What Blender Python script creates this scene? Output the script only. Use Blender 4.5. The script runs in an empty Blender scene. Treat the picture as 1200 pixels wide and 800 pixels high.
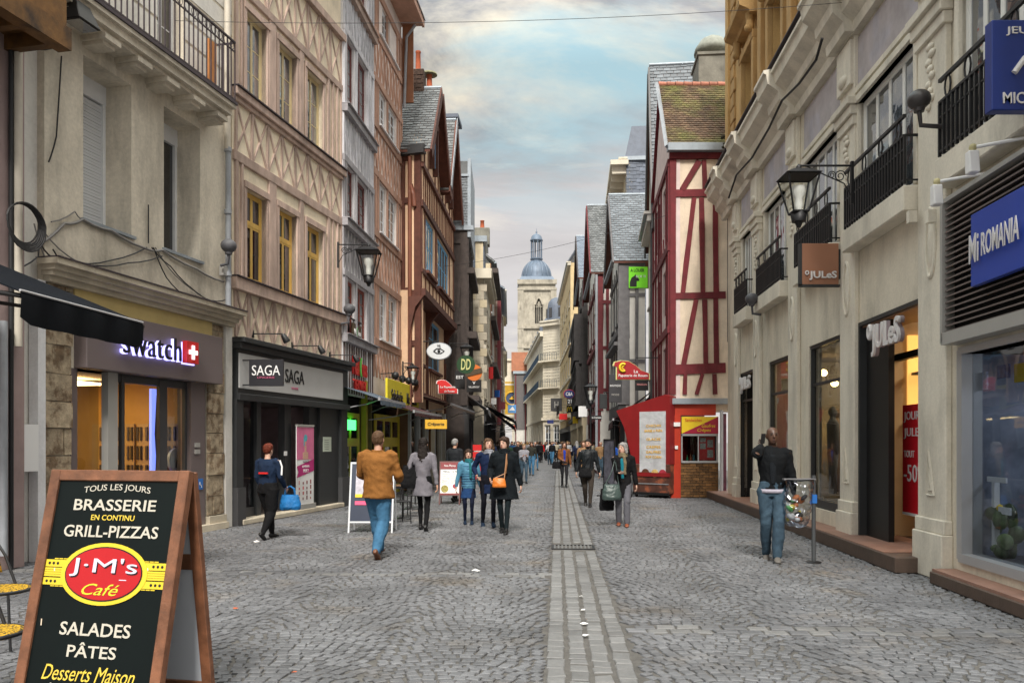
import bpy, bmesh, math, random
from mathutils import Vector, Matrix
random.seed(11)
R = math.radians
SC = bpy.context.scene
COL = SC.collection

# ---------------------------------------------------------------- camera
EYE, FPX, HX, HY = 1.65, 950.0, 600.0, 518.0
cam = bpy.data.cameras.new('camera'); camo = bpy.data.objects.new('camera', cam); COL.objects.link(camo)
camo.location = (0, 0, EYE); camo.rotation_euler = (R(90), 0, 0)
cam.sensor_width = 36; cam.lens = 36*FPX/1200; cam.shift_y = (HY-400)/1200
cam.clip_start = .1; cam.clip_end = 3000
SC.camera = camo
SC.view_settings.view_transform = 'Standard'; SC.view_settings.look = 'None'
SC.view_settings.exposure = 1.55; SC.view_settings.gamma = 1

# ---------------------------------------------------------------- sky and sun
SUN_EL, SUN_AZ = R(46), R(181)          # veiled sun behind the camera
W = bpy.data.worlds.new('World'); SC.world = W; W.use_nodes = True
nt = W.node_tree; nt.nodes.clear()
def wn(t, **k):
    n = nt.nodes.new(t)
    for a, b in k.items(): setattr(n, a, b)
    return n
def wmath(op, a, b=None, c=None, clamp=False):
    n = nt.nodes.new('ShaderNodeMath'); n.operation = op; n.use_clamp = clamp
    for i, v in enumerate((a, b, c)):
        if v is None: continue
        if isinstance(v, (int, float)): n.inputs[i].default_value = v
        else: nt.links.new(v, n.inputs[i])
    return n.outputs[0]
def wmix(f, a, b):
    n = nt.nodes.new('ShaderNodeMix'); n.data_type = 'RGBA'
    for s, v in ((n.inputs[0], f), (n.inputs[6], a), (n.inputs[7], b)):
        if isinstance(v, (int, float)): s.default_value = v
        elif isinstance(v, tuple): s.default_value = (*v, 1)
        else: nt.links.new(v, s)
    return n.outputs[2]
out = wn('ShaderNodeOutputWorld'); bg = wn('ShaderNodeBackground'); bg.inputs[1].default_value = .1
sky = wn('ShaderNodeTexSky', sky_type='NISHITA', sun_disc=False, sun_elevation=SUN_EL, sun_rotation=SUN_AZ)
sky.air_density = 1.0; sky.dust_density = 2.5; sky.ozone_density = 1.0
tc = wn('ShaderNodeTexCoord'); sep = wn('ShaderNodeSeparateXYZ'); nt.links.new(tc.outputs['Generated'], sep.inputs[0])
zz = wmath('ADD', wmath('MAXIMUM', sep.outputs[2], 0.0), .22)
comb = wn('ShaderNodeCombineXYZ')
nt.links.new(wmath('DIVIDE', sep.outputs[0], zz), comb.inputs[0])
nt.links.new(wmath('DIVIDE', sep.outputs[1], zz), comb.inputs[1])
def cloud_noise(scale, off, detail=7, rough=.55, dist=.4, stretch=(1, 1, 1)):
    mp = wn('ShaderNodeMapping'); mp.inputs[1].default_value = off; mp.inputs[3].default_value = stretch
    nt.links.new(comb.outputs[0], mp.inputs[0])
    n = wn('ShaderNodeTexNoise'); n.inputs['Scale'].default_value = scale; n.inputs['Detail'].default_value = detail
    n.inputs['Roughness'].default_value = rough; n.inputs['Distortion'].default_value = dist
    nt.links.new(mp.outputs[0], n.inputs['Vector']); return n.outputs[0]
def wramp(v, stops):
    n = wn('ShaderNodeValToRGB'); cr = n.color_ramp
    while len(cr.elements) > 1: cr.elements.remove(cr.elements[-1])
    for i, (p, c) in enumerate(stops):
        e = cr.elements[0] if i == 0 else cr.elements.new(p)
        e.position = p; e.color = (*c, 1)
    nt.links.new(v, n.inputs[0]); return n.outputs[0]
n1 = cloud_noise(1.15, (5.1, 2.7, 0), 8, .6, .5, (.8, 1.5, 1))
n2 = cloud_noise(2.0, (4.3, 4.6, 0), 8, .62, .5, (.8, 1.5, 1))
n3 = cloud_noise(1.6, (1.3, 9.1, 0), 7, .6, .6, (.8, 1.6, 1))
# a break in the cloud ahead, where the blue-green sky shows
dvec = wn('ShaderNodeVectorMath', operation='DISTANCE'); nt.links.new(tc.outputs['Generated'], dvec.inputs[0])
dvec.inputs[1].default_value = (.055, .93, .365)
hole = wmath('MULTIPLY_ADD', dvec.outputs['Value'], -1.9, .42, clamp=True)
cover = wmath('SUBTRACT', wmath('MULTIPLY_ADD', n1, 2.6, -.62), wmath('MULTIPLY', hole, 1.15))
mask = wramp(cover, [(.2, (0, 0, 0)), (.62, (1, 1, 1))])
low = wmath('MULTIPLY_ADD', sep.outputs[2], -7.5, 2.85, clamp=True)      # 1 near the horizon
mask = wmath('MAXIMUM', wmath('MULTIPLY', mask, .93), wmath('MULTIPLY', low, .92))
cgrey = wmix(wramp(n3, [(.38, (0, 0, 0)), (.62, (1, 1, 1))]), (.95, .94, 1.0), (2.6, 2.5, 2.5))
clit = wmix(wramp(n2, [(.47, (0, 0, 0)), (.62, (1, 1, 1))]), cgrey, (4.3, 3.85, 3.0))
ccol = wmix(wmath('MULTIPLY', low, .72), clit, (3.5, 3.25, 3.2))
skyc = wmix(.85, sky.outputs[0], (2.0, 2.9, 3.05))
fin0 = wmix(mask, skyc, ccol)
# an overcast sky grows brighter towards the zenith
zen = wmath('MULTIPLY_ADD', wmath('MAXIMUM', wmath('SUBTRACT', sep.outputs[2], .42), 0.0), 5.5, .8)
sc_ = wn('ShaderNodeVectorMath', operation='SCALE'); nt.links.new(fin0, sc_.inputs[0]); nt.links.new(zen, sc_.inputs['Scale']); fin = sc_.outputs[0]
nt.links.new(fin, bg.inputs[0]); nt.links.new(bg.outputs[0], out.inputs[0])
sl = bpy.data.lights.new('sun', 'SUN'); sl.energy = 1.5; sl.angle = R(10); sl.color = (1, .95, .87)
so = bpy.data.objects.new('sun', sl); COL.objects.link(so)
so.rotation_euler = (R(90)-SUN_EL, 0, -SUN_AZ+R(180)) if False else Vector((math.sin(SUN_AZ)*math.cos(SUN_EL), math.cos(SUN_AZ)*math.cos(SUN_EL), math.sin(SUN_EL))).to_track_quat('Z', 'Y').to_euler()

# ---------------------------------------------------------------- projection helpers (photo pixel + distance -> place)
def PX(px, Y): return (px-HX)/FPX*Y
def PZ(py, Y): return EYE+(HY-py)/FPX*Y
def GY(py): return FPX*EYE/(py-HY)
def SCL(Y): return FPX/Y

# ---------------------------------------------------------------- materials
MC = {}
def _n(nt, t, **k):
    n = nt.nodes.new(t)
    for a, b in k.items(): setattr(n, a, b)
    return n
def mat(name, rgb, rough=.8, var=.12, scale=3.0, bump=.15, bscale=None, metal=0, stain=0.0, streak=False, rnd=0.0,
        island=0.0, rgb2=None, mix2=(.5, .62), s2=1.2, spec=.5, emit=None, estr=0.0, coord='pos', fine=0.0, coat=0.0):
    if name in MC: return MC[name]
    m = bpy.data.materials.new(name); m.use_nodes = True; MC[name] = m
    nt = m.node_tree; b = nt.nodes['Principled BSDF']; L = nt.links.new
    b.inputs['Roughness'].default_value = rough; b.inputs['Metallic'].default_value = metal
    b.inputs['Specular IOR Level'].default_value = spec
    if coat: b.inputs['Coat Weight'].default_value = coat
    if coord == 'pos': src = _n(nt, 'ShaderNodeNewGeometry').outputs['Position']
    else: src = _n(nt, 'ShaderNodeTexCoord').outputs['Object']
    def noise(sc, det=5, strz=1.0, rg=.6):
        mp = _n(nt, 'ShaderNodeMapping'); mp.inputs[3].default_value = (1, 1, strz); L(src, mp.inputs[0])
        n = _n(nt, 'ShaderNodeTexNoise'); n.inputs['Scale'].default_value = sc; n.inputs['Detail'].default_value = det
        n.inputs['Roughness'].default_value = rg; L(mp.outputs[0], n.inputs['Vector']); return n.outputs[0]
    def rng(v, a, b_, c, d):
        n = _n(nt, 'ShaderNodeMapRange'); n.inputs[1].default_value = a; n.inputs[2].default_value = b_
        n.inputs[3].default_value = c; n.inputs[4].default_value = d; L(v, n.inputs[0]); return n.outputs[0]
    def mul(c, f):
        n = _n(nt, 'ShaderNodeVectorMath', operation='SCALE'); L(c, n.inputs[0]); L(f, n.inputs['Scale']); return n.outputs[0]
    base = _n(nt, 'ShaderNodeRGB'); base.outputs[0].default_value = (*rgb, 1); c = base.outputs[0]
    if rgb2:
        mx = _n(nt, 'ShaderNodeMix', data_type='RGBA'); L(rng(noise(s2, 6), mix2[0], mix2[1], 0, 1), mx.inputs[0])
        L(c, mx.inputs[6]); mx.inputs[7].default_value = (*rgb2, 1); c = mx.outputs[2]
    if var: c = mul(c, rng(noise(scale, 6, .35 if streak else 1), .3, .7, 1-var, 1+var))
    if fine: c = mul(c, rng(noise(scale*14, 3), .3, .7, 1-fine, 1+fine))
    if stain: c = mul(c, rng(noise(1.1, 8, .3, .68), .48, .72, 1, 1-stain))
    if rnd:
        oi = _n(nt, 'ShaderNodeObjectInfo'); c = mul(c, rng(oi.outputs['Random'], 0, 1, 1-rnd, 1+rnd))
    if island:
        gi = _n(nt, 'ShaderNodeNewGeometry'); c = mul(c, rng(gi.outputs['Random Per Island'], 0, 1, 1-island, 1+island))
    L(c, b.inputs['Base Color'])
    if bump:
        bp = _n(nt, 'ShaderNodeBump'); bp.inputs['Strength'].default_value = bump; bp.inputs['Distance'].default_value = .02
        L(noise(bscale or scale*6, 6), bp.inputs['Height']); L(bp.outputs[0], b.inputs['Normal'])
    if emit:
        b.inputs['Emission Color'].default_value = (*emit, 1); b.inputs['Emission Strength'].default_value = estr
    return m
def emis(name, rgb, s):
    return mat(name, tuple(min(.8, x) for x in rgb), .6, 0, bump=0, emit=rgb, estr=s)
def glass(name, tint=(.55, .6, .62), dark=None, rough=.02, wav=.01, ior=1.5):
    """window glass: clear panes let the room behind show, dark= gives an unlit room behind old uneven glass"""
    if name in MC: return MC[name]
    m = bpy.data.materials.new(name); m.use_nodes = True; MC[name] = m
    nt = m.node_tree; L = nt.links.new; b = nt.nodes['Principled BSDF']
    pos = _n(nt, 'ShaderNodeNewGeometry').outputs['Position']
    n = _n(nt, 'ShaderNodeTexNoise'); n.inputs['Scale'].default_value = 1.7; n.inputs['Detail'].default_value = 2; L(pos, n.inputs['Vector'])
    bp = _n(nt, 'ShaderNodeBump'); bp.inputs['Strength'].default_value = wav; bp.inputs['Distance'].default_value = .2; L(n.outputs[0], bp.inputs['Height'])
    if dark is not None:
        b.inputs['Base Color'].default_value = (*dark, 1); b.inputs['Roughness'].default_value = rough
        b.inputs['Specular IOR Level'].default_value = .5; b.inputs['IOR'].default_value = 2.0 if sum(dark) < .1 else 3.2
        L(bp.outputs[0], b.inputs['Normal'])
    else:
        o = nt.nodes['Material Output']
        tr = _n(nt, 'ShaderNodeBsdfTransparent'); tr.inputs[0].default_value = (*tint, 1)
        gl = _n(nt, 'ShaderNodeBsdfGlossy'); gl.inputs['Roughness'].default_value = rough; L(bp.outputs[0], gl.inputs['Normal'])
        fr = _n(nt, 'ShaderNodeFresnel'); fr.inputs['IOR'].default_value = ior; L(bp.outputs[0], fr.inputs['Normal'])
        gb = _n(nt, 'ShaderNodeNewGeometry'); inv = _n(nt, 'ShaderNodeMath', operation='SUBTRACT'); inv.inputs[0].default_value = 1; L(gb.outputs['Backfacing'], inv.inputs[1])
        ml = _n(nt, 'ShaderNodeMath', operation='MULTIPLY'); L(fr.outputs[0], ml.inputs[0]); L(inv.outputs[0], ml.inputs[1])
        mx = _n(nt, 'ShaderNodeMixShader'); L(ml.outputs[0], mx.inputs[0]); L(tr.outputs[0], mx.inputs[1]); L(gl.outputs[0], mx.inputs[2])
        L(mx.outputs[0], o.inputs['Surface'])
    return m

# ---------------------------------------------------------------- object helpers
def tag(o, label=None, cat=None, group=None, kind=None):
    if label: o['label'] = label
    if cat: o['category'] = cat
    if group: o['group'] = group
    if kind: o['kind'] = kind
    return o
def empty(name, loc=(0, 0, 0), rz=0.0, label=None, cat=None, group=None):
    o = bpy.data.objects.new(name, None); COL.objects.link(o); o.empty_display_size = .2
    o.location = loc; o.rotation_euler = (0, 0, rz); tag(o, label, cat, group); return o
def add(name, me, m=None, parent=None, loc=None, rot=None):
    o = bpy.data.objects.new(name, me); COL.objects.link(o)
    if m is not None and not me.materials: me.materials.append(m)
    if parent: o.parent = parent
    if loc is not None: o.location = loc
    if rot is not None: o.rotation_euler = rot
    return o
class MB:
    def __init__(s): s.v = []; s.f = []; s.mi = []; s.sm = []; s.cm = 0
    def add(s, vs, fs, smooth=False):
        k = len(s.v); s.v += [tuple(p) for p in vs]
        for f in fs: s.f.append([i+k for i in f]); s.mi.append(s.cm); s.sm.append(smooth)
        return s
    def box(s, x0, x1, y0, y1, z0, z1):
        if x0 > x1: x0, x1 = x1, x0
        if y0 > y1: y0, y1 = y1, y0
        if z0 > z1: z0, z1 = z1, z0
        return s.add([(x0, y0, z0), (x1, y0, z0), (x1, y1, z0), (x0, y1, z0), (x0, y0, z1), (x1, y0, z1), (x1, y1, z1), (x0, y1, z1)],
                     [(0, 3, 2, 1), (4, 5, 6, 7), (0, 1, 5, 4), (1, 2, 6, 5), (2, 3, 7, 6), (3, 0, 4, 7)])
    def hexa(s, p):      # 8 points: bottom 4 then top 4
        return s.add(p, [(0, 3, 2, 1), (4, 5, 6, 7), (0, 1, 5, 4), (1, 2, 6, 5), (2, 3, 7, 6), (3, 0, 4, 7)])
    def prism(s, poly, ax, a0, a1):
        """poly in the two other axes, extruded along axis ax from a0 to a1"""
        n = len(poly)
        def mk(p, a):
            if ax == 0: return (a, p[0], p[1])
            if ax == 1: return (p[0], a, p[1])
            return (p[0], p[1], a)
        vs = [mk(p, a0) for p in poly]+[mk(p, a1) for p in poly]
        return s.add(vs, [list(range(n))[::-1], list(range(n, 2*n))]+[(i, (i+1) % n, n+(i+1) % n, n+i) for i in range(n)])
    def tube(s, pts, r, n=6, cap=True):
        pts = [Vector(p) for p in pts]; k = len(pts); rr = r if isinstance(r, (list, tuple)) else [r]*k
        vs = []; up = None
        for i, p in enumerate(pts):
            d = (pts[min(i+1, k-1)]-pts[max(i-1, 0)])
            if d.length < 1e-9: d = Vector((0, 0, 1))
            d.normalize()
            if up is None:
                a = Vector((0, 0, 1)) if abs(d.z) < .9 else Vector((1, 0, 0)); x = d.cross(a).normalized()
            else: x = (up-d*up.dot(d)).normalized()
            up = x; y = d.cross(x)
            for j in range(n):
                t = 2*math.pi*j/n; vs.append(p+(x*math.cos(t)+y*math.sin(t))*rr[i])
        fs = [(i*n+j, i*n+(j+1) % n, (i+1)*n+(j+1) % n, (i+1)*n+j) for i in range(k-1) for j in range(n)]
        s.add(vs, fs, n > 5)
        if cap: s.add([vs[j] for j in range(n)], [list(range(n))[::-1]]); s.add(vs[-n:], [list(range(n))])
        return s
    def lathe(s, prof, c=(0, 0, 0), n=12, smooth=True, a0=0.0):
        vs = []
        for r, z in prof:
            for j in range(n):
                t = a0+2*math.pi*j/n; vs.append((c[0]+r*math.cos(t), c[1]+r*math.sin(t), c[2]+z))
        k = len(prof)
        fs = [(i*n+j, i*n+(j+1) % n, (i+1)*n+(j+1) % n, (i+1)*n+j) for i in range(k-1) for j in range(n)]
        s.add(vs, fs, smooth); s.add(vs[:n], [list(range(n))[::-1]]); s.add(vs[-n:], [list(range(n))]); return s
    def ell(s, c, r, n=12, m=8, rot=None):
        vs = []; fs = []
        for i in range(m+1):
            a = math.pi*i/m
            for j in range(n):
                b = 2*math.pi*j/n; p = Vector((r[0]*math.sin(a)*math.cos(b), r[1]*math.sin(a)*math.sin(b), -r[2]*math.cos(a)))
                if rot is not None: p = rot @ p
                vs.append(p+Vector(c))
        for i in range(m):
            for j in range(n): fs.append((i*n+j, i*n+(j+1) % n, (i+1)*n+(j+1) % n, (i+1)*n+j))
        return s.add(vs, fs, True)
    def loft(s, rings, n=10):
        """rings: (centre, rx, ry, xdir, ydir)"""
        vs = []
        for c, rx, ry, xd, yd in rings:
            for j in range(n):
                t = 2*math.pi*j/n; vs.append(Vector(c)+Vector(xd)*(rx*math.cos(t))+Vector(yd)*(ry*math.sin(t)))
        k = len(rings)
        fs = [(i*n+j, i*n+(j+1) % n, (i+1)*n+(j+1) % n, (i+1)*n+j) for i in range(k-1) for j in range(n)]
        fs += [list(range(n))[::-1], list(range((k-1)*n, k*n))]
        return s.add(vs, fs, True)
    def mesh(s, name, m=None, recalc=True, merge=False):
        me = bpy.data.meshes.new(name); me.from_pydata(s.v, [], s.f); me.update()
        if m is not None:
            for x in (m if isinstance(m, (list, tuple)) else [m]): me.materials.append(x)
        me.polygons.foreach_set('material_index', s.mi); me.polygons.foreach_set('use_smooth', s.sm)
        if recalc:
            b = bmesh.new(); b.from_mesh(me)
            if merge: bmesh.ops.remove_doubles(b, verts=b.verts, dist=1e-5)
            bmesh.ops.recalc_face_normals(b, faces=b.faces); b.to_mesh(me); b.free()
        return me
    def build(s, name, m=None, parent=None, loc=None, rot=None, bevel=0, **k):
        o = add(name, s.mesh(name, m, **k), None, parent, loc, rot)
        if bevel:
            md = o.modifiers.new('bevel', 'BEVEL'); md.width = bevel; md.segments = 1; md.limit_method = 'ANGLE'
        return o
UNIT = None
def unit_box():
    global UNIT
    if UNIT is None: UNIT = MB().box(-.5, .5, -.5, .5, -.5, .5).mesh('piece')
    return UNIT
BOXM = {}
def piece(name, m, parent, loc, size, rot=(0, 0, 0)):
    """one block of its own, sharing a bevelled unit mesh per material"""
    me = BOXM.get(m.name)
    if me is None:
        b = bmesh.new(); bmesh.ops.create_cube(b, size=1); me = bpy.data.meshes.new('block'); b.to_mesh(me); b.free()
        me.materials.append(m); BOXM[m.name] = me
    o = add(name, me, None, parent, loc, rot); o.scale = size; return o

TS = bpy.data.scenes.new('workbench')
def evaluate(o):
    """mesh of an object with its modifiers, worked out in a small scene of its own and then removed"""
    TS.collection.objects.link(o)
    with bpy.context.temp_override(scene=TS, view_layer=TS.view_layers[0]): dg = bpy.context.evaluated_depsgraph_get(); dg.update()
    me = bpy.data.meshes.new_from_object(o.evaluated_get(dg)); TS.collection.objects.unlink(o); bpy.data.objects.remove(o); return me
def text_mesh(s, size=1.0, bold=0.0, depth=.01, shear=0.0, width=1.0, align='CENTER', spacing=1.0):
    cu = bpy.data.curves.new('t', 'FONT'); cu.body = s; cu.size = size; cu.extrude = depth/2; cu.offset = bold
    cu.shear = shear; cu.align_x = align; cu.align_y = 'CENTER'; cu.space_character = spacing; cu.resolution_u = 3
    me = evaluate(bpy.data.objects.new('t', cu)); bpy.data.curves.remove(cu)
    me.materials.clear()
    if width != 1.0:
        for v in me.vertices: v.co.x *= width
    return me
def fit_text(s, w, h, bold=0.0, depth=.01, shear=0.0, spacing=1.0):
    """lettering scaled to w x h, lying in x (width) and z (height), facing -y"""
    me = text_mesh(s, 1.0, bold, 1.0, shear, spacing=spacing)
    xs = [v.co.x for v in me.vertices]; ys = [v.co.y for v in me.vertices]
    x0, x1, y0, y1 = min(xs), max(xs), min(ys), max(ys)
    for v in me.vertices:
        x = (v.co.x-(x0+x1)/2)/(x1-x0)*w; z = (v.co.y-(y0+y1)/2)/(y1-y0)*h; y = -v.co.z*depth
        v.co = (x, y, z)
    return me

# ---------------------------------------------------------------- facade frame: x runs along the wall, outward is sg*y, z up
class Fac:
    def __init__(s, A, B, side, name=None, label=None, cat='building', raw=False, base=None, group=None):
        """A, B = (photo px, distance) of the wall's two ends, or raw world xy; side -1: the outside is to the right of A->B.
        base = another Fac: a second wall plane of the same building"""
        a = Vector(A) if raw else Vector((PX(*A), A[1])); b = Vector(B) if raw else Vector((PX(*B), B[1]))
        s.A = a; s.L = (b-a).length; s.d = (b-a)/s.L; s.sg = side; s.ang = math.atan2(s.d.y, s.d.x)
        s.perp = Vector((-s.d.y, s.d.x))*side; s.base = base
        s.root = base.root if base else (empty(name, (a.x, a.y, 0), s.ang, label, cat, group) if name else None)
        s.rel = s.ang-(base.ang if base else s.ang)
    def u(s, px, o=0.0):
        k = (px-HX)/FPX; A = s.A+s.perp*o
        return (k*A.y-A.x)/(s.d.x-k*s.d.y)
    def Yat(s, u, o=0.0): return s.A.y+s.d.y*u+s.perp.y*o
    def z(s, px, py, o=0.0): return PZ(py, s.Yat(s.u(px, o), o))
    def uz(s, px, py, o=0.0): return s.u(px, o), s.z(px, py, o)
    def w(s, u, o, z):
        p = s.A+s.d*u+s.perp*o; return Vector((p.x, p.y, z))
    def p(s, u, o, z):
        if s.base is None: return (u, s.sg*o, z)
        return tuple(W2L(s.base, s.w(u, o, z)))
    def box(s, mb, u0, u1, o0, o1, z0, z1):
        if s.base is None: return mb.box(u0, u1, s.sg*o0, s.sg*o1, z0, z1)
        P = s.p; return mb.hexa([P(u0, o0, z0), P(u1, o0, z0), P(u1, o1, z0), P(u0, o1, z0), P(u0, o0, z1), P(u1, o0, z1), P(u1, o1, z1), P(u0, o1, z1)])
    def b1(s, name, m, u0, u1, o0, o1, z0, z1, bevel=0, parent=None):
        if name == 'timber': o1 += random.uniform(0, .01)
        mb = MB(); s.box(mb, u0, u1, o0, o1, z0, z1); return mb.build(name, m, parent or s.root, bevel=bevel)
    def face_rot(s):
        return (0, 0, s.rel+(0 if s.sg < 0 else math.pi))
    def text(s, txt, m, uc, o, zc, w, h, bold=.02, depth=.02, shear=0.0, name='lettering', parent=None, spacing=1.0):
        me = fit_text(txt, w, h, bold, depth, shear, spacing)
        return add(name, me, m, parent or s.root, s.p(uc, o, zc), s.face_rot())
    def sub(s, name, u, o, z, label, cat, group=None):
        """a thing of its own standing at or hanging from this wall: an Empty in world space, x along the wall, -y to the street"""
        w = s.w(u, o, z); e = empty(name, w, s.ang+(0 if s.sg < 0 else math.pi), label, cat, group); return e

def wall_mb(F, u0, u1, z0, z1, t, holes=(), o=0.0, top=None, mb=None):
    """wall slab with real openings: outer face at outward offset o, thickness t; top(u)->z optional sloping top"""
    mb = mb or MB()
    us = sorted(set([u0, u1]+[h[0] for h in holes]+[h[1] for h in holes])); us = [u for u in us if u0-1e-6 <= u <= u1+1e-6]
    zs = sorted(set([z0, z1]+[h[2] for h in holes]+[h[3] for h in holes])); zs = [z for z in zs if z0-1e-6 <= z <= z1+1e-6]
    def solid(i, j):
        if i < 0 or j < 0 or i >= len(us)-1 or j >= len(zs)-1: return False
        uc = (us[i]+us[i+1])/2; zc = (zs[j]+zs[j+1])/2
        return not any(h[0] < uc < h[1] and h[2] < zc < h[3] for h in holes)
    P = F.p; a, b = o, o-t
    for i in range(len(us)-1):
        for j in range(len(zs)-1):
            if not solid(i, j): continue
            x0, x1, y0, y1 = us[i], us[i+1], zs[j], zs[j+1]
            mb.add([P(x0, a, y0), P(x1, a, y0), P(x1, a, y1), P(x0, a, y1)], [(0, 1, 2, 3)])
            mb.add([P(x0, b, y0), P(x1, b, y0), P(x1, b, y1), P(x0, b, y1)], [(3, 2, 1, 0)])
            if not solid(i-1, j): mb.add([P(x0, a, y0), P(x0, b, y0), P(x0, b, y1), P(x0, a, y1)], [(0, 1, 2, 3)])
            if not solid(i+1, j): mb.add([P(x1, a, y0), P(x1, b, y0), P(x1, b, y1), P(x1, a, y1)], [(0, 1, 2, 3)])
            if not solid(i, j-1): mb.add([P(x0, a, y0), P(x1, a, y0), P(x1, b, y0), P(x0, b, y0)], [(0, 1, 2, 3)])
            if not solid(i, j+1): mb.add([P(x0, a, y1), P(x1, a, y1), P(x1, b, y1), P(x0, b, y1)], [(0, 1, 2, 3)])
    return mb

def window(F, u0, u1, z0, z1, fm, gm, inset=.12, casem=2, rows=3, bar=.022, fr=.05, trans=None, name='window', o=0.0, panes=True, cols=1, dep=.05, label=None):
    """casement window: outer frame, meeting stiles, glazing bars; every pane a mesh of its own"""
    mb = MB(); a = o-inset; b = a-dep
    bx = lambda x0, x1, y0, y1, e=0.0: F.box(mb, x0, x1, a-e, b, y0, y1)
    bx(u0, u0+fr, z0, z1); bx(u1-fr, u1, z0, z1); bx(u0+fr, u1-fr, z0, z0+fr); bx(u0+fr, u1-fr, z1-fr, z1)
    iu0, iu1, iz0, iz1 = u0+fr, u1-fr, z0+fr, z1-fr
    bands = [(iz0, iz1, rows)]
    if trans:                                  # (fraction from the bottom, rows above)
        zt = iz0+(iz1-iz0)*trans[0]; bx(iu0, iu1, zt-fr*.6, zt+fr*.6); bands = [(iz0, zt-fr*.6, rows), (zt+fr*.6, iz1, trans[1])]
    cw = (iu1-iu0)/casem; pan = []
    for (c0, c1, rw) in bands:
        for c in range(casem):
            x0, x1 = iu0+c*cw, iu0+(c+1)*cw; st = fr*.75
            bx(x0, x0+st, c0, c1, .008); bx(x1-st, x1, c0, c1, .008); bx(x0+st, x1-st, c0, c0+st, .008); bx(x0+st, x1-st, c1-st, c1, .008)
            g0, g1, h0, h1 = x0+st, x1-st, c0+st, c1-st
            pw = (g1-g0)/cols; ph = (h1-h0)/rw
            for k in range(1, cols): bx(g0+k*pw-bar/2, g0+k*pw+bar/2, h0, h1, .012)
            for k in range(1, rw): bx(g0, g1, h0+k*ph-bar/2, h0+k*ph+bar/2, .016)
            for i in range(cols):
                for j in range(rw): pan.append((g0+i*pw, g0+(i+1)*pw, h0+j*ph, h0+(j+1)*ph))
    w = mb.build(name, fm, F.root)
    if label: w['label'] = label
    gy = (a+b)/2
    if panes and len(pan) <= 24:
        for (x0, x1, y0, y1) in pan: q = MB(); F.box(q, x0, x1, gy-.004, gy+.004, y0, y1); q.build('pane', gm, w)
    else:
        q = MB()
        for (x0, x1, y0, y1) in pan: F.box(q, x0, x1, gy-.004, gy+.004, y0, y1)
        tag(q.build('panes', gm, w), kind='stuff')
    return w

def beam(F, u0, z0, u1, z1, wd, m, o=0.0, proud=.03, name='timber', mb=None, wob=.012):
    """timber lying in the wall plane between two points, slightly irregular"""
    proud += random.uniform(0, .012)
    d = Vector((u1-u0, z1-z0)); L = d.length
    if L < 1e-4: return
    d /= L; n = Vector((-d.y, d.x)); own = mb is None; q = mb or MB()
    k = max(1, min(4, int(L/.8))) if own else 1; ring = []
    for i in range(k+1):
        t = i/k; c = Vector((u0, z0)).lerp(Vector((u1, z1)), t); hw = wd/2*(1+random.uniform(-.12, .12)); c += n*random.uniform(-wob, wob)
        a, b = c-n*hw, c+n*hw
        ring.append([F.p(a.x, o-.02, a.y), F.p(b.x, o-.02, b.y), F.p(b.x-n.x*.008, o+proud, b.y-n.y*.008), F.p(a.x+n.x*.008, o+proud, a.y+n.y*.008)])
    vs = [p for r in ring for p in r]; fs = [(0, 1, 2, 3), tuple(4*k+j for j in (3, 2, 1, 0))]
    for i in range(k):
        for j in range(4): fs.append((4*i+j, 4*i+(j+1) % 4, 4*i+4+(j+1) % 4, 4*i+4+j))
    q.add(vs, fs)
    return q.build(name, m, F.root) if own else None

def tiles(quad, nrow, ncol, m, parent, th=.02, name='slates', lap=1.35, jit=.17, stuff=True, out=None):
    """real overlapping slates over a quad (bottom-left, bottom-right, top-right, top-left; in parent space)"""
    bl, br, tr, tl = [Vector(q) for q in quad]; nrm = (br-bl).cross(tl-bl).normalized(); q = MB()
    if (nrm.dot(Vector(out)) < 0) if out else nrm.z < 0: nrm = -nrm
    for r in range(nrow):
        t0 = r/nrow; t1 = min(1, (r+lap)/nrow); off = .5*(r % 2)
        for c in range(-1, ncol+1):
            a0 = max(0, min(1, (c+off+.03)/ncol)); a1 = max(0, min(1, (c+off+.97)/ncol))
            if a1-a0 < .004: continue
            j = random.uniform(-jit, jit)/nrow if r else 0
            tb = max(0, t0+j); p = lambda a, t: (bl.lerp(br, a)).lerp(tl.lerp(tr, a), t)
            up = th*random.uniform(.8, 1.3)
            A, B, C, D = p(a0, tb)+nrm*(th+up*.6), p(a1, tb)+nrm*(th+up*.6), p(a1, t1)+nrm*.004, p(a0, t1)+nrm*.004
            q.add([A, B, C, D, p(a0, tb), p(a1, tb)], [(0, 1, 2, 3), (0, 4, 5, 1)])
    o = q.build(name, m, parent, recalc=False)
    if stuff: tag(o, kind='stuff')
    return o
def W2L(F, v):
    """world -> facade root space"""
    p = Vector((v[0], v[1]))-F.A; return Vector((p.dot(F.d), p.dot(Vector((-F.d.y, F.d.x))), v[2]))

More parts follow.
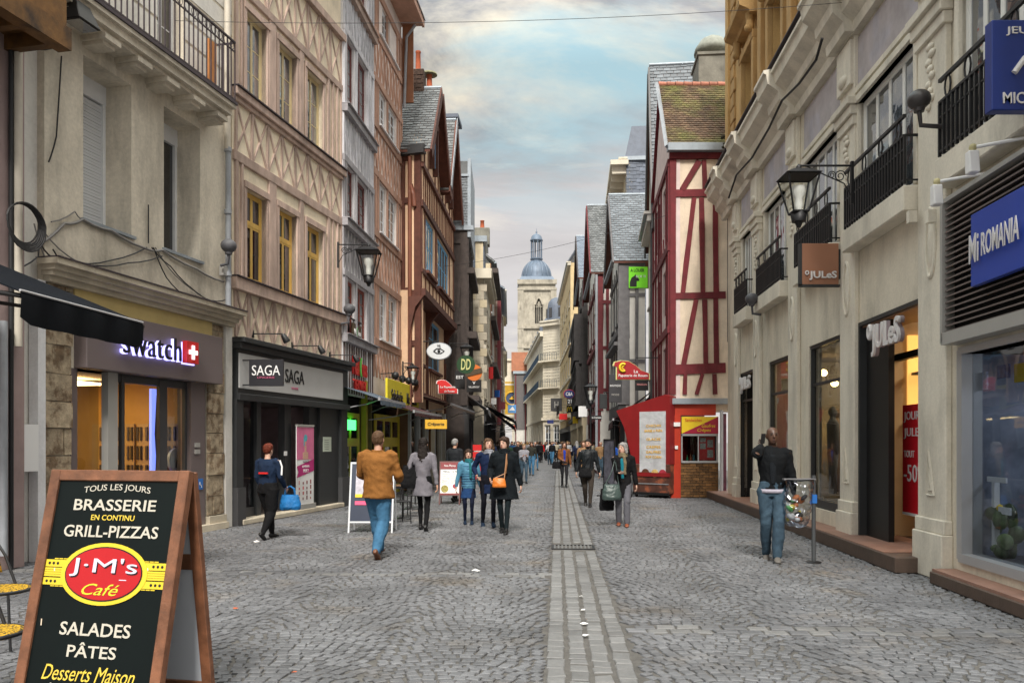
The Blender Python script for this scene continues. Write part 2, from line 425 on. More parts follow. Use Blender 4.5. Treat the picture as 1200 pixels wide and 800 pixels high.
# ================================================================ materials shared by the street
STUCCO = mat('stucco grey', (.64, .58, .48), .9, .18, 1.2, .3, 20, stain=.5, streak=True, fine=.09)
STUCCO2 = mat('stucco pale', (.68, .66, .62), .9, .14, 1.2, .2, 20, stain=.3, streak=True, fine=.05)
CREAM = mat('cream render', (.8, .7, .54), .9, .14, 2.5, .3, 18, stain=.35, fine=.05)
MAUVE = mat('mauve timber', (.47, .35, .295), .85, .22, 5, .5, 30, stain=.35, streak=True, fine=.12, rnd=.16)
WHITEPL = mat('white render', (.76, .76, .78), .9, .1, 2, .2, 18, stain=.25, fine=.05)
GREYT = mat('grey timber', (.3, .29, .31), .85, .2, 5, .5, 30, stain=.3, streak=True, fine=.12, rnd=.16)
WTIMB = mat('whitewashed timber', (.56, .56, .6), .85, .2, 5, .5, 30, stain=.25, streak=True, fine=.12, rnd=.16)
PINKT = mat('pink brown timber', (.45, .27, .2), .85, .15, 4, .4, 26, stain=.25, streak=True, fine=.1, rnd=.16)
PALE = mat('pale pink render', (.78, .7, .66), .9, .1, 2, .2, 18, stain=.15, fine=.05)
PEACH = mat('peach render', (.76, .52, .34), .9, .1, 2, .2, 18, stain=.2, fine=.05)
BROWNT = mat('dark brown timber', (.105, .035, .022), .75, .25, 5, .4, 26, stain=.2, fine=.12, rnd=.16)
YWIN = mat('yellow window paint', (.67, .43, .11), .5, .08, 6, .1, stain=.15)
CWIN = mat('cream window paint', (.62, .51, .29), .5, .08, 6, .1, stain=.15)
RWIN = mat('dark red window paint', (.16, .04, .035), .5, .1, 6, .1)
WWIN = mat('white window paint', (.74, .75, .77), .45, .06, 6, .08)
BWIN = mat('blue shutter paint', (.16, .42, .68), .55, .1, 6, .12, stain=.15)
GW = glass('window glass', dark=(.012, .013, .015))
GREFL = glass('old window glass', dark=(.06, .07, .08), wav=.06)
GCLEAR = glass('shop glass', (.72, .76, .78))
IRON = mat('black iron', (.01, .01, .012), .5, .2, 12, .15, metal=.2)
IRONP = mat('weathered dark iron', (.045, .032, .04), .6, .2, 12, .15)
ZINC = mat('zinc', (.3, .34, .38), .5, .15, 3, .1, metal=.35, stain=.2)
PIPE = mat('grey downpipe', (.33, .35, .38), .55, .12, 4, .1, stain=.25)
PIPEC = mat('cream downpipe', (.55, .5, .42), .6, .12, 4, .1, stain=.3)
SLATE = mat('slate', (.15, .16, .165), .7, .18, 3, .3, 30, stain=.2, island=.3, fine=.1)
SLATEB = mat('blue slate', (.10, .12, .16), .6, .18, 3, .3, 30, island=.28, fine=.1)
SLATEL = mat('light slate', (.15, .17, .19), .6, .18, 3, .3, 30, island=.22, fine=.1)
CABLE = mat('black cable', (.015, .015, .017), .6, .1, bump=0)
CABLEG = mat('grey cable', (.22, .21, .2), .6, .1, bump=0)
CHAR = mat('charcoal paint', (.026, .028, .03), .5, .1, 5, .08, stain=.1)
CHAR2 = mat('dark grey paint', (.05, .05, .053), .5, .1, 5, .08, stain=.1)
GREYB = mat('taupe metal panel', (.15, .12, .12), .45, .05, 2, .03)
STONEJ = mat('rough limestone', (.36, .29, .2), .95, .35, 7, .9, 22, rnd=.16, rgb2=(.17, .115, .07), mix2=(.47, .6), s2=5, fine=.12)
STONEL = mat('pale limestone', (.52, .46, .36), .9, .12, 3, .35, 20, stain=.25, rnd=.08, fine=.06)
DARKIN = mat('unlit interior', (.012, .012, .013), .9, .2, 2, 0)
WHITEP = mat('white paint', (.78, .78, .78), .5, .04, 4, 0)
BLACKP = mat('black paint', (.006, .006, .007), .5, .1, 6, .03)
REDP = mat('red paint', (.6, .02, .02), .45, .06, 4, 0)
YELP = mat('bright yellow paint', (.78, .55, .02), .5, .06, 4, .03)
MOSS = mat('moss', (.1, .13, .02), .95, .35, 30, 1.0, 60)

def YL(px): return 8605.0/(810.0-px)
def interior(F, u0, u1, z0, z1, dep, mw, mf=None, mc=None, o=-.03, name='shop_interior'):
    q = MB(); P = F.p; a, b = o-.02, o-dep; t = .04
    F.box(q, u0-t, u1+t, b-t, b, z0-t, z1+t); F.box(q, u0-t, u0, b, a, z0, z1); F.box(q, u1, u1+t, b, a, z0, z1)
    q.cm = 1; F.box(q, u0-t, u1+t, b, a, z0-t, z0); q.cm = 2; F.box(q, u0-t, u1+t, b, a, z1, z1+t)
    return q.build(name, [mw, mf or mw, mc or mw], F.root)
def pipe_along(F, pts, r, m, name='downpipe', collars=True, parent=None):
    q = MB(); q.tube([F.p(*p) for p in pts], r, 8)
    o = q.build(name, m, parent or F.root)
    return o
def cable(name, pts, r, m, label=None, cat='cable', sag=0.0, n=8, group=None):
    """hanging cable through world points"""
    q = []
    for a, b in zip(pts[:-1], pts[1:]):
        a, b = Vector(a), Vector(b)
        for i in range(n): t = i/n; p = a.lerp(b, t); p.z -= sag*4*t*(1-t); q.append(p)
    q.append(Vector(pts[-1])); o = MB().tube(q, r, 5).build(name, m)
    if label: tag(o, label, cat, group)
    return o
def rail(F, name, u0, u1, o, z0, z1, m, step=.13, r=.009, ends=None, ring=False, parent=None):
    """balcony railing: top rail, bottom rail, each baluster a part"""
    q = MB(); F.box(q, u0, u1, o-.02, o+.02, z1-.03, z1); F.box(q, u0, u1, o-.012, o+.012, z0+.05, z0+.075)
    F.box(q, u0, u1, o-.012, o+.012, z1-.2, z1-.18)
    if ends:
        for ue in ends: F.box(q, ue-.012, ue+.012, 0, o, z1-.03, z1); F.box(q, ue-.01, ue+.01, 0, o, z0+.05, z0+.07)
    rr = q.build(name, m, parent or F.root)
    n = int((u1-u0)/step); bm = MB().box(-r, r, -r, r, 0, z1-z0-.04).mesh('baluster', m)
    for i in range(n+1):
        b = add('baluster', bm, None, rr, F.p(u0+i*(u1-u0)/n, o, z0+.01))
    if ring:
        k = MB(); L = (u1-u0)/max(1, int((u1-u0)/.19))
        for i in range(int((u1-u0)/.19)):
            c = u0+(i+.5)*L
            pts = [F.p(c+.07*math.cos(t*math.pi/5), o, z1-.105+.07*math.sin(t*math.pi/5)) for t in range(11)]; k.tube(pts, .007, 4, False)
        tag(k.build('ring_frieze', m, rr), kind='stuff')
    return rr

# ================================================================ L1: the stucco house with the watch shop
F = Fac((18, YL(18)), (270.5, YL(270.5)), -1, 'stucco_house', 'pale stucco house with deep window recesses and an iron balcony above the watch shop')
F1 = F
ua, ub = F.u(97.5), F.u(154); uc, ud = F.u(192), F.u(234.5); s0, s1 = F.u(86), F.u(243); L = F.L
WZ0, WZ1 = 4.97, 7.42
wall_mb(F, F.u(52), L, 4.1, 13, .75, [(ua, ub, WZ0, WZ1), (uc, ud, WZ0, WZ1), (F.u(184), F.u(215), 8.05, 10.6)]).build('wall', STUCCO, F.root)
F.b1('wall', STUCCO2, 0, F.u(52), -.75, -.12, 0, 13)
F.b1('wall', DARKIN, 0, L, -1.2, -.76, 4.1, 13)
wall_mb(F, F.u(52), L, 2.74, 4.1, .6, [], -.02).build('wall', STUCCO, F.root)
F.b1('pilaster', WHITEPL, F.u(41), F.u(50), -.1, .05, 0, 3.9)
def shutter(F, u0, u1, z0, z1, o, m, h=.05):
    q = MB(); n = int((z1-z0)/h)
    for i in range(n): F.box(q, u0, u1, o-.012, o+(.004 if i % 2 else .0), z0+i*h, z0+(i+.86)*h)
    F.box(q, u0, u1, o-.02, o-.012, z0, z1)
    return tag(q.build('roller_shutter', m, F.root), kind='stuff')
SHUT = mat('white plastic shutter', (.62, .63, .65), .5, .05, 2, 0)
# shutter window and tilt window at the back of the deep reveals
for (x0, x1, closed) in ((ua, ub, 1), (uc, ud, 0)):
    fr = MB(); o = -.5
    F.box(fr, x0, x0+.05, o-.06, o, WZ0, WZ1); F.box(fr, x1-.06, x1, o-.06, o+.02, WZ0, WZ1); F.box(fr, x0, x1, o-.06, o+.03, WZ1-.3, WZ1); F.box(fr, x0, x1, o-.06, o, WZ0, WZ0+.06)
    if not closed: F.box(fr, (x0+x1)/2-.03, (x0+x1)/2+.03, o-.06, o-.01, WZ0, WZ1-.3)
    w = fr.build('window', WWIN, F.root)
    if closed: shutter(F, x0+.05, x1-.06, WZ0+.06, WZ1-.32, o-.005, SHUT)
    else:
        g = MB(); F.box(g, x0+.05, x1-.05, o-.045, o-.035, WZ0+.05, WZ1-.3); g.build('pane', GW, w)
    F.b1('window_sill', ZINC, x0-.05, x1+.06, -.45, .05, WZ0-.035, WZ0+.012)
# balcony window behind the railing, and panelled joints
window(F, F.u(184), F.u(215), 8.05, 10.6, WWIN, GW, .2, 2, 3)
for zj in (8.45, 8.85, 9.25, 9.65, 10.05, 10.45): F.b1('string_joint', STUCCO2, F.u(52), F.u(184), 0, .012, zj, zj+.34); F.b1('string_joint', STUCCO2, F.u(216), L, 0, .012, zj, zj+.34)
bo = .55; bu0, bu1 = F.u(84, bo), F.u(277, bo)
q = MB(); F.box(q, bu0, bu1, -.02, bo, 7.86, 7.96); F.box(q, bu0+.03, bu1-.03, -.02, bo-.07, 7.74, 7.86); F.box(q, bu0+.05, bu1-.05, -.02, bo-.16, 7.68, 7.74)
bal = q.build('balcony', STUCCO, F.root)
F.b1('balcony_edge', IRONP, bu0-.01, bu1+.01, bo-.01, bo+.03, 7.93, 7.985, parent=bal)
for i in range(6):
    c = bu0+.25+(bu1-bu0-.5)*i/5; q = MB(); P = F.p
    F.box(q, c-.17, c+.17, 0, bo-.12, 7.6, 7.68); F.box(q, c-.13, c+.13, 0, bo-.2, 7.54, 7.6)
    q.build('corbel', STUCCO, bal)
rail(F, 'balcony_railing', bu0, bu1, bo-.03, 7.98, 9.12, IRONP, .125, .009, ends=(bu0, bu1), ring=True)
for i in range(3): F.b1('baluster', IRONP, bu1-.01, bu1+.01, .1+.14*i, .12+.14*i, 8.0, 9.1)
o = F.b1('wooden_screen', mat('orange wood', (.5, .2, .06), .6, .15, 4, .2), F.u(243, .3), F.u(252, .3), .28, .33, 8.0, 8.95); o = None
# shop cornice, yellow fascia
q = MB(); F.box(q, F.u(43), L+.03, 0, .34, 4.12, 4.2); F.box(q, F.u(46), L, 0, .26, 4.05, 4.12); F.box(q, F.u(48), L-.02, 0, .2, 3.98, 4.05); F.box(q, F.u(50), L-.05, 0, .12, 3.9, 3.98)
q.build('shop_cornice', STONEL, F.root)
q = MB(); F.box(q, F.u(43), L+.03, -.02, .36, 4.2, 4.22); q.build('cornice_flashing', IRONP, F.root)
F.b1('fascia', mat('ochre yellow paint', (.6, .47, .2), .6, .06, 3, .05, stain=.12), F.u(86), F.u(247), 0, .03, 3.62, 3.9)
# jambs of rough blocks, each a block of its own
for (x0, x1, zt) in ((F.u(50), F.u(84), 3.9), (F.u(243.5), F.u(262), 3.9)):
    z = 0.28; i = 0
    F.b1('plinth', STONEL, x0-.02, x1+.02, -.5, .06, 0, .26)
    while z < zt-.05:
        h = min(.38+random.uniform(-.03, .04), zt-z); sp = (x0+x1)/2+(.12 if i % 2 else -.1)
        parts = [(x0, x1)] if i % 3 else [(x0, sp-.006), (sp+.006, x1)]
        for (a, b) in parts:
            c = F.p((a+b)/2, -.24+random.uniform(-.015, .02), z+h/2-.006)
            piece('stone_block', STONEJ, F.root, c, (b-a-.01, .5, h-.014), (random.uniform(-.01, .01), random.uniform(-.01, .01), random.uniform(-.012, .012)))
        z += h; i += 1
    F.b1('mortar', mat('mortar', (.4, .36, .3), .95, .2, 6, .5), x0, x1, -.52, -.03, .2, zt)
F.b1('corner_pipe', STUCCO2, F.u(263), L, -.3, .03, 0, 3.9)
# --- watch shop front
SWO = .1
F.b1('sign_panel', GREYB, F.u(88), F.u(250), -.4, .2, 2.74, 3.62, bevel=.01)
interior(F, s0, s1, .1, 2.76, 3.2, mat('warm shop wall', (.5, .3, .08), .8, .1, 2, 0), mat('shop floor', (.25, .2, .15), .5), mat('shop ceiling', (.5, .42, .3), .8), o=-.12)
F.b1('ceiling_light', emis('warm lamp light', (1, .68, .3), 5), F.u(130), F.u(200), -2.2, -1.4, 2.66, 2.7)
for k in range(4):
    F.b1('display_panel', mat('display backing', (.45, .3, .12), .6, .1), s1-.06, s1-.02, -.95-k*.5, -.52-k*.5, .5, 2.0)
q = MB()
for k in range(9):
    for j in range(4):
        for i in range(2): F.box(q, s1-.09, s1-.06, -.58-k*.2-i*.08, -.54-k*.2-i*.08, .6+j*.36, .86+j*.36)
tag(q.build('watch_display', mat('watch straps', (.06, .05, .04), .4, island=.8, spec=.8), F.root), kind='stuff')
for (x0, x1) in ((174, 193),): 
    F.b1('blue_light_panel', emis('blue lit panel', (.22, .3, 1), .42), F.u(x0+1, -.75), F.u(x1-1, -.75), -.75, -.7, .2, 2.62)
    q = MB(); q.tube([F.p(F.u(184, -.66), -.66, z) for z in (.3, 1, 1.4, 1.8, 2.5)], [.01, .035, .02, .045, .012], 6); q.build('watch_poster_print', BLACKP, F.root)
F.b1('blue_light_strip', emis('blue lit strip', (.15, .35, 1), .5), F.u(214, -.6), F.u(219, -.6), -.6, -.56, .2, 2.55)
q = MB(); q.tube([F.p(F.u(207, -.4), -.45, 1.32), F.p(F.u(207, -.4), -.4, 1.32)], .22, 20); c = q.build('wall_clock', mat('clock face', (.6, .62, .6), .4, bump=0), F.root)
q = MB(); q.tube([F.p(F.u(207, -.4), -.39, 1.32), F.p(F.u(207, -.4)+.1, -.39, 1.38)], .012, 4); q.tube([F.p(F.u(207, -.4), -.39, 1.32), F.p(F.u(207, -.4)-.03, -.39, 1.18)], .012, 4); q.build('clock_hand', BLACKP, c)
LG = mat('light grey metal', (.36, .35, .33), .45, .05, 3, 0)
def posts(F, lst, m, z0, z1, o0, o1, name='frame_post'):
    for (x0, x1) in lst: F.b1(name, m, F.u(x0), F.u(x1), o0, o1, z0, z1)
posts(F, [(84.5, 92)], GREYB, .1, 2.74, -.35, -.02)
posts(F, [(128, 139.5)], LG, .1, 2.74, -.14, -.02)
posts(F, [(149, 152.5), (193, 202), (222.5, 225)], CHAR2, .1, 2.74, -.16, -.1)
F.b1('door_header', CHAR2, F.u(139.5), F.u(225), -.24, -.11, 2.62, 2.74)
F.b1('side_panel', GREYB, F.u(225), F.u(241.5), -.3, -.02, .1, 2.74)
F.b1('threshold', STONEL, F.u(84), F.u(262), -.5, .12, 0, .12)
wf = F.b1('window_bar', CHAR2, F.u(92), F.u(128), -.22, -.16, .1, .35)
for (x0, x1, nm) in ((92, 128, 'window_pane'), (139.5, 149, 'window_pane'), (202, 222.5, 'glass_door')):
    F.b1(nm, GCLEAR, F.u(x0), F.u(x1), -.2, -.19, .12, 2.62)
F.b1('dark_display_screen', DARKIN, F.u(88), F.u(134), -.9, -.85, .1, 2.7)
q = MB(); 
q.tube([F.p(F.u(96), -.8, .4), F.p(F.u(130), -.8, 2.2)], .02, 4); q.tube([F.p(F.u(96), -.8, 2.2), F.p(F.u(130), -.8, .4)], .02, 4); F.box(q, F.u(100), F.u(124), -.8, -.7, .9, 1.0)
q.build('display_stand', mat('grey steel', (.2, .2, .21), .5), F.root)
for zz in (1.48, 1.6): F.b1('switch_box', LG, F.u(229), F.u(234), -.02, .01, zz-.04, zz+.04)
sg = F.b1('blue_sticker', mat('blue sticker', (.03, .16, .5), .4, 0, bump=0), F.u(231.5), F.u(238), -.02, 0, .78, .98)
q = MB(); q.tube([F.p(F.u(234), .004, .92), F.p(F.u(234), .004, .87), F.p(F.u(235.6), .004, .86), F.p(F.u(236), .004, .82)], .008, 4); q.build('wheelchair_mark', WHITEP, sg)
# lettering with its lit returns
SW = F.sub('shop_sign', F.u(182, .2), .2, 3.2, 'illuminated watch brand lettering with red Swiss cross over the taupe panel', 'shop sign')
tw = (F.u(213, .26)-F.u(134, .26)); me = fit_text('swatch', tw*.86, .38, -.006, .03, spacing=1.1)
add('lettering', me, BLACKP, SW, (-.0+tw*(-.11), -.11, .02))
add('lettering_return', fit_text('swatch', tw*.865, .385, .0, .05, spacing=1.1), emis('lilac sign light', (.4, .38, 1), .9), SW, (-.0+tw*(-.11)+.03, -.045, .012))
cx = F.u(222.5, .26)-F.u(182, .2)
add('cross_plate', MB().box(-.17, .17, -.09, 0, -.19, .19).mesh('cross_plate', REDP), None, SW, (cx, -.03, .02))
add('cross_plate', MB().box(-.17, .17, -.03, 0, -.2, .18).mesh('cross_return', emis('lilac sign light', (1, 1, 1), 1)), None, SW, (cx+.01, 0, .01))
add('cross', MB().box(-.035, .035, -.105, -.095, -.12, .12).box(-.12, .12, -.106, -.096, -.035, .035).mesh('cross', emis('cross light', (.9, .9, 1), .9)), None, SW, (cx, -.03, .02))

# ================================================================ L0: mauve wall at the frame edge with the dark café awning
F0 = Fac((-420, YL(-420)), (18, YL(18)), -1, 'mauve_house', 'mauve rendered house at the left edge with a jettied timber storey', )
F0.b1('wall', mat('mauve render', (.34, .25, .24), .9, .14, 2, .2, stain=.25), 0, F0.L-.02, -.5, .16, 0, 12)
JG = mat('golden brown timber', (.14, .065, .015), .7, .4, 5, .3, rgb2=(.03, .015, .006))
zj = F0.z(40, 42, .9)
q = MB(); ue = F0.u(78, 1.0)
F0.box(q, 2, ue, -.1, 1.0, zj+.24, zj+2.5); q.build('jetty_boards', JG, F0.root)
for k in range(5): F0.b1('joist', JG, ue-.12-k*.5, ue-k*.5, .1, .95, zj+.05, zj+.24)
for k in range(0):
    q = MB(); uu = ue-.1-k*.85
    q.prism([F0.p(0, .16, zj-.7)[1:], F0.p(0, .9, zj+.05)[1:], F0.p(0, .62, zj+.05)[1:], F0.p(0, .16, zj-.42)[1:]], 0, uu-.08, uu+.08)
    q.build('bracket', JG, F0.root)
F0.b1('eave_beam', JG, 2, ue+.02, .86, 1.06, zj+.0, zj+.28)
pipe_along(F0, [(F0.u(21, .25), .25, 2.9), (F0.u(21, .25), .25, 8.4)], .055, PIPEC)
pipe_along(F0, [(F0.u(4, .25), .25, .2), (F0.u(4, .25), .25, 3.2)], .05, PIPE)
pipe_along(F0, [(F0.u(13, .22), .22, 0), (F0.u(13, .22), .22, 7.5)], .03, CABLE, 'cable_bundle')
q = MB(); F1.box(q, F1.u(21), F1.u(38), -.12, .1, F1.z(30, 552), F1.z(30, 497)); tag(q.build('meter_box', None, F1.root), None)
bpy.data.objects[-1] if False else None
MBX = mat('meter box grey', (.33, .31, .28), .7, .2, 5, .1, stain=.3)
F1.root.children[-1].data.materials.append(MBX)
# floodlight on its arm
fl = F1.sub('floodlight', F1.u(60), .02, 7.7, 'black floodlight on a short arm below the golden timber jetty', 'floodlight')
MB().tube([(-.3, 0, .1), (-.02, -.35, .12)], .022, 6).build('arm', PIPE, fl)
MB().hexa([(-.2, -.62, -.2), (.22, -.62, -.2), (.22, -.3, -.2), (-.2, -.3, -.2), (-.14, -.5, .1), (.14, -.5, .1), (.14, -.36, .1), (-.14, -.36, .1)]).build('lamp_housing', BLACKP, fl, bevel=.01)
MB().box(-.17, .19, -.59, -.33, -.215, -.2).build('lens', glass('lamp glass', dark=(.1, .1, .1)), fl)
MB().ell((-.16, -.55, .08), (.03, .03, .03), 8, 6).build('red_indicator', REDP, fl)
# cable loops and cables clipped across the stucco
cb = F1.sub('cable_coil', F1.u(25, .34), .34, F1.z(25, 262, .34), 'black cable coiled on the wall beside the stucco corner', 'cable coil')
for k in range(6):
    r = .25+.012*k; q = MB(); q.tube([((r+.01*math.sin(3*t))*math.cos(t)+random.uniform(-.006, .006), -.03-.012*k, (r)*math.sin(t)-.01*k) for t in [i*math.pi/12 for i in range(25)]], .012, 5, False); q.build('cable_turn', CABLE, cb)
def wpt(F, px, py, o=.03): return F.w(F.u(px, o), o, F.z(px, py, o))
CB = [[(47, 285), (75, 262), (97, 257), (130, 270), (170, 291), (190, 293), (230, 315), (262, 330)],
      [(47, 285), (62, 302), (90, 308), (130, 305), (172, 290)], [(62, 292), (75, 307), (110, 311), (150, 308), (190, 300)],
      [(50, 270), (80, 300), (125, 322), (165, 348), (200, 363), (245, 352)], [(178, 290), (200, 312), (225, 338), (247, 352), (268, 350)],
      [(180, 290), (195, 325), (215, 345), (228, 355)], [(182, 290), (205, 322), (235, 345)], [(19, 310), (24, 290), (40, 285), (47, 281)],
      [(48, 262), (45, 300), (20, 314), (0, 300)], [(40, 262), (52, 300), (66, 300), (78, 308)], [(57, 190), (66, 160), (72, 66)],
      [(72, 0), (77, 25), (60, 57), (36, 55)], [(97, 257), (88, 248), (60, 260)], [(174, 240), (174, 285)]]
for i, c in enumerate(CB):
    pts = [wpt(F1, x, y, .04+.008*(i % 3)) for x, y in c]
    n = []
    for a, b in zip(pts[:-1], pts[1:]):
        for t in (0, .33, .66):
            p = a.lerp(b, t); p.z -= .03*math.sin(t*math.pi); n.append(p)
    n.append(pts[-1]); base = F1.root.matrix_basis
    MB().tube([W2L(F1, p) for p in n], .011 if i else .022, 5).build('wall_cable', CABLE if i % 3 else CABLEG, F1.root)
pipe_along(F1, [(F1.u(267.5, .1), .1, 4.25), (F1.u(267.5, .1), .1, 7.3)], .055, PIPE)
pipe_along(F1, [(F1.u(266.5, .1), .1, 7.3), (F1.u(266.5, .1), .1, 12.5)], .06, PIPEC)
for z in (4.9, 6.1, 7.3): q = MB(); q.tube([F1.p(F1.u(267, .1), .1, z-.04), F1.p(F1.u(267, .1), .1, z+.04)], .072, 8); q.build('pipe_collar', PIPE, F1.root)

# ================================================================ L2: cream and mauve half-timbered house over the lingerie shop
F = Fac((272, YL(272)), (401, YL(401)), -1, 'cream_timbered_house', 'cream half-timbered house with mauve beams and tall yellow windows above the lingerie shop')
F2 = F; L = F.L; O = .02
zs = 3.85                                     # top of shop front
Z2a = F.z(300, 337); Z2b = F.z(300, 353)       # ledge under yellow windows
wins = [(288, 312), (326, 347), (359, 378)]
hol = []
ztw, zbw = F.z(289, 221), F.z(289, 328)+.0
zt3, zb3 = F.z(289, 12), F.z(289, 112)
for (a, b) in wins: hol.append((F.u(a), F.u(b), zbw, ztw)); hol.append((F.u(a), F.u(b), zb3, zt3))
hol.append((F.u(366), F.u(381), F.z(366, -30)+.35, 13.5))
wall_mb(F, 0, L, 3.7, 14, .4, hol).build('wall', CREAM, F.root)
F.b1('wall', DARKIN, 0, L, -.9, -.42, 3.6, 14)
for (a, b) in wins:
    u0, u1 = F.u(a), F.u(b)
    window(F, u0+.01, u1-.01, zbw+.01, ztw-.01, YWIN, GW, .1, 2, 1, .02, .055, trans=(.66, 1), label='tall yellow casement window with fanlights')
    window(F, u0+.01, u1-.01, zb3+.01, zt3-.01, CWIN, GREFL, .1, 2, 3, .022, .05)
    for (za, zb) in ((zbw, ztw), (zb3, zt3)):
        q = MB(); 
        for (x, s) in ((u0, -1), (u1, 1)): F.box(q, x, x+s*.1, -.1, .035, za, zb)
        q.build('timber', MAUVE, F.root)
        F.b1('timber', MAUVE, u0-.1, u1+.1, -.08, .045, zb+.002, zb+.13)
# long members
def hb(z0, z1, o=.07, m=MAUVE, F=F): return F.b1('timber', m, 0, F.L, -.02, o, z0, z1, bevel=.012)
led2 = F.z(335, 355), F.z(335, 372)
q = MB(); F.box(q, -.03, L+.02, -.02, .12, zbw-.28, zbw-.03); q.build('sill_beam', MAUVE, F.root, bevel=.012)
F.b1('sill_flashing', IRONP, -.04, L+.03, 0, .16, zbw-.03, zbw-.005)
q = MB(); F.box(q, -.03, L+.02, -.02, .13, zb3-.2, zb3-.04); F.box(q, -.03, L+.02, -.02, .07, zb3-.3, zb3-.2); q.build('sill_beam', MAUVE, F.root, bevel=.012)
F.b1('sill_flashing', IRONP, -.04, L+.03, 0, .17, zb3-.04, zb3-.015)
zm0 = F.z(335, 222); zrail = ztw+.42
hb(zrail, zrail+.2, .05)
hb(zt3+.24, zt3+.42, .05)
def lattice(F, u0, u1, z0, z1, step, m, wd=.07, bays=None, x_every=1, proud=.02, single=True, mb=None):
    """studs with St Andrew's crosses between them"""
    n = max(1, round((u1-u0)/step)); st = (u1-u0)/n
    for i in range(n+1):
        beam(F, u0+i*st, z0, u0+i*st+random.uniform(-.03, .03), z1, wd*1.15, m, 0, proud+.008, mb=mb)
    for i in range(n):
        a, b = u0+i*st+wd*.4, u0+(i+1)*st-wd*.4
        if i % x_every == 0:
            beam(F, a, z0, b, z1, wd*.8, m, 0, proud, mb=mb); beam(F, b, z0, a, z1, wd*.8, m, 0, proud+.004, mb=mb)
lattice(F, .1, L-.1, zrail+.2, zb3-.3, .6, MAUVE, .07)
lattice(F, .1, L-.1, zt3+.42, zt3+1.55, .6, MAUVE, .07)
q = MB(); F.box(q, -.03, L+.02, -.02, .12, zt3+1.55, zt3+1.75); q.build('sill_beam', MAUVE, F.root, bevel=.012)
lattice(F, .1, L-.1, 3.75, zbw-.28, .52, MAUVE, .075)
for (xx, w_) in ((276, .1), (282, .07), (318, .3), (352, .2), (384, .12), (389, .07), (394, .07), (399, .1)):
    for (za, zb, ) in ((zbw, zrail), (zb3, zt3+.24)):
        beam(F, F.u(xx), za, F.u(xx), zb, w_*1.05, MAUVE, 0, .04)
lattice(F, .15, L-.1, zrail+5.9, zrail+6.6, .5, MAUVE)
window(F, F.u(366)+.01, F.u(381)-.01, F.z(366, -30)+.36, 13.5, CWIN, GREFL, .1, 2, 3)
F.b1('eaves', MAUVE, -.1, L+.05, -.3, .5, 14, 14.2)
# small lamp ball and boxes on the wall between L1 and L2
def speaker(F, px, py, o, label, m=None, r=.1):
    e = F.sub('street_loudspeaker', F.u(px, o), o, F.z(px, py, o), label, 'loudspeaker')
    m = m or mat('dull grey plastic', (.09, .09, .1), .6, .25, 8, .1)
    MB().ell((0, 0, 0), (r*1.15, r*1.15, r), 14, 9).lathe([(r*.5, -r*1.25), (r*.62, -r*.7)], (0, 0, 0), 10).build('globe', m, e)
    MB().tube([(0, 0, -r), (0, .02, -r*2.6), (0, o*.6, -r*2.8)], .03, 6).build('bracket', m, e)
    return e
speaker(F1, 268, 288, .28, 'grey loudspeaker globe on the downpipe between the stucco and cream houses', r=.13)
F1.b1('junction_box', LG, F1.u(258, .05), F1.u(264, .05), .03, .12, F1.z(260, 324), F1.z(260, 313))

# --- lingerie shop front (dark grey, pale fascia)
zf0, zf1 = F.z(280, 470), F.z(280, 404)
s0, s1 = F.u(273), F.u(403.5)
q = MB(); F.box(q, s0-.08, s1+.06, -.02, .3, 3.62, 3.72); F.box(q, s0-.04, s1+.03, -.02, .2, 3.5, 3.62); q.build('shop_cornice', CHAR, F.root, bevel=.01)
F.b1('shop_fascia', CHAR, s0, s1, -.3, .1, 2.5, 3.5)
FASC = mat('pale grey fascia', (.5, .5, .5), .6, .04, 2, 0)
F.b1('fascia_board', FASC, F.u(279, .1), F.u(401, .1), .1, .125, 2.72, 3.42, bevel=.01)
F.b1('fascia_moulding', CHAR, s0-.02, s1+.02, .1, .16, 2.48, 2.62, bevel=.01)
FASC2 = BLACKP
F.text('SAGA', FASC2, F.u(346, .14), .135, 3.12, F.u(356, .13)-F.u(334, .13), .3, .004, .01)
F.text('LINGERIE', mat('pink print', (.5, .1, .2), .5, 0, bump=0), F.u(346, .14), .135, 2.86, .32, .05, 0, .006)
F.b1('shop_post', CHAR, F.u(272), F.u(280), -.3, .1, 0, 2.5)
F.b1('post_base', CHAR2, F.u(271.5), F.u(281), -.3, .14, 0, .75)
F.b1('shop_post', CHAR, F.u(396), F.u(403), -.3, .1, 0, 2.5)
F.b1('post_base', CHAR2, F.u(395.5), F.u(404), -.3, .14, 0, .75)
F.b1('side_panel', CHAR, F.u(374), F.u(396), -.3, .02, .1, 2.5)
F.b1('doorstep', STONEL, F.u(277), F.u(397), -.5, .16, .0, .11, bevel=.015)
interior(F, F.u(280), F.u(374), .12, 2.5, 3.0, mat('dim shop wall', (.26, .2, .21), .8, .3, 2, 0), mat('dim shop floor', (.12, .1, .09), .4), mat('dim ceiling', (.15, .13, .13), .8), o=-.1)
F.b1('ceiling_emitter', emis('cool lamp', (1, .85, .8), 10), F.u(290), F.u(300), -1.6, -1.5, 2.4, 2.44)
F.b1('pink_poster', mat('dark pink poster', (.35, .03, .12), .5, .1), F.u(318), F.u(332), -1.5, -1.48, 1.6, 2.4)
F.b1('red_shelf', REDP, F.u(281), F.u(305), -.9, -.8, 2.02, 2.1); F.b1('white_shelf', WHITEP, F.u(281), F.u(306), -.8, -.7, 1.9, 1.93)
q = MB()
for k in range(10): F.box(q, F.u(282)+k*.12, F.u(282)+k*.12+.07, -1.1, -1.0, 1.2+.1*(k % 3), 1.7)
tag(q.build('lingerie_display', mat('lingerie cloth', (.14, .03, .04), .8, island=.8), F.root), kind='stuff')
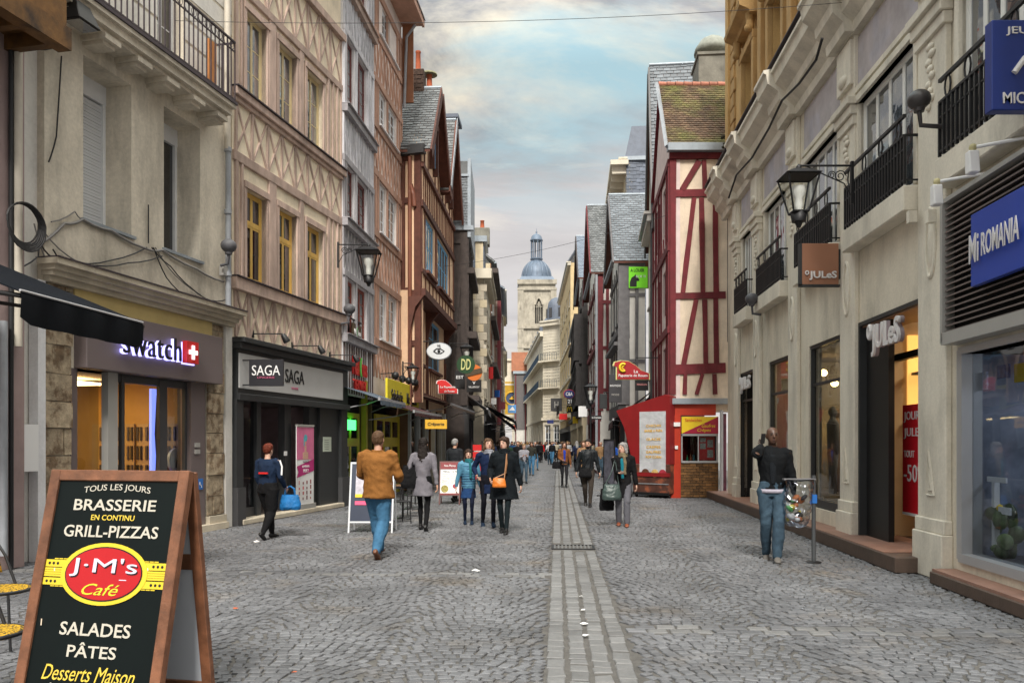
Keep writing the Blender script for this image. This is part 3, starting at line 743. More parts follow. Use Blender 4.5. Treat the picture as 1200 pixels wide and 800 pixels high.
posts(F, [(304, 309), (336.5, 344), (365, 374)], CHAR, .11, 2.5, -.22, -.06)
F.b1('window_pane', GCLEAR, F.u(280), F.u(304), -.14, -.13, .11, 2.5); F.b1('window_pane', GCLEAR, F.u(309), F.u(317), -.9, -.89, .11, 2.5)
F.b1('stall_riser', CHAR2, F.u(280), F.u(304), -.16, -.12, .11, .3)
nb = F.b1('price_notice', WHITEP, F.u(280.5), F.u(288.5), -.12, -.115, 1.42, 1.92); F.b1('notice_band', REDP, F.u(280.5), F.u(288.5), -.114, -.113, 1.83, 1.92, parent=nb); F.b1('notice_band', YELP, F.u(280.5), F.u(288.5), -.114, -.113, 1.42, 1.5, parent=nb)
ds = F.b1('door_poster', mat('pale green notice', (.45, .5, .42), .6), F.u(377.5), F.u(387), .02, .03, 1.42, 1.78)
for k in range(5): F.b1('notice_line', CHAR2, F.u(379), F.u(384), .03, .032, 1.48+.055*k, 1.49+.055*k, parent=ds)
F.b1('intercom', WHITEP, F.u(335.5), F.u(338), -.06, -.03, 1.35, 1.45)
# projecting banner sign with its bracket
sg = F.sub('hanging_sign', F.u(283, .1), .1, F.z(300, 437, .5), 'square black projecting sign with white SAGA lettering on the lingerie shop', 'shop sign')
sz = .95; ry = -F.ang
def rotsign(e, F, deg): e.rotation_euler = (0, 0, R(deg))
rotsign(sg, F, 0)
MB().box(-.02, .0, -.02, .02, -.26, .3).box(0, .34, -.012, .012, .26, .285).box(0, .34, -.012, .012, -.23, -.205).build('bracket', IRON, sg)
MB().box(.16, .84, -.03, .03, -.24, .29).build('sign_board', mat('near black board', (.018, .018, .022), .4, .05, bump=0), sg, bevel=.004)
add('lettering', fit_text('SAGA', .56, .2, .0, .012), WHITEP, sg, (.5, -.038, .07)); add('lettering', fit_text('LINGERIE', .34, .04, 0, .01), mat('pink print', (.5, .1, .2)), sg, (.5, -.038, -.07))
# three swan-neck spot lights
for i, (x, y) in enumerate(((296, 391), (342, 405), (386, 416))):
    e = F.sub('spotlight', F.u(x, 0), 0, F.z(x, y, 0), ['black spotlight on a bar over the left end of the pale fascia', 'black spotlight on a bar over the middle of the pale fascia', 'black spotlight on a bar at the right end of the pale fascia'][i], 'spotlight', 'spotlights over the lingerie shop')
    MB().tube([(0, 0, 0), (0.15, -.6, .0)], .014, 6).box(-.03, .03, -.02, .02, -.08, .08).build('arm', IRON, e)
    MB().lathe([(.045, 0), (.06, .05), (.075, .16), (.07, .18)], (0, 0, 0), 10).build('spot_head', BLACKP, e, loc=(.15, -.6, -.01), rot=(R(150), 0, R(20)))
# ================================================================ L3: narrow white and grey timbered house
def Y3(px): return 5831.0/(680-px)
def Y4(px): return 6072.0/(690-px)
F = Fac((401.5, Y3(401.5)), (437, Y3(437)), -1, 'white_timbered_house', 'narrow whitewashed timbered house with dark red windows and grey beams')
F3 = F; L = F.L
cols3 = [(F.u(405.5), F.u(415)), (F.u(418.5), F.u(429.5))]
rows3 = [(4.5, 5.95), (7.5, 8.92), (10.45, 12.3), (13.65, 15.2)]
hol = [(a, b, c, d) for (a, b) in cols3 for (c, d) in rows3]
wall_mb(F, 0, L, 2.9, 17, .4, hol).build('wall', WHITEPL, F.root)
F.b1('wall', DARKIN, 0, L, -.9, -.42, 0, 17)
for k, (c, d) in enumerate(rows3):
    for (a, b) in cols3: window(F, a+.01, b-.01, c+.01, d-.01, RWIN if k else mat('brick red window paint', (.3, .07, .045), .55, .1, 6, .1), GREFL if k > 1 else GW, .07, 2, 5 if k else 4, .025, .05, cols=1)
TT = [GREYT, GREYT, WTIMB, WTIMB]
for k, (c, d) in enumerate(rows3):
    m = TT[k]
    F.b1('timber', m, 0, L, -.02, .05, d+.02, d+.2, bevel=.01)
    q = MB(); F.box(q, -.02, L+.02, -.02, .14, c-.25, c-.06); F.box(q, -.02, L+.02, -.02, .2, c-.06, c-.03); q.build('sill_beam', GREYT if k < 3 else MAUVE, F.root, bevel=.008)
    for uu in (.07, cols3[0][0]-.09, (cols3[0][1]+cols3[1][0])/2, cols3[1][1]+.09, cols3[1][1]+.3, L-.07): beam(F, uu, c-.03, uu+random.uniform(-.03, .03), d+.02, .13 if uu > .1 else .1, m, 0, .04)
lattice(F, .05, L-.05, 6.15, 7.25, .3, GREYT, .06)
lattice(F, .05, L-.05, 9.12, 10.2, .3, WTIMB, .07)
lattice(F, .05, L-.05, 12.5, 13.4, .3, WTIMB, .07)
for i in range(13): beam(F, .1+i*(L-.2)/12, 2.95, .1+i*(L-.2)/12+random.uniform(-.04, .04), 4.25, .055, mat('dark striped timber', (.12, .08, .075), .8, .2), 0, .02)
# red lettering over the snack bar
e = F.sub('shop_sign', F.u(419), .07, 3.6, 'small red lettering with a green crescent on the striped timber wall over the snack bar', 'shop sign')
add('lettering', fit_text('NaChos', 1.45, .5, .03, .04), REDP, e, (0, 0, .12)); add('lettering', fit_text('TEX MEX', 1.3, .3, .02, .04), REDP, e, (0, 0, -.4))
MB().tube([(.02+.1*math.cos(t), -.04, .1+.25*math.sin(t)) for t in [R(100+20*i) for i in range(9)]], .03, 5).build('crescent', mat('leaf green paint', (.1, .5, .08)), e)
F.b1('shop_post', CHAR, 0, .14, -.3, .02, 0, 2.9); F.b1('stall_riser', CHAR2, .14, 1.5, -.2, -.05, 0, .35)
interior(F, .14, L, .05, 2.9, 2.6, mat('snack bar wall', (.22, .2, .08), .8, .2), DARKIN, DARKIN)
YG = mat('acid yellow paint', (.42, .4, .03), .5, .1, 4, .05)
window(F, .15, 1.9, .4, 2.45, YG, GCLEAR, .08, 2, 1, .03, .08, trans=(.62, 1), name='shop_window')
e2 = F.b1('green_led_sign', emis('green led', (.05, 1, .12), 1.6), .25, 1.25, -.04, .0, 1.98, 2.25)
# hanging NaChos sign
e = F.sub('hanging_sign', F.u(410), .0, F.z(410, 386), 'brown wooden hanging sign with white lettering and a green crescent', 'shop sign')
MB().box(0, 1.12, -.015, .015, .3, .33).box(.3, .32, -.01, .01, .2, .32).box(.9, .92, -.01, .01, .2, .32).build('bracket', IRON, e)
MB().box(.24, 1.02, -.03, .03, -.24, .22).build('sign_board', mat('dark brown board', (.07, .045, .02), .6, .3, 9, .1), e, bevel=.006)
add('lettering', fit_text('Na  hos', .62, .15, .0, .012), WHITEP, e, (.63, -.036, 0))
MB().tube([(.59+.06*math.cos(t), -.04, .01+.11*math.sin(t)) for t in [R(100+20*i) for i in range(9)]], .016, 5).build('crescent', mat('leaf green paint', (.1, .5, .08)), e)
speaker(F, 409.5, 362, .35, 'grey loudspeaker globe in front of the red windows', r=.13)
def awning(F, name, u0, u1, o1, z0, z1, m, label, drop=.22, val=None, mv=None, arms=True, o0=.02, group=None, dip=0.0):
    """sloping cloth from the wall (z0) to a front bar (z1) with a hanging valance"""
    e = F.sub(name, u0, 0, 0, label, 'awning', group); s = 1 if F.sg < 0 else -1
    q = MB(); w = (u1-u0)*s; n = 6
    for i in range(n):
        a, b = w*i/n, w*(i+1)/n
        q.add([(a, -o0, z0), (b, -o0, z0), (b, -o1, z1), (a, -o1, z1), (a, -o0, z0-.012), (b, -o0, z0-.012), (b, -o1, z1-.012), (a, -o1, z1-.012)], [(0, 1, 2, 3), (7, 6, 5, 4), (0, 3, 7, 4), (1, 5, 6, 2)])
    q.build('canopy', m, e)
    MB().box(0, w, -o1-.04, -o1+.02, z1-.05, z1+.03).build('front_bar', mv or mat('awning bar', (.35, .35, .37), .4), e)
    q = MB(); k = max(8, int(abs(w)/.12))
    pts = []
    for i in range(k+1):
        x = w*i/k; pts.append((x, -o1-.045-.008*math.sin(i*1.9), z1-.04)); pts.append((x, -o1-.045-.02*math.sin(i*1.9+.4), z1-drop-.012*math.sin(i*1.3)))
    q.add(pts+[(x, y+.01, z) for x, y, z in pts], [(2*i, 2*i+1, 2*i+3, 2*i+2) for i in range(k)]+[(2*(k+1)+2*i, 2*(k+1)+2*i+2, 2*(k+1)+2*i+3, 2*(k+1)+2*i+1) for i in range(k)], True)
    q.build('valance', val or m, e)
    if arms:
        for x in (.15*s, w-.15*s): q = MB(); q.tube([(x, 0, z1-.25), (x*.7+w*.15, -o1*.5, z1-.12), (x, -o1, z1-.02)], .018, 5); q.build('arm', mat('awning bar', (.35, .35, .37), .4), e)
    return e
CLD = mat('black awning cloth', (.006, .007, .009), .9, .15, 5, .15, spec=.1); CLM = mat('maroon awning cloth', (.05, .012, .015), .85, .15, 5, .15)
awning(F, 'awning', .0, L-.05, .95, 3.1, 2.78, mat('steel blue awning cloth', (.09, .12, .16), .8, .1), 'steel blue awning over the snack bar with the green light', .16)
# the cafe's near awning at the left edge of the view
ae = empty('awning', (0, 0, 0), 0, 'large black awning of the café reaching in at the left edge', 'awning')
p0, p1, w0, w1 = Vector((-4.42, 7.25, 3.0)), Vector((-4.22, 9.22, 3.0)), Vector((-6.7, 7.5, 3.9)), Vector((-6.7, 9.6, 4.0))
MB().hexa([p0, p1, w1, w0]+[v+Vector((0, 0, .015)) for v in (p0, p1, w1, w0)]).build('canopy', mat('navy black awning cloth', (.006, .008, .012), .9, .15, 5, .15, spec=.1), ae)
MB().tube([p0+Vector((.02, 0, .01)), p1+Vector((.02, 0, .01))], .012, 6).build('front_bar', mat('bright metal', (.6, .6, .62), .3, 0, bump=0, metal=.6), ae)
q = MB(); pts = []
for i in range(19):
    p = p0.lerp(p1, i/18); pts += [(p.x+.02, p.y, p.z), (p.x+.03+.012*math.sin(i*1.4), p.y, p.z-.06), (p.x+.02+.02*math.sin(i*1.4), p.y, p.z-.29+(.06 if i in (0, 18) else 0))]
q.add(pts, [(3*i+j, 3*i+j+1, 3*i+4+j, 3*i+3+j) for i in range(18) for j in (0, 1)], True); q.build('valance', CLD, ae)
for (a, b) in ((p0, w0), (p1, w1)): MB().tube([a+Vector((0, .06, -.03)), a.lerp(b, .5)+Vector((0, .06, -.3)), b+Vector((0, .06, -.6))], .025, 6).build('arm', BLACKP, ae)

# ================================================================ L4: pink brown lattice house with white windows
F = Fac((437, Y4(437)), (470.5, Y4(470.5)), -1, 'pink_timbered_house', 'tall pink-brown lattice timbered house with white windows')
F4 = F; L = F.L
cols4 = [(F.u(443.5), F.u(452)), (F.u(454.5), F.u(464))]
rows4 = [(4.8, 6.35), (8.05, 9.6), (11.3, 12.4)]
hol = [(a, b, c, d) for (a, b) in cols4 for (c, d) in rows4]+[(F.u(448), F.u(457), 14.05, 15.1)]
wall_mb(F, 0, L, 3.0, 16.0, .4, hol).build('wall', PALE, F.root)
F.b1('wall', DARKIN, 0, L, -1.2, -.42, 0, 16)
for h in hol: window(F, h[0]+.01, h[1]-.01, h[2]+.01, h[3]-.01, WWIN, GREFL, .05, 2, 4 if h[3]-h[2] > 1.2 else 3, .03, .06)
for (c, d) in rows4+[(14.05, 15.1)]:
    F.b1('timber', PINKT, 0, L, -.02, .05, d+.02, d+.24, bevel=.01); F.b1('timber', PINKT, 0, L, -.02, .05, c-.26, c-.02, bevel=.01)
    for uu in (.08, .3, cols4[0][0]-.1, (cols4[0][1]+cols4[1][0])/2, cols4[1][1]+.12, L-.35, L-.08): beam(F, uu, c-.02, uu, d+.02, .12, PINKT, 0, .035)
    q = MB(); F.box(q, F.u(443)-.05, F.u(464.5)+.05, .05, .12, c-.06, c-.02); q.build('window_sill', WWIN, F.root)
def diamonds(F, u0, u1, z0, z1, m, sx=.36, wd=.04):
    q = MB(); n = int((u1-u0)/sx)
    for i in range(n+1):
        x = u0+i*(u1-u0)/n
        zc = (z0+z1)/2
        for (a, b, c, d) in ((x, z0, x+sx*.9, z1), (x+sx*.9, z0, x, z1)):
            if c <= u1+.01 and a <= u1+.01: beam(F, a, b, min(c, u1), d, wd, m, 0, .02+.004*(a > c), mb=q, wob=.006)
        beam(F, x, z0, x, z1, wd*.9, m, 0, .03, mb=q)
    return tag(q.build('lattice_timbers', m, F.root), kind='stuff')
diamonds(F, .05, L-.05, 6.59, 7.79, PINKT); diamonds(F, .05, L-.05, 9.84, 11.04, PINKT); diamonds(F, .05, L-.05, 12.64, 13.79, PINKT); diamonds(F, .05, L-.05, 3.6, 4.5, PINKT)
q = MB(); F.box(q, -.4, L+.1, -.3, .75, 15.85, 16.0); F.box(q, -.4, L+.1, .7, .78, 15.8, 16.15); q.build('eaves', PINKT, F.root)
tiles([F.p(-3, .8, 16.0), F.p(L+.1, .8, 16.0), F.p(L+.1, -3, 18.8), F.p(-3, -3, 18.8)], 20, 20, SLATE, F.root)
F.b1('gable_board', mat('bare brown board', (.28, .12, .06), .7, .2), L-.05, L+.0, .04, .42, 13.2, 15.9)
q = MB(); q.tube([F.p(L-.1, .5, 15.8), F.p(L-.1, .2, 15.4), F.p(L-.1, .12, 13)], .05, 6); q.build('downpipe', PIPE, F.root)
e = F.sub('shop_sign', F.u(458), .35, 3.15, 'bright yellow fascia sign with dark lettering over the yellow framed shop', 'shop sign')
MB().box(-1.9, 2.6, -.02, .05, -.42, .42).build('sign_board', mat('sign yellow', (.72, .62, .03), .5, .06), e, bevel=.01)
add('lettering', fit_text('Saladerie', 1.5, .36, .01, .02), BLACKP, e, (-.7, -.03, -.05)); add('lettering', fit_text('Ma Cuisine', 1.5, .36, .01, .02), BLACKP, e, (1.4, -.03, -.05))
interior(F, .1, L, .05, 2.75, 2.4, mat('snack bar wall', (.22, .2, .08), .8, .2), DARKIN, DARKIN)
F.b1('shop_post', YG, -.9, -.75, -.1, .05, 0, 3.4)
window(F, .1, 3.2, .45, 2.5, mat('mustard shop frame', (.55, .46, .03), .5, .1), GCLEAR, -.05, 3, 1, .04, .11, trans=(.6, 1), name='shop_window')
F.b1('stall_riser', YG, .1, 3.2, -.1, .05, 0, .45)
for i, (x, y) in enumerate(((446, 440), (455, 444), (463, 446), (471, 448), (478, 450))):
    e = F.sub('spotlight', F.u(x, .1), .1, F.z(x, y, .1), 'small black spotlight number %s from the near end of the row above the yellow sign' % ('first second third fourth fifth'.split()[i]), 'spotlight', 'spotlights above the yellow sign')
    MB().tube([(0, 0, .05), (0, -.4, .08)], .015, 5).build('arm', IRON, e); MB().ell((0, -.45, 0), (.1, .12, .12), 8, 6).build('spot_head', BLACKP, e)
awning(F, 'awning', -.6, L+.1, 1.35, 3.0, 2.55, CLM, 'dark maroon awning below the yellow fascia sign', .14)

# ================================================================ L5: brown half-timbered double-gabled house
def Y5(px): return 4439.0/(655-px)
F = Fac((493, Y5(493)), (531, Y5(531)), -1, 'brown_gabled_house', 'peach half-timbered house with two steep gables, brown beams and blue shutters')
F5 = F; L = F.L; U1 = L*.54
JZ = 6.8
w5 = [(F.u(498), F.u(508)), (F.u(512.5), F.u(525.5))]
hol = [(a, b, 7.65, 9.55) for (a, b) in w5]
wall_mb(F, 0, L, JZ, 11.7, .35, hol).build('wall', PEACH, F.root)
def gable(F, u0, u1, z0, zp, m, t=.3, o=0.0, name='gable'):
    q = MB(); a, b = o, o-t; um = (u0+u1)/2; P = F.p
    q.add([P(u0, a, z0), P(u1, a, z0), P(um, a, zp), P(u0, b, z0), P(u1, b, z0), P(um, b, zp)], [(0, 1, 2), (5, 4, 3), (0, 3, 4, 1), (1, 4, 5, 2), (2, 5, 3, 0)])
    return q.build(name, m, F.root)
def slab(F, u0, z0, u1, z1, o0, o1, th, m, name):
    """board lying along a sloping line in the wall plane"""
    q = MB(); d = Vector((u1-u0, z1-z0)).normalized(); n = Vector((-d.y, d.x))*th; P = F.p
    q.hexa([P(u0, o0, z0), P(u1, o0, z1), P(u1, o1, z1), P(u0, o1, z0), P(u0+n.x, o0, z0+n.y), P(u1+n.x, o0, z1+n.y), P(u1+n.x, o1, z1+n.y), P(u0+n.x, o1, z0+n.y)])
    return q.build(name, m, F.root)
def gabled_roof(F, u0, u1, ze, zp, of, ob, m, barge, nr=26, nc=22, bargem2=None, ov=.15, name='roof'):
    """ridge runs back from the street; of: front overhang, ob: depth behind"""
    um = (u0+u1)/2; P = F.p; sl = (zp-ze)/(um-u0)
    a0, z0 = u0-ov, ze-ov*sl; a1 = u1+ov
    q = MB(); q.prism([(0, 0)]*3, 0, 0, 0) if False else None
    q.hexa([P(a0, of, z0), P(a0, -ob, z0), P(um, -ob, zp), P(um, of, zp), P(a0, of, z0+.08), P(a0, -ob, z0+.08), P(um, -ob, zp+.08), P(um, of, zp+.08)])
    q.hexa([P(a1, of, z0), P(a1, -ob, z0), P(um, -ob, zp), P(um, of, zp), P(a1, of, z0+.08), P(a1, -ob, z0+.08), P(um, -ob, zp+.08), P(um, of, zp+.08)])
    r = q.build(name, BROWNT, F.root)
    tiles([P(a0, of-.02, z0+.09), P(a0, -ob, z0+.09), P(um, -ob, zp+.09), P(um, of-.02, zp+.09)], nr, nc, m, r, out=(-F.d.x*0-1, 0, 1) if F.base is None else None)
    slab(F, a0, z0-.22, um, zp-.22, of-.0, of+.06, .34, barge, 'bargeboard'); slab(F, um, zp-.22, a1, z0-.22, of, of+.06, .34, barge, 'bargeboard')
    MB().tube([P(um, of, zp+.1), P(um, -ob, zp+.1)], .07, 6).build('ridge_cap', bargem2 or ZINC, r)
    return r
ZP1, ZP2, ZE = 14.5, 15.0, 11.6
gable(F, 0, U1, 11.7, ZP1, PEACH); gable(F, U1, L, 11.7, ZP2-.1, PEACH)
gabled_roof(F, 0, U1, ZE, ZP1, .38, 3.2, SLATE, BROWNT, 26, 14); gabled_roof(F, U1, L, ZE, ZP2, .38, 3.2, SLATE, BROWNT, 26, 14, ov=.08)
slab(F, U1+.0, ZE-.05, (U1+L)/2, ZP2-.05, .445, .47, .26, PIPE, 'zinc_edge')
BB = lambda u0, u1, z0, z1, o=.06, m=BROWNT: F.b1('timber', m, u0, u1, -.02, o, z0, z1, bevel=.01)
BB(-.02, L+.02, 9.62, 9.85, .08); BB(-.02, L+.02, 10.95, 11.13, .1); BB(-.02, L+.02, 7.4, 7.55, .07); BB(-.02, L+.02, 6.6, 6.85, .16)
n = 20
BRL = mat('brown thin timber', (.17, .07, .045), .8, .2, 5, .4, 26, stain=.2, fine=.12)
for i in range(n+1):
    uu = .1+i*(L-.2)/n; beam(F, uu, 9.85, uu+.02, 10.95, .062, BRL, 0, .03)
    if i % 2 == 0: beam(F, uu, 6.9, uu, 7.4, .062, BRL, 0, .03)
for uu in (.1, w5[0][0]-.1, (w5[0][1]+w5[1][0])/2-.12, (w5[0][1]+w5[1][0])/2+.12, w5[1][1]+.12, L-.1): beam(F, uu, 7.55, uu, 9.62, .12, PEACH if False else BRL, 0, .035)
for (a, b) in w5: window(F, a, b, 7.65, 9.55, BWIN, GREFL, .04, 4, 2, .03, .07); F.b1('window_sill', BROWNT, a-.08, b+.08, -.02, .16, 7.54, 7.64)
for (u0, u1, zp) in ((0, U1, ZP1), (U1, L, ZP2)):
    um = (u0+u1)/2
    wd = window(F, um-.4, um+.35, 11.75, 13.1, BWIN, GREFL, -.1, 2, 3, .03, .06)
    q = MB(); P = F.p; F.box(q, um-.5, um-.41, 0, .2, 11.5, 13.2); F.box(q, um+.36, um+.5, 0, .2, 11.5, 13.2); F.box(q, um-.5, um+.5, 0, .22, 13.12, 13.3); q.build('dormer_frame', BROWNT, F.root)
    for s in (-1, 1):
        for t in (.35, .7): beam(F, um+s*(u1-u0)/2*t, 11.2, um+s*(u1-u0)/2*t, 11.7+(zp-11.7)*(1-t)-.3, .1, BRL, 0, .03)
# side wall towards the camera
S5 = Fac((470, Y4(470)+.02), (493, Y5(493)), -1, base=F)
F5s = S5
wall_mb(S5, 0, S5.L, 3.0, 11.6, .2).build('wall', PEACH, F.root)
for (x, w_) in ((472.5, .16), (490, .26)): beam(S5, S5.u(x), 3, S5.u(x), 11.6, w_, BROWNT, 0, .06)
for (z, h) in ((11.2, .22), (9.75, .2), (6.6, .3), (4.9, .2)): S5.b1('timber', BROWNT, 0, S5.L, -.02, .05, z, z+h, bevel=.01)
S5.b1('roof_edge', CHAR2, -.05, S5.L+.2, 0, .25, 11.35, 11.65)
pipe_along(S5, [(S5.u(482), .12, 3.2), (S5.u(482), .12, 11.3)], .07, mat('rust brown pipe', (.2, .07, .04), .5, .15))
q = MB(); q.tube([S5.p(S5.u(482), .12, 10.1), S5.p(S5.u(484), .14, 10.3), S5.p(S5.u(486), .12, 10.0), S5.p(S5.u(487), .1, 9.6)], .08, 8); q.build('pipe_hopper', mat('rust brown pipe', (.2, .07, .04)), F.root)
# recessed lower storey with curved brackets
LO = -.38
w5l = [(F.u(487, LO), F.u(496.5, LO)), (F.u(502, LO), F.u(515, LO))]
wall_mb(F, .02, L, 2.9, JZ, .35, [(a, b, 4.5, 6.45) for a, b in w5l], LO).build('wall', PEACH, F.root)
for (a, b) in w5l: window(F, a, b, 4.5, 6.45, BWIN, GREFL, .04-LO, 2, 3, .03, .07); F.b1('window_sill', BROWNT, a-.08, b+.08, LO-.02, LO+.14, 4.4, 4.5)
for i in range(15):
    uu = .05+i*(L-.2)/15; beam(F, uu, 3.45, uu, 4.4, .08, BRL, LO, .03)
F.b1('jetty_soffit', BROWNT, -.02, L, LO, .1, 6.56, 6.62)
for uu in (-.06, (w5l[0][1]+w5l[1][0])/2, L-.15):
    q = MB(); P = F.p; s = -1
    pl = [(-LO*0+s*LO*1, 4.9)]
    prof = [(LO, 5.0), (LO+.08, 5.6), (LO+.22, 6.2), (.12, 6.56), (LO, 6.56)]
    q.add([P(uu-.1, a, b) for a, b in prof]+[P(uu+.1, a, b) for a, b in prof], [(0, 1, 2, 3, 4), (9, 8, 7, 6, 5)]+[(i, (i+1) % 5, 5+(i+1) % 5, 5+i) for i in range(5)])
    q.build('bracket', BROWNT, F.root); beam(F, uu, 2.9, uu, 5.1, .16, BROWNT, LO, .08)
F.b1('timber', BROWNT, 0, L, LO, LO+.12, 3.25, 3.45)
interior(F, -.2, L, .05, 2.9, 2.4, mat('brown shop wall', (.16, .09, .05), .8, .2), DARKIN, DARKIN, o=LO)
F.b1('shop_lamp', emis('warm lamp light', (1, .68, .3), 7), 2.5, 5.5, -2, -1.9, 2.5, 2.56)
for uu in (-.2, 1.6, 3.4, 5.2, 7, L-.2): F.b1('shop_post', mat('pale blue grey paint', (.42, .46, .47), .6, .1, stain=.2), uu, uu+.22, LO-.1, LO+.06, 0, 2.9)
for a in (.05, 1.85, 5.45): F.b1('window_pane', GCLEAR, a, a+1.52, LO-.05, LO-.04, .3, 2.7)
awning(F, 'awning', 0.2, L*.92, 1.0, 3.35, 2.95, mat('striped brown awning', (.12, .08, .06), .85, .3, 8), 'brown awning with pale bars below the blue shuttered storey', .12, o0=-.3)
# chimney
def chimney(F, u, o, z0, z1, w, d, m, pots, label=None, name='chimney', cap=None):
    c = F.b1(name, m, u-w/2, u+w/2, o-d/2, o+d/2, z0, z1, bevel=.02)
    if cap: F.b1('chimney_cap', cap, u-w/2-.06, u+w/2+.06, o-d/2-.06, o+d/2+.06, z1-.12, z1+.02, parent=c)
    for (a, b, h, r, mm) in pots:
        q = MB(); q.lathe([(r*1.1, 0), (r, .1), (r*.85, h*.9), (r, h*.92), (r, h)], F.p(u+a, o+b, z1), 10); q.build('chimney_pot', mm, c)
    return c
BRICKD = mat('sooty brick', (.06, .035, .025), .95, .4, 12, .8, 30, stain=.3)
TERRA = mat('terracotta', (.42, .1, .04), .8, .15, 8, .2)
uc5 = U1/2
c = chimney(F, uc5+.1, -.75, 13.3, 15.25, .55, 1.0, BRICKD, [(0, -.35, .35, .1, STUCCO), (0, .25, .75, .1, TERRA)])
for k in range(8):
    for j in range(4):
        piece('brick', BRICKD, c, F.p(uc5+.1-.28, -1.25+.07+j*.245+(.06 if k % 2 else 0), 14.0+k*.155), (.03, .21, .12))
c2 = chimney(F, uc5+.5, -.15, 13.5, 14.8, .5, .35, mat('mossy stone', (.2, .2, .12), .95, .3), [(0, 0, .5, .11, TERRA)])
q = MB(); q.lathe([(.3, 0), (.28, .06), (.05, .1)], F.p(uc5+.5, -.15, 15.3), 12); q.build('chimney_cowl', mat('mossy stone', (.2, .2, .12)), c2)
q = MB()
for k in range(7): q.ell(F.p(uc5+.0+.1*random.random(), -1.2+.1*k, 15.26), (.12, .1, .06), 7, 5)
tag(q.build('moss', MOSS, c), kind='stuff')
# rear zinc attic
q = MB(); P = F.p; F.box(q, L-.9, L+.3, -.3, .2, 14.2, 15.6); F.box(q, L-1, L+.4, -1.5, .35, 15.6, 15.75); q.build('attic', SLATEB, F.root)
# ================================================================ R1: long stone-fronted shops on the right
RP = mat('painted stone beige', (.67, .61, .5), .75, .14, 2, .2, 16, stain=.42, streak=True, fine=.06)
RP2 = mat('painted stone light', (.7, .65, .55), .7, .12, 2, .16, 16, stain=.36, streak=True, fine=.06)
RPV = mat('mauve grey render', (.42, .38, .39), .85, .15, 3, .15, 16, stain=.2, rgb2=(.42, .4, .45))
GOLD = mat('golden limestone', (.52, .33, .13), .9, .16, 2, .35, 18, stain=.35, streak=True, fine=.07)
GOLD2 = mat('golden limestone trim', (.46, .29, .12), .9, .2, 3, .4, 18, stain=.4, streak=True, fine=.07)
BRS = mat('brown granite step', (.09, .06, .045), .6, .15, 6, .2, stain=.2); REDT = mat('red terrace tile', (.27, .15, .11), .55, .12, 4, .1, stain=.2, rnd=.1)
def YR(px): return 4322.0/(px-665.0)
# frame runs far -> near so that x grows to the right on the wall as seen from the street
F = Fac((853, YR(853)), (2000, YR(2000)), -1, 'menswear_building', 'long beige stone shop building with pilasters, iron balconies and a golden limestone upper storey')
FR = F; L = F.L; SZ = .2
pil = [(1083, 1116), (990, 1007), (928, 938.5), (886, 893.5), (864, 868)]
pu = [(F.u(a), F.u(b)) for a, b in pil]            # near to far
shops = []
opn = [(F.u(1008), F.u(1083), SZ, 3.5), (F.u(948), F.u(989.5), .45, 3.45), (F.u(901), F.u(928), .45, 3.45), (F.u(866.5), F.u(886), SZ, 3.45), (F.u(1126), F.u(1286), .35, 2.66), (F.u(1340), F.u(1850), .35, 2.66)]
bays = [(F.u(1003)+.1, F.u(1083)-.1), (F.u(944), F.u(987)), (F.u(897), F.u(926)), (F.u(870), F.u(884.5)), (F.u(1122), F.u(1228)), (F.u(1340), F.u(1850))]
BZ0, BZ1 = 5.0, 6.9
hol = opn+[(a+.12, b-.12, BZ0, BZ1) for a, b in bays]
wall_mb(F, 0, L, 0, 8.0, .2, hol).build('wall', RP, F.root)
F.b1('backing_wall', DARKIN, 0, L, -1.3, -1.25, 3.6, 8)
Fe = F
for (a, b) in pu+[(F.u(1235), F.u(1255))]:
    w_ = b-a
    q = MB(); F.box(q, a, b, 0, .08, SZ, 8.0); F.box(q, a-.03, b+.03, 0, .14, SZ if a < pu[0][0] else 0, .55); F.box(q, a-.02, b+.02, 0, .11, .55, .72)
    F.box(q, a-.05, b+.05, 0, .16, 6.75, 6.9); F.box(q, a-.08, b+.08, 0, .21, 6.9, 7.02); F.box(q, a-.03, b+.03, 0, .12, 6.6, 6.75)
    p_ = q.build('pilaster', RP2, F.root, bevel=.012)
    uc = (a+b)/2
    # oval boss, triangles and carved drop
    q = MB(); q.tube([F.p(uc+.13*math.cos(t), .085, 4.1+.42*math.sin(t)) for t in [i*math.pi/12 for i in range(25)]], .028, 6, False); q.build('oval_moulding', RP2, p_)
    q = MB(); q.ell(F.p(uc, .08, 4.1), (.08, .03, .3), 12, 8); q.build('oval_boss', RP2, p_)
    for zz in (1.0,):
        q = MB(); P = F.p; q.tube([P(uc-.1, .085, zz), P(uc+.1, .085, zz), P(uc-.05, .085, zz+.55), P(uc-.1, .085, zz)], .018, 4); q.tube([P(uc-.05, .085, zz+.06), P(uc+.03, .085, zz+.06), P(uc-.04, .085, zz+.28), P(uc-.05, .085, zz+.06)], .014, 4); q.build('triangle_relief', RP2, p_)
    q = MB()
    for k in range(9): q.ell(F.p(uc+.05*math.sin(k*2.1), .09, 6.5-k*.09), (.1-.006*k, .035, .05), 7, 5)
    q.build('carved_drop', RP2, p_)
    q = MB()
    F.box(q, a+.02, b-.02, .0, .14, 7.25, 7.95); q.ell(F.p(uc, .14, 7.4), (w_*.3, .06, .1), 8, 6); q.build('console', RP2, F.root, bevel=.01)
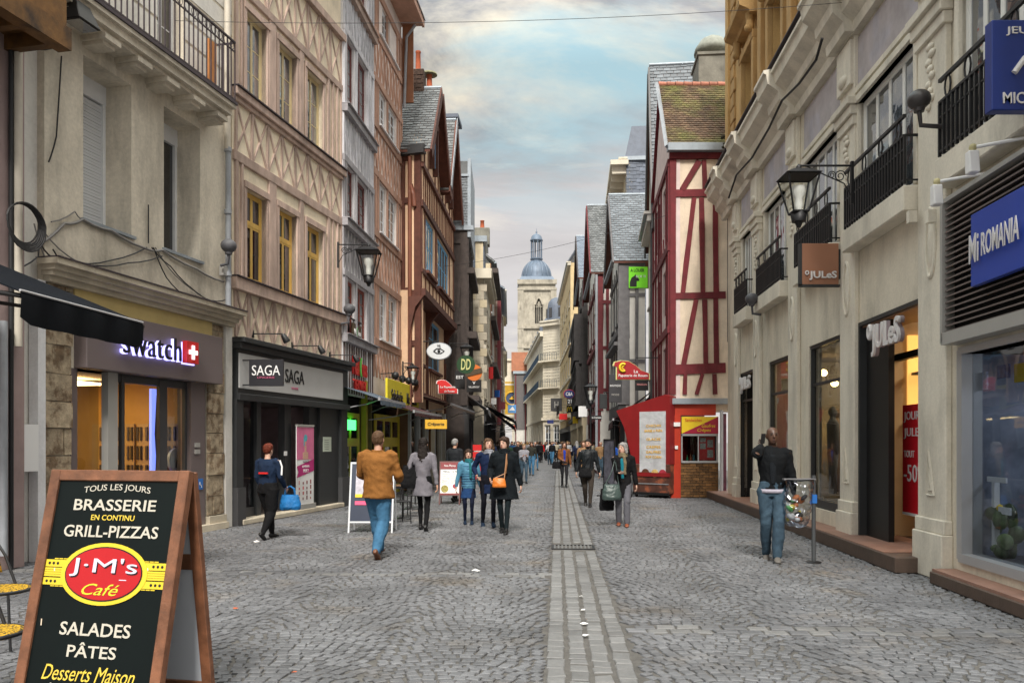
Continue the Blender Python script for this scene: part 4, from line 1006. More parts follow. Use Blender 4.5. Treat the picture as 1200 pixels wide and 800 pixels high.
# mauve frieze panels and mouldings between
for (a, b) in bays:
    F.b1('frieze_panel', RPV, a-.02, b+.02, 0, .02, 7.18, 7.95); F.b1('frieze_moulding', RP2, a-.05, b+.05, 0, .07, 7.08, 7.16)
    F.b1('architrave', RP2, a-.02, b+.02, 0, .09, 6.9, 7.0)
    q = MB(); F.box(q, a+.02, a+.12, -.1, .05, BZ0, BZ1); F.box(q, b-.12, b-.02, -.1, .05, BZ0, BZ1); F.box(q, a+.02, b-.02, -.1, .05, BZ1, BZ1+.09); q.build('window_surround', RP2, F.root, bevel=.008)
    window(F, a+.12, b-.12, BZ0, BZ1, mat('light grey window paint', (.76, .76, .73), .5, .06), GREFL, .04, 4, 1, .03, .055)
    F.b1('balcony_slab', RP2, a-.05, b+.05, 0, .24, 4.62, 4.95, bevel=.015)
    r_ = rail(F, 'balcony_railing', a, b, .2, 4.97, 5.62, IRON, .1, .016, ends=(a, b))
    q = MB(); F.box(q, a, b, .18, .22, 5.84, 5.88); 
    for k in range(4):
        c = a+.2+(b-a-.4)*k/3; q.tube([F.p(c+.07*math.cos(t), .2, 5.73+.12*math.sin(t)) for t in [i*math.pi/5 for i in range(11)]], .012, 5, False)
    q.build('hand_rail', IRON, r_)
# main cornice
prof = [(0, 8.0), (.12, 8.0), (.14, 8.15), (.3, 8.3), (.32, 8.45), (.52, 8.6), (.55, 8.78), (.6, 8.8), (.6, 8.86), (0, 8.95)]
def moulding(F, prof, u0, u1, m, name):
    q = MB(); n = len(prof); vs = [F.p(u0, a, b) for a, b in prof]+[F.p(u1, a, b) for a, b in prof]
    q.add(vs, [list(range(n))[::-1], list(range(n, 2*n))]+[(i, (i+1) % n, n+(i+1) % n, n+i) for i in range(n)]); return q.build(name, m, F.root)
moulding(F, prof, -.3, L, RP2, 'cornice')
for (a, b) in pu:
    moulding(F, [(.0, 8.02)]+[(x+.14, z+.01) for x, z in prof[1:-1]]+[(0, 8.97)], a-.1, b+.1, RP2, 'cornice_break')
F.b1('cornice_lead', IRONP, -.3, L, 0, .63, 8.95, 8.975)
F.b1('parapet', RP, F.u(990), L, -.6, -.1, 8.0, 9.6)
# golden upper storey
G1 = F.u(985)
gw = [(F.u(868), F.u(880)), (F.u(899), F.u(914)), (F.u(940), F.u(962))]
gh = [(a, b, 9.3, 11.6) for a, b in gw]+[(a, b, 12.6, 14.6) for a, b in gw]
wall_mb(F, -.0, G1+1.2, 8.0, 15.5, .6, gh, -.12).build('wall', GOLD, F.root)
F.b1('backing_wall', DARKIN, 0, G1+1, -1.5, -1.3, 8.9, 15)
S = Fac((853, YR(853)), (905, YR(853)), -1, base=F)
S.b1('wall', GOLD, 0, 4, -.3, -.0, 9.4, 15.5)
zq = 9.0; k = 0
while zq < 15.3:
    F.b1('quoin_block', GOLD2, -.06, .55-.1*(k % 2), -.3, -.06, zq, zq+.36, bevel=.02); zq += .4; k += 1
for (a, b) in gw:
    window(F, a, b, 9.3, 11.6, WWIN, GREFL, .35, 2, 3, .03, .06, dep=.05); window(F, a, b, 12.6, 14.6, WWIN, GREFL, .35, 2, 3, .03, .06)
    q = MB(); F.box(q, a-.2, a, -.12, 0, 9.1, 11.6); F.box(q, b, b+.2, -.12, 0, 9.1, 11.6); F.box(q, a-.2, b+.2, -.12, .02, 11.6, 11.8); q.build('window_surround', GOLD2, F.root, bevel=.012)
    for c in (a-.13, b+.13):
        q = MB(); q.lathe([(.02, 0), (.09, .05), (.11, .15), (.09, .3), (.12, .42), (.08, .5)], F.p(c, .06, 11.75), 8); q.ell(F.p(c, .1, 11.85), (.1, .1, .1), 8, 6); q.build('scroll_console', GOLD2, F.root)
    moulding(F, [(-.12, 12.15), (.1, 12.15), (.14, 12.22), (.35, 12.32), (.37, 12.42), (-.12, 12.5)], a-.35, b+.35, GOLD2, 'window_cornice')
for u_ in (F.u(890), F.u(925)):
    q = MB(); F.box(q, u_-.16, u_+.16, -.12, .02, 9, 15.5); q.build('pilaster', GOLD2, F.root, bevel=.015)
F.b1('string_course', GOLD2, -.1, G1+1, -.12, .08, 15.0, 15.4)
# cables on the cornice
pts = [F.p(F.u(x, .7), .68, F.z(x, y, .7)) for x, y in ((853, 232), (862, 205), (880, 185), (900, 150), (915, 118), (935, 98), (955, 70), (962, 45))]
MB().tube(pts, .022, 5).build('cornice_cable', CABLE, F.root)

# --- shop bases: step block and sills
q = MB(); F.box(q, -2.2, F.u(1089), -.6, .42, 0, SZ); q.build('step', BRS, F.root, bevel=.01)
us = -2.1
while us < F.u(1088)-.5: F.b1('step_tile', REDT, us+.004, us+.6, -.58, .40, SZ+.001, SZ+.012); us += .605
F.b1('shop_sill', BRS, F.u(1120), L, -.2, .3, 0, .14, bevel=.01); F.b1('shop_sill', REDT, F.u(1120), L, -.2, .27, .14, .17)
for h in opn[1:3]: F.b1('stall_riser', CHAR, h[0]+.02, h[1]-.02, -.25, -.05, SZ, .6)
for h in opn[1:4]:
    q = MB(); F.box(q, h[0], h[0]+.05, -.12, -.03, h[2], h[3]); F.box(q, h[1]-.05, h[1], -.12, -.03, h[2], h[3]); F.box(q, h[0], h[1], -.12, -.025, h[3]-.06, h[3]); F.box(q, h[0], h[1], -.12, -.06, 2.7, 2.75); q.build('shop_frame', CHAR, F.root)
interior(F, opn[2][0], opn[1][1], SZ, 3.45, 3.2, mat('greige shop wall', (.3, .26, .2), .8, .2, 3, 0), mat('oak floor', (.25, .18, .1), .5, .15), mat('shop ceiling dark', (.12, .1, .09)), o=-.16)
F.b1('inner_pier', MC['greige shop wall'], opn[2][1], opn[1][0], -.24, -.21, SZ, 3.44)
WARM = emis('warm spot', (1, .6, .2), 14)
for (px_, d, z) in ((978, 1.4, 2.9), (965, 1.0, 3.1), (912, 1.2, 1.95), (958, 1.2, 1.95), (920, 1.6, 2.9), (906, 1.1, 2.6)):
    q = MB(); q.ell(F.p(F.u(px_, -d*.8), -d*.8, z), (.08, .08, .07), 8, 6); q.build('spot_lamp', WARM, F.root)
MAN = mat('mannequin cloth', (.12, .1, .09), .8, .5, 3, island=.8)
def mannequin(F, u, o, z0, m, h=1.75):
    q = MB(); s = h/1.75; P = F.p(u, o, z0); c = Vector(P); X, Yv = Vector((1, 0, 0)), Vector((0, 1, 0))
    q.loft([(c+Vector((0, 0, z*s)), rx*s, ry*s, X, Yv) for z, rx, ry in ((.85, .15, .1), (1.0, .14, .1), (1.2, .16, .11), (1.42, .2, .11), (1.5, .08, .07), (1.56, .05, .05))], 10)
    for sx in (-1, 1):
        q.loft([(c+Vector((sx*(.08+.02*(1-z)), 0, z*s)), r*s, r*s, X, Yv) for z, r in ((.02, .05), (.45, .055), (.86, .09))], 8)
        q.loft([(c+Vector((sx*(.21+.05*(1.45-z)), 0, z*s)), r*s, r*s, X, Yv) for z, r in ((.8, .03), (1.1, .045), (1.43, .05))], 8)
    q.ell(c+Vector((0, 0, 1.66*s)), (.075, .09, .11), 10, 8)
    return q.build('mannequin', m, F.root)
JK = [mat('navy mannequin cloth', (.03, .04, .08), .8, .2), mat('tan mannequin cloth', (.3, .18, .08), .8, .2), mat('grey mannequin cloth', (.2, .2, .2), .8, .2)]
for i, px_ in enumerate((955, 968, 982, 906, 918)): mannequin(F, F.u(px_, -.9), -.8-.3*(i % 2), .6, JK[i % 3])
F.b1('ceiling_emitter', emis('shop fill strip', (1, .8, .55), 8), opn[2][0]+.3, opn[1][1]-.3, -2.0, -1.9, 3.3, 3.34)  # glowing strip added to brighten the display bays behind the glass
for h, sc_ in ((opn[1], 1), (opn[2], 0)):
    F.b1('window_pane', GCLEAR, h[0]+.05, h[1]-.05, -.1, -.09, .55, h[3]-.06)
    F.b1('sale_notice', REDP, h[1]-.42, h[1]-.1, -.085, -.08, .62, .95)
# main door bay (jules) with black side return, lettering and red banner
h = opn[0]
interior(F, h[0], h[1], SZ, 3.5, 3.5, mat('bright shop wall', (.5, .4, .25), .8, .1, 2, 0), mat('dark mat floor', (.05, .045, .045)), mat('copper ceiling', (.35, .2, .12), .6), o=-.16)
F.b1('black_return', BLACKP, h[0]+.02, F.u(1043,-.1), -.16, -.08, SZ, 3.42); F.b1('black_header', BLACKP, h[0]+.02, h[1]-.02, -.6, -.5, 2.9, 3.0)
F.b1('copper_soffit', mat('copper ceiling', (.35, .2, .12)), h[0], h[1], -.55, -.02, 3.42, 3.5)
F.b1('frame_post', CHAR, h[1]-.05, h[1], -.5, .02, SZ, 3.5); F.b1('frame_post', CHAR, h[0], h[0]+.05, -.5, .03, SZ, 3.5); F.b1('header_frame', CHAR, h[0], h[1], -.05, .03, 3.44, 3.5)
q = MB(); 
for k in range(3): q.ell(F.p(F.u(1064, -2.2)+.25*k, -2.2, 3.3), (.1, .1, .05), 8, 6)
q.build('spot_lamp', emis('warm lamp light', (1, .68, .3), 7), F.root)
F.b1('wall_glow_panel', emis('amber wall glow', (1, .5, .12), .35), h[0]+.01, h[0]+.05, -3.2, -.7, 2.1, 3.3)  # panel glows by itself: amber lamplight on the far wall put into emission
F.b1('ceiling_emitter', emis('shop fill strip', (1, .8, .55), 6), h[0]+.3, h[1]-.3, -1.9, -1.6, 3.38, 3.42)  # extra glowing strip added to brighten the door bay interior
for k in range(5): F.b1('clothes_rail', JK[k % 3], h[0]+.06, h[0]+.3, -1.1-k*.4, -.85-k*.4, .8, 1.9)
for k in range(2): F.b1('shelf_line', BLACKP, h[0]+.05, h[0]+.3, -3.1, -.75, 2.06+k*.62, 2.1+k*.62)
mannequin(F, F.u(1062, -1.5), -1.5, .6, JK[1], 1.9)
bn = F.b1('sale_banner', mat('sale red', (.6, .01, .02), .5, 0, bump=0), F.u(1057, -.45), F.u(1088, -.45), -.5, -.46, .62, 2.2)
F.b1('banner_foot', WHITEP, F.u(1057, -.45), F.u(1088, -.45), -.5, -.455, .58, .62, parent=bn)
for (t, w_, h_, z) in (('JOURS', .62, .16, 2.02), ('JULES', .62, .16, 1.78), ('TOUT', .36, .1, 1.48), ('-50%', .7, .25, 1.2)):
    F.text(t, WHITEP, F.u(1057, -.45)+.06+w_/2, -.455, z, w_, h_, .0, .006, parent=bn)
e = F.sub('shop_sign', F.u(1045), .02, 3.12, 'large white raised Jules lettering over the dark doorway', 'shop sign')
SGW = mat('sign white', (.7, .68, .68), .5, .02, bump=0)
def jules(e, w, h, d, m, m2=None, y=0.0, x=0.0, z=0.0):
    root = add('lettering', fit_text('JULeS', w*.86, h, .02, d), m, e, (x+w*.07, y, z))
    q = MB(); q.tube([(x-w*.43+w*.05*math.cos(t), y, z+h*.3+h*.2*math.sin(t)) for t in [i*math.pi/6 for i in range(13)]], h*.07, 6, False); q.build('lettering', m, e)
    return root
jules(e, 1.15, .46, .03, SGW, y=-.1); jules(e, 1.15, .46, .05, mat('sign side', (.3, .25, .27)), y=-.06, x=.008)
e.rotation_euler[2] += 0
interior(F, opn[3][0], opn[3][1], SZ, 3.4, 1.5, BLACKP, BLACKP, BLACKP, o=-.1)
e = F.sub('shop_sign', (opn[3][0]+opn[3][1])/2, .02, 3.1, 'small white Jules lettering over the far dark doorway', 'shop sign'); jules(e, 1.2, .42, .05, SGW, y=-.05)
# square projecting sign
e = F.sub('hanging_sign', F.u(990), .12, F.z(965, 307, .4), 'square copper-brown projecting sign with white Jules lettering', 'shop sign')
e.rotation_euler = (0, 0, 0)
MB().box(-.62, .0, -.06, .06, -.36, .33).build('sign_board', mat('copper brown panel', (.32, .15, .09), .45, .06, 2, .02), e, bevel=.006)
MB().box(-.64, .02, -.065, .0, -.38, -.34).box(.0, .22, -.04, .04, -.24, .24).box(-.64, -.6, -.065, .02, -.36, .33).build('sign_frame', CHAR, e)
jules(e, .52, .15, .02, SGW, y=-.075, x=-.3, z=-.2)
# --- louvre and game shop at the right edge
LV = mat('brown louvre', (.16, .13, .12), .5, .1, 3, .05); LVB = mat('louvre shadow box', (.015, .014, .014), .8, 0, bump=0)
l0, l1 = F.u(1122), L
zl0, zl1 = 2.9, 4.42
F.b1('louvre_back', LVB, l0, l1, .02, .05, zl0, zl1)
n = 22
for k in range(n):
    z = zl0+.05+(zl1-zl0-.1)*k/(n-1); q = MB(); q.hexa([F.p(l0+.03, .05, z), F.p(l1, .05, z), F.p(l1, .16, z-.03), F.p(l0+.03, .16, z-.03), F.p(l0+.03, .05, z+.012), F.p(l1, .05, z+.012), F.p(l1, .16, z-.012), F.p(l0+.03, .16, z-.012)]); q.build('louvre_slat', LV, F.root)
q = MB(); F.box(q, l0-.02, l0+.04, 0, .19, zl0-.1, zl1+.04); F.box(q, l0, l1, 0, .19, zl0-.12, zl0+.02); F.box(q, l0, l1, 0, .185, zl1, zl1+.05); q.build('louvre_frame', LG, F.root)
sgn = F.sub('shop_sign', F.u(1141, .25), .26, 3.67, 'large blue panel with raised white lettering fixed over the brown louvre', 'shop sign')
MB().box(0, 2.6, -.02, .05, -.38, .38).build('sign_board', mat('royal blue panel', (.02, .06, .38), .4, .05, 2, 0), sgn, bevel=.006)
tw = F.u(1203, .3)-F.u(1142, .3)
add('lettering', fit_text('Mi', tw*.2, .3, .006, .008), SGW, sgn, (.04+tw*.11, -.06, 0)); add('lettering', fit_text('ROMANIA', tw*.72, .24, .006, .008), SGW, sgn, (.04+tw*.63, -.06, .0))
sq = F.sub('hanging_sign', F.u(1158, .6), .6, F.z(1180, 60, .6), 'square blue projecting sign reading JEUX VIDEO at the top right corner', 'shop sign'); sq.rotation_euler = (0, 0, 0)
MB().box(0, 1.0, -.06, .06, -.42, .42).build('sign_board', mat('deep blue panel', (.01, .03, .19), .4, .05, 2, 0), sq, bevel=.008)
add('lettering', fit_text('JEUX VIDEO', .74, .085, .004, .01), SGW, sq, (.5, -.066, .31)); add('lettering', fit_text('MICROMANIA', .78, .105, .006, .01), SGW, sq, (.49, -.066, -.31))
MB().tube([(.2, -.07, -.08), (.3, -.07, .06), (.42, -.07, .11), (.5, -.07, .0), (.42, -.07, -.1), (.34, -.07, 0), (.5, -.07, .18)], .028, 6).build('emblem', SGW, sq)
MB().tube([(1.0, 0, .3), (1.3, 0, .3)], .03, 6).build('bracket', PIPE, sq)
h = opn[5]
interior(F, h[0], h[1], h[2], h[3], 1.5, mat('game shop wall', (.2, .22, .28), .7, .5, 2, 0), DARKIN, DARKIN, o=-.15); F.b1('window_pane', GCLEAR, h[0], h[1], -.1, -.09, h[2], h[3])
h = opn[4]
interior(F, h[0], h[1], h[2], h[3], 3.0, mat('game shop wall', (.2, .22, .28), .7, .5, 2, 0), mat('dim floor', (.08, .08, .09), .4), DARKIN, o=-.15)
q = MB(); F.box(q, h[0]-.04, h[0]+.08, -.2, .03, h[2]-.05, h[3]+.05); F.box(q, h[0], h[1], -.2, .035, h[2]-.08, h[2]+.02); F.box(q, h[0], h[1], -.2, .035, h[3], h[3]+.08); q.build('shop_frame', mat('aluminium', (.45, .45, .46), .4, .04, metal=.4, bump=0), F.root)
F.b1('window_pane', glass('shop glass blue', (.74, .77, .8)), h[0]+.08, h[1], -.1, -.09, h[2], h[3])
for k, (x, z, w_, hh, m) in enumerate(((1142, 2.25, .34, .2, mat('print blue white', (.35, .45, .6), .5, .5, 20)), (1165, 2.35, .3, .15, mat('print dark blue', (.05, .12, .3), .5, .5, 20)), (1150, 1.2, .5, .06, WHITEP), (1160, .85, .3, .08, WHITEP), (1175, 2.3, .4, .2, YELP))):
    if k == 0: F.b1('ceiling_emitter', emis('cool fill strip', (.85, .92, 1), 7), h[0]+.2, h[1]-.2, -1.6, -1.4, 2.58, 2.62)  # first pass: glowing strip added to lighten the game shop interior
    F.b1('display_card', m, F.u(x, -.2), F.u(x, -.2)+w_*.8, -.22-.03*k, -.2-.03*k, z, z+hh)
F.b1('display_leg', WHITEP, F.u(1162, -.3), F.u(1162, -.3)+.06, -.36, -.3, .4, 1.2)
q = MB(); random.seed(5)
FIG = mat('figure paint', (.1, .14, .05), .5, .6, 9, 0, island=.7)
for k in range(16): q.ell(F.p(F.u(1168, -.35)+random.uniform(-.08, .3), -.35+random.uniform(-.08, .08), .42+random.uniform(0, .45)), (random.uniform(.05, .13), .07, random.uniform(.05, .13)), 8, 6)
q.build('display_figure', FIG, F.root)
q = MB(); q.ell(F.p(F.u(1172, -.35), -.35, .86), (.05, .05, .09), 8, 6); q.build('figure_head', YELP, F.root)
# security lamps and speaker
for i, (x, y, lb) in enumerate(((1140, 173, 'upper white floodlight on a bar above the louvre'), (1098, 213, 'lower white floodlight on a bar beside the pilaster'))):
    e = F.sub('floodlight', F.u(x, .5), .5, F.z(x, y, .5), lb, 'floodlight', 'white floodlights by the louvre')
    MB().tube([(0, 0, 0), (.25, .4, 0)], .018, 6).build('arm', WHITEP, e); MB().ell((0, 0, 0), (.04, .04, .04), 8, 6).build('joint', mat('cream plastic', (.5, .45, .25)), e)
    MB().hexa([(-.06, -.05, -.26), (.06, -.05, -.26), (.06, .05, -.26), (-.06, .05, -.26), (-.04, -.06, -.04), (.05, -.06, -.04), (.05, .04, -.04), (-.04, .04, -.04)]).build('lamp_housing', WHITEP, e, bevel=.01)
speaker(F, 1077, 117, .45, 'dark loudspeaker globe in front of the first floor window', mat('dark bronze plastic', (.05, .045, .045), .4, .2), r=.115)
speaker(F, 881, 350, .35, 'grey loudspeaker globe below the far balcony', r=.13)
for (x, y) in ((1085, 262), (1108, 262)): 
    F.b1('wall_device', RP2, F.u(x), F.u(x)+.09, .14, .24, F.z(x, y), F.z(x, y)+.15)
# ================================================================ R2: red and cream half-timbered house with the crepe stand
REDT2 = mat('oxblood timber', (.15, .016, .022), .8, .25, 4, .4, 26, stain=.4, fine=.14, rnd=.14)
CRM2 = mat('cream plaster', (.7, .58, .45), .9, .13, 2, .3, 18, stain=.32, fine=.05)
PINKP = mat('pink plaster', (.66, .54, .52), .9, .1, 3, .2, 18, stain=.15)
TILEM = mat('mossy clay tile', (.12, .075, .045), .9, .3, 4, .6, 40, island=.28, rgb2=(.13, .125, .035), mix2=(.42, .66), s2=1.1, stain=.3, fine=.15)
F = Fac((785, 24.1), (766, 29.3), 1, 'red_timbered_house', 'cream house with oxblood red timbers and a mossy tiled roof beyond the beige shops')
FS = Fac((785, 24.1), (862, 24.1), -1, base=F)
L = F.L
FRT = F
ZEV = 10.05
w2 = [(F.u(781.5), F.u(777)), (F.u(774), F.u(769.5))]
hol = [(a, b, c, d) for a, b in w2 for (c, d) in ((3.0, 4.6), (5.6, 7.0), (8.1, 9.6))]
wall_mb(F, 0, L, 2.6, ZEV, .3, hol).build('wall', PINKP, F.root)
for h in hol: window(F, *h, REDT2, GREFL, .06, 2, 3, .03, .06)
for uu in (.1, w2[0][0]-.1, (w2[0][1]+w2[1][0])/2, w2[1][1]+.15, L*.6, L*.8, L-.1): beam(F, uu, 2.6, uu, ZEV, .16, REDT2, 0, .04)
for z in (4.9, 7.35, 9.85): F.b1('timber', REDT2, 0, L, -.02, .06, z, z+.22)
for i in range(8): beam(F, .3+i*L/9, 7.6, .3+i*L/9+.2, 8.05, .07, REDT2, 0, .03)
wall_mb(FS, 0, FS.L, 2.55, ZEV, .3).build('wall', CRM2, F.root)
def fb(x0, y0, x1, y1, w_): beam(FS, FS.u(x0), FS.z(x0, y0), FS.u(x1), FS.z(x1, y1), w_, REDT2, 0, .05, wob=.006)
sc_ = 950/24.1
fb(788.5, 182, 788.5, 462, 8/sc_)
fb(785, 227, 850, 226, 9/sc_); fb(786, 347, 850, 345.5, 8/sc_); fb(785, 433, 850, 431, 12/sc_); fb(785, 185, 855, 183, 6/sc_)
for (a, b, c, d, w_) in ((819, 189, 799, 223, 6.5), (825, 188, 826, 222, 6), (844, 186, 846, 222, 6), (813, 232, 800, 343, 6), (822, 232, 823.5, 343, 6), (838, 232, 839, 343, 6), (816, 351, 801, 427, 6), (825.5, 351, 827, 427, 6), (838.5, 350, 839.5, 427, 6),
                         (803, 438, 802, 462, 5), (823, 438, 816, 462, 5), (837, 438, 838, 462, 5)): fb(a, b, c, d, w_/sc_)
# roof: ridge runs back from the street
rx = lambda x: FS.u(x)
Yr = 24.1+2.6; zr = PZ(100, Yr)
P0, P1 = FS.w(FS.u(781), .12, ZEV+.35), FS.w(FS.L, .12, ZEV+.35)
Q0 = Vector((PX(771.5, Yr), Yr, zr)); Q1 = Vector((P1.x+.4, Yr, zr))
l = lambda v: W2L(F, v)
q = MB(); th = Vector((0, 0, -.15)); q.hexa([l(P0+th), l(P1+th), l(Q1+th), l(Q0+th), l(P0), l(P1), l(Q1), l(Q0)])
Bk0, Bk1 = Vector((5.02, 24.1+5.2, ZEV+.3)), Vector((P1.x, 24.1+5.2, ZEV+.3))
q.hexa([l(Q0+th), l(Q1+th), l(Bk1+th), l(Bk0+th), l(Q0), l(Q1), l(Bk1), l(Bk0)])
rf = q.build('roof', REDT2, F.root)
tiles([l(P0), l(P1), l(Q1), l(Q0)], 30, 15, TILEM, rf, th=.02, name='roof_tiles', jit=.12)
for k in range(8):
    a, b = Q0.lerp(Q1, k/8), Q0.lerp(Q1, (k+.93)/8)
    MB().tube([l(a+Vector((0, 0, .02))), l(b+Vector((0, 0, .02)))], [.1, .085], 8).build('ridge_tile', mat('pink ridge tile', (.38, .15, .1), .8, .2, 6, rnd=.2), rf)
q = MB(); q.tube([l(P0+Vector((-.02, -.02, -.02))), l(Q0+Vector((-.05, -.02, .05)))], .06, 4); q.build('verge_trim', PIPE, rf)
FS.b1('gutter', ZINC, FS.u(781), FS.u(850), .05, .3, ZEV+.18, ZEV+.4); FS.b1('timber', REDT2, FS.u(784), FS.u(852), 0, .1, ZEV, ZEV+.17)
gable(F, 0, 5.2, ZEV, zr-.3, PINKP)
# slate-hung neighbour roof rising behind and the chimney with its round cowl
q = MB()
cx, cy = PX(834, 28), 28.0
cm = mat('weathered cement', (.2, .19, .16), .95, .25, 3, .4, stain=.4)
w0 = W2L(F, (cx, cy, 0))
ch = MB().box(w0.x-.75, w0.x+.75, w0.y-.55, w0.y+.55, zr-2, PZ(74, 28)).box(w0.x-.8, w0.x+.8, w0.y-.6, w0.y+.6, PZ(76, 28), PZ(73, 28)).build('chimney', cm, F.root)
MB().lathe([(.36, 0), (.36, .2), (.62, .22), (.58, .42), (.4, .68), (.12, .84), (.05, .87)], (w0.x-.1, w0.y, PZ(73, 28)), 16).build('chimney_cowl', mat('cowl zinc', (.23, .24, .2), .6, .3, 5, .2), ch)
# ground floor: orange-red frame, crepe counter window, brick base
FS.b1('lead_ledge', ZINC, 0, FS.L, 0, .18, 2.78, 2.95); FS.b1('shop_fascia', mat('orange red paint', (.45, .032, .01), .5, .08, 3, .03), 0, FS.L-.6, -.2, .06, 2.45, 2.78)
ORD = MC['orange red paint']; BRK = mat('dark brown brick', (.17, .085, .03), .9, .25, 8, .5, 30, rnd=.45)
FS.b1('shop_post', ORD, FS.u(785.5), FS.u(797), -.2, .08, 0, 2.45)
FS.b1('wall', mat('joint mortar', (.1, .09, .075), .95), FS.u(797), FS.u(842), -.2, -.01, 0, 1.06)
bu0, bu1 = FS.u(797.3), FS.u(841.5); nb_ = 6; bw = (bu1-bu0)/nb_; z = 0.02; r_ = 0
while z < 1.02:
    off = bw/2*(r_ % 2); x = bu0-off
    while x < bu1-.01:
        a, b = max(x, bu0), min(x+bw, bu1)
        if b-a > .03: piece('brick', BRK, F.root, FS.p((a+b)/2, .0+random.uniform(-.004, .006), z+.04), (b-a-.012, .05, .07), (0, 0, FS.rel))
        x += bw
    z += .083; r_ += 1
sg_ = FS.sub('menu_sign', FS.u(820), .02, 2.16, 'yellow and dark red sign split by a diagonal over the crepe window', 'sign')
wS = (841-798)/sc_
MB().add([(-wS/2, -.02, -.25), (wS/2, -.02, .25), (-wS/2, -.02, .25), (-wS/2, 0, -.25), (wS/2, 0, .25), (-wS/2, 0, .25)], [(0, 1, 2), (3, 5, 4), (0, 3, 4, 1), (1, 4, 5, 2), (2, 5, 3, 0)]).build('sign_board', YELP, sg_)
MB().add([(-wS/2, -.02, -.25), (wS/2, -.02, -.25), (wS/2, -.02, .25), (-wS/2, 0, -.25), (wS/2, 0, -.25), (wS/2, 0, .25)], [(0, 1, 2), (3, 5, 4), (0, 3, 4, 1), (1, 4, 5, 2), (2, 5, 3, 0)]).build('sign_board', mat('burgundy sign', (.35, .01, .04), .5, .05), sg_)
OR = mat('orange lettering', (.75, .42, .02), .5, 0, bump=0)
add('lettering', fit_text('Sandwiches', .5, .1, .0, .006, .2), REDP, sg_, (-.2, -.026, .15)); add('lettering', fit_text('Gaufres', .4, .1, .0, .006, .2), YELP, sg_, (.25, -.026, -.02)); add('lettering', fit_text('Crêpes', .4, .12, .0, .006, .2), YELP, sg_, (.12, -.026, -.16))
q = MB(); a, b = FS.u(798), FS.u(841); FS.box(q, a, a+.04, -.06, .03, 1.08, 1.88); FS.box(q, b-.04, b, -.06, .03, 1.08, 1.88); FS.box(q, a, b, -.06, .03, 1.84, 1.9); FS.box(q, a, b, -.06, .06, 1.04, 1.1); FS.box(q, a+.5, a+.53, -.06, .02, 1.08, 1.88)
q.build('counter_window', mat('aluminium', (.45, .45, .46)), F.root)
FS.b1('window_pane', GCLEAR, a, b, -.04, -.03, 1.1, 1.88)
interior(FS, a, b, 1.05, 1.95, 1.3, mat('kiosk inside', (.1, .07, .05), .8, .4, 5, 0), o=-.08)
mp_ = FS.b1('menu_poster', REDP, FS.u(820), FS.u(838.5), -.12, -.1, 1.12, 1.82)
for (x0, x1, z0, z1) in ((.03, .2, 1.45, 1.62), (.25, .42, 1.5, 1.72), (.25, .42, 1.2, 1.42), (.03, .2, 1.66, 1.78)): FS.b1('poster_photo', mat('poster photo', (.4, .37, .33), .6, .6, 25, island=.3), FS.u(820)+x0, FS.u(820)+x1, -.1, -.095, z0, z1, parent=mp_)
for k, mm in enumerate((mat('green bottle', (.02, .2, .08), .2), mat('amber bottle', (.3, .06, .01), .2), mat('teal bottle', (.02, .15, .18), .2))):
    MB().lathe([(.03, 0), (.032, .12), (.012, .17), (.012, .22)], FS.p(FS.u(807)+k*.1, -.2, 1.06), 8).build('bottle', mm, F.root)
FS.b1('wall_box', WHITEP, FS.u(788.5), FS.u(796), .08, .14, 2.12, 2.24); FS.b1('wall_box', WHITEP, FS.u(790), FS.u(793.5), .08, .12, 1.45, 1.55)
pipe_along(FS, [(FS.u(844.5), .1, 0), (FS.u(844.5), .1, 2.6)], .05, mat('light downpipe', (.5, .5, .52), .5, .08))
pipe_along(FS, [(FS.u(852), .25, 4.6), (FS.u(852), .25, 10.4)], .06, mat('dark downpipe', (.07, .07, .075), .5))
q = MB(); random.seed(9)
for k in range(14): q.ell(FS.p(FS.u(850)+random.uniform(-.18, .18), .3+random.uniform(-.1, .15), PZ(168, 24)+random.uniform(-.25, .3)), (.1, .08, .05), 6, 4)
tag(q.build('weeds', mat('dark weeds', (.04, .035, .02), .9, .4), F.root), kind='stuff')
# passage post and poster between R1 and R2
FS.b1('poster_wall', mat('mauve poster', (.16, .05, .08), .6, .4, 6), FS.u(846.5), FS.u(851), -.1, .02, .1, 2.5)
# --- crepe stand standing out in the street
K = Fac((722, 25.0), (785.2, 23.8), -1, 'crepe_stand', 'slanted dark red crepe stand with a silver menu window', 'stall')
kx = lambda x: K.u(x); KR = mat('dark red sheet', (.22, .008, .01), .5, .08, 3, .05, stain=.15)
prof = [(kx(744), 1.0), (kx(785), 1.0), (kx(785), K.z(785, 464)), (kx(779), K.z(778, 462)), (kx(722), K.z(722, 481)), (kx(731), K.z(731, 500)), (kx(741), K.z(742, 540))]
q = MB(); n = len(prof); vs = [K.p(u_, 0, z_) for u_, z_ in prof]+[K.p(u_, -2.2, z_) for u_, z_ in prof]
q.add(vs, [list(range(n)), list(range(2*n-1, n-1, -1))]+[(i, (i+1) % n, n+(i+1) % n, n+i) for i in range(n)]); q.build('hood', KR, K.root)
MT = mat('crumpled silver film', (.62, .62, .66), .35, .25, 3, 1.0, 5, metal=.3)
K.b1('silver_panel', MT, kx(750), kx(780.5), .01, .03, K.z(765, 553), K.z(765, 482))
zt_ = K.z(765, 494)
for k, t in enumerate(('CHICHIS', 'BARBE A PAPA', 'GLACES', 'CREPES', 'GAUFRES', 'POP CORN')):
    z_ = zt_-.12-k*.15-(.1 if k > 1 else 0)-(.08 if k > 2 else 0); K.text(t, OR, kx(766.5), .04, z_, .36+.02*len(t), .075, .0, .006)
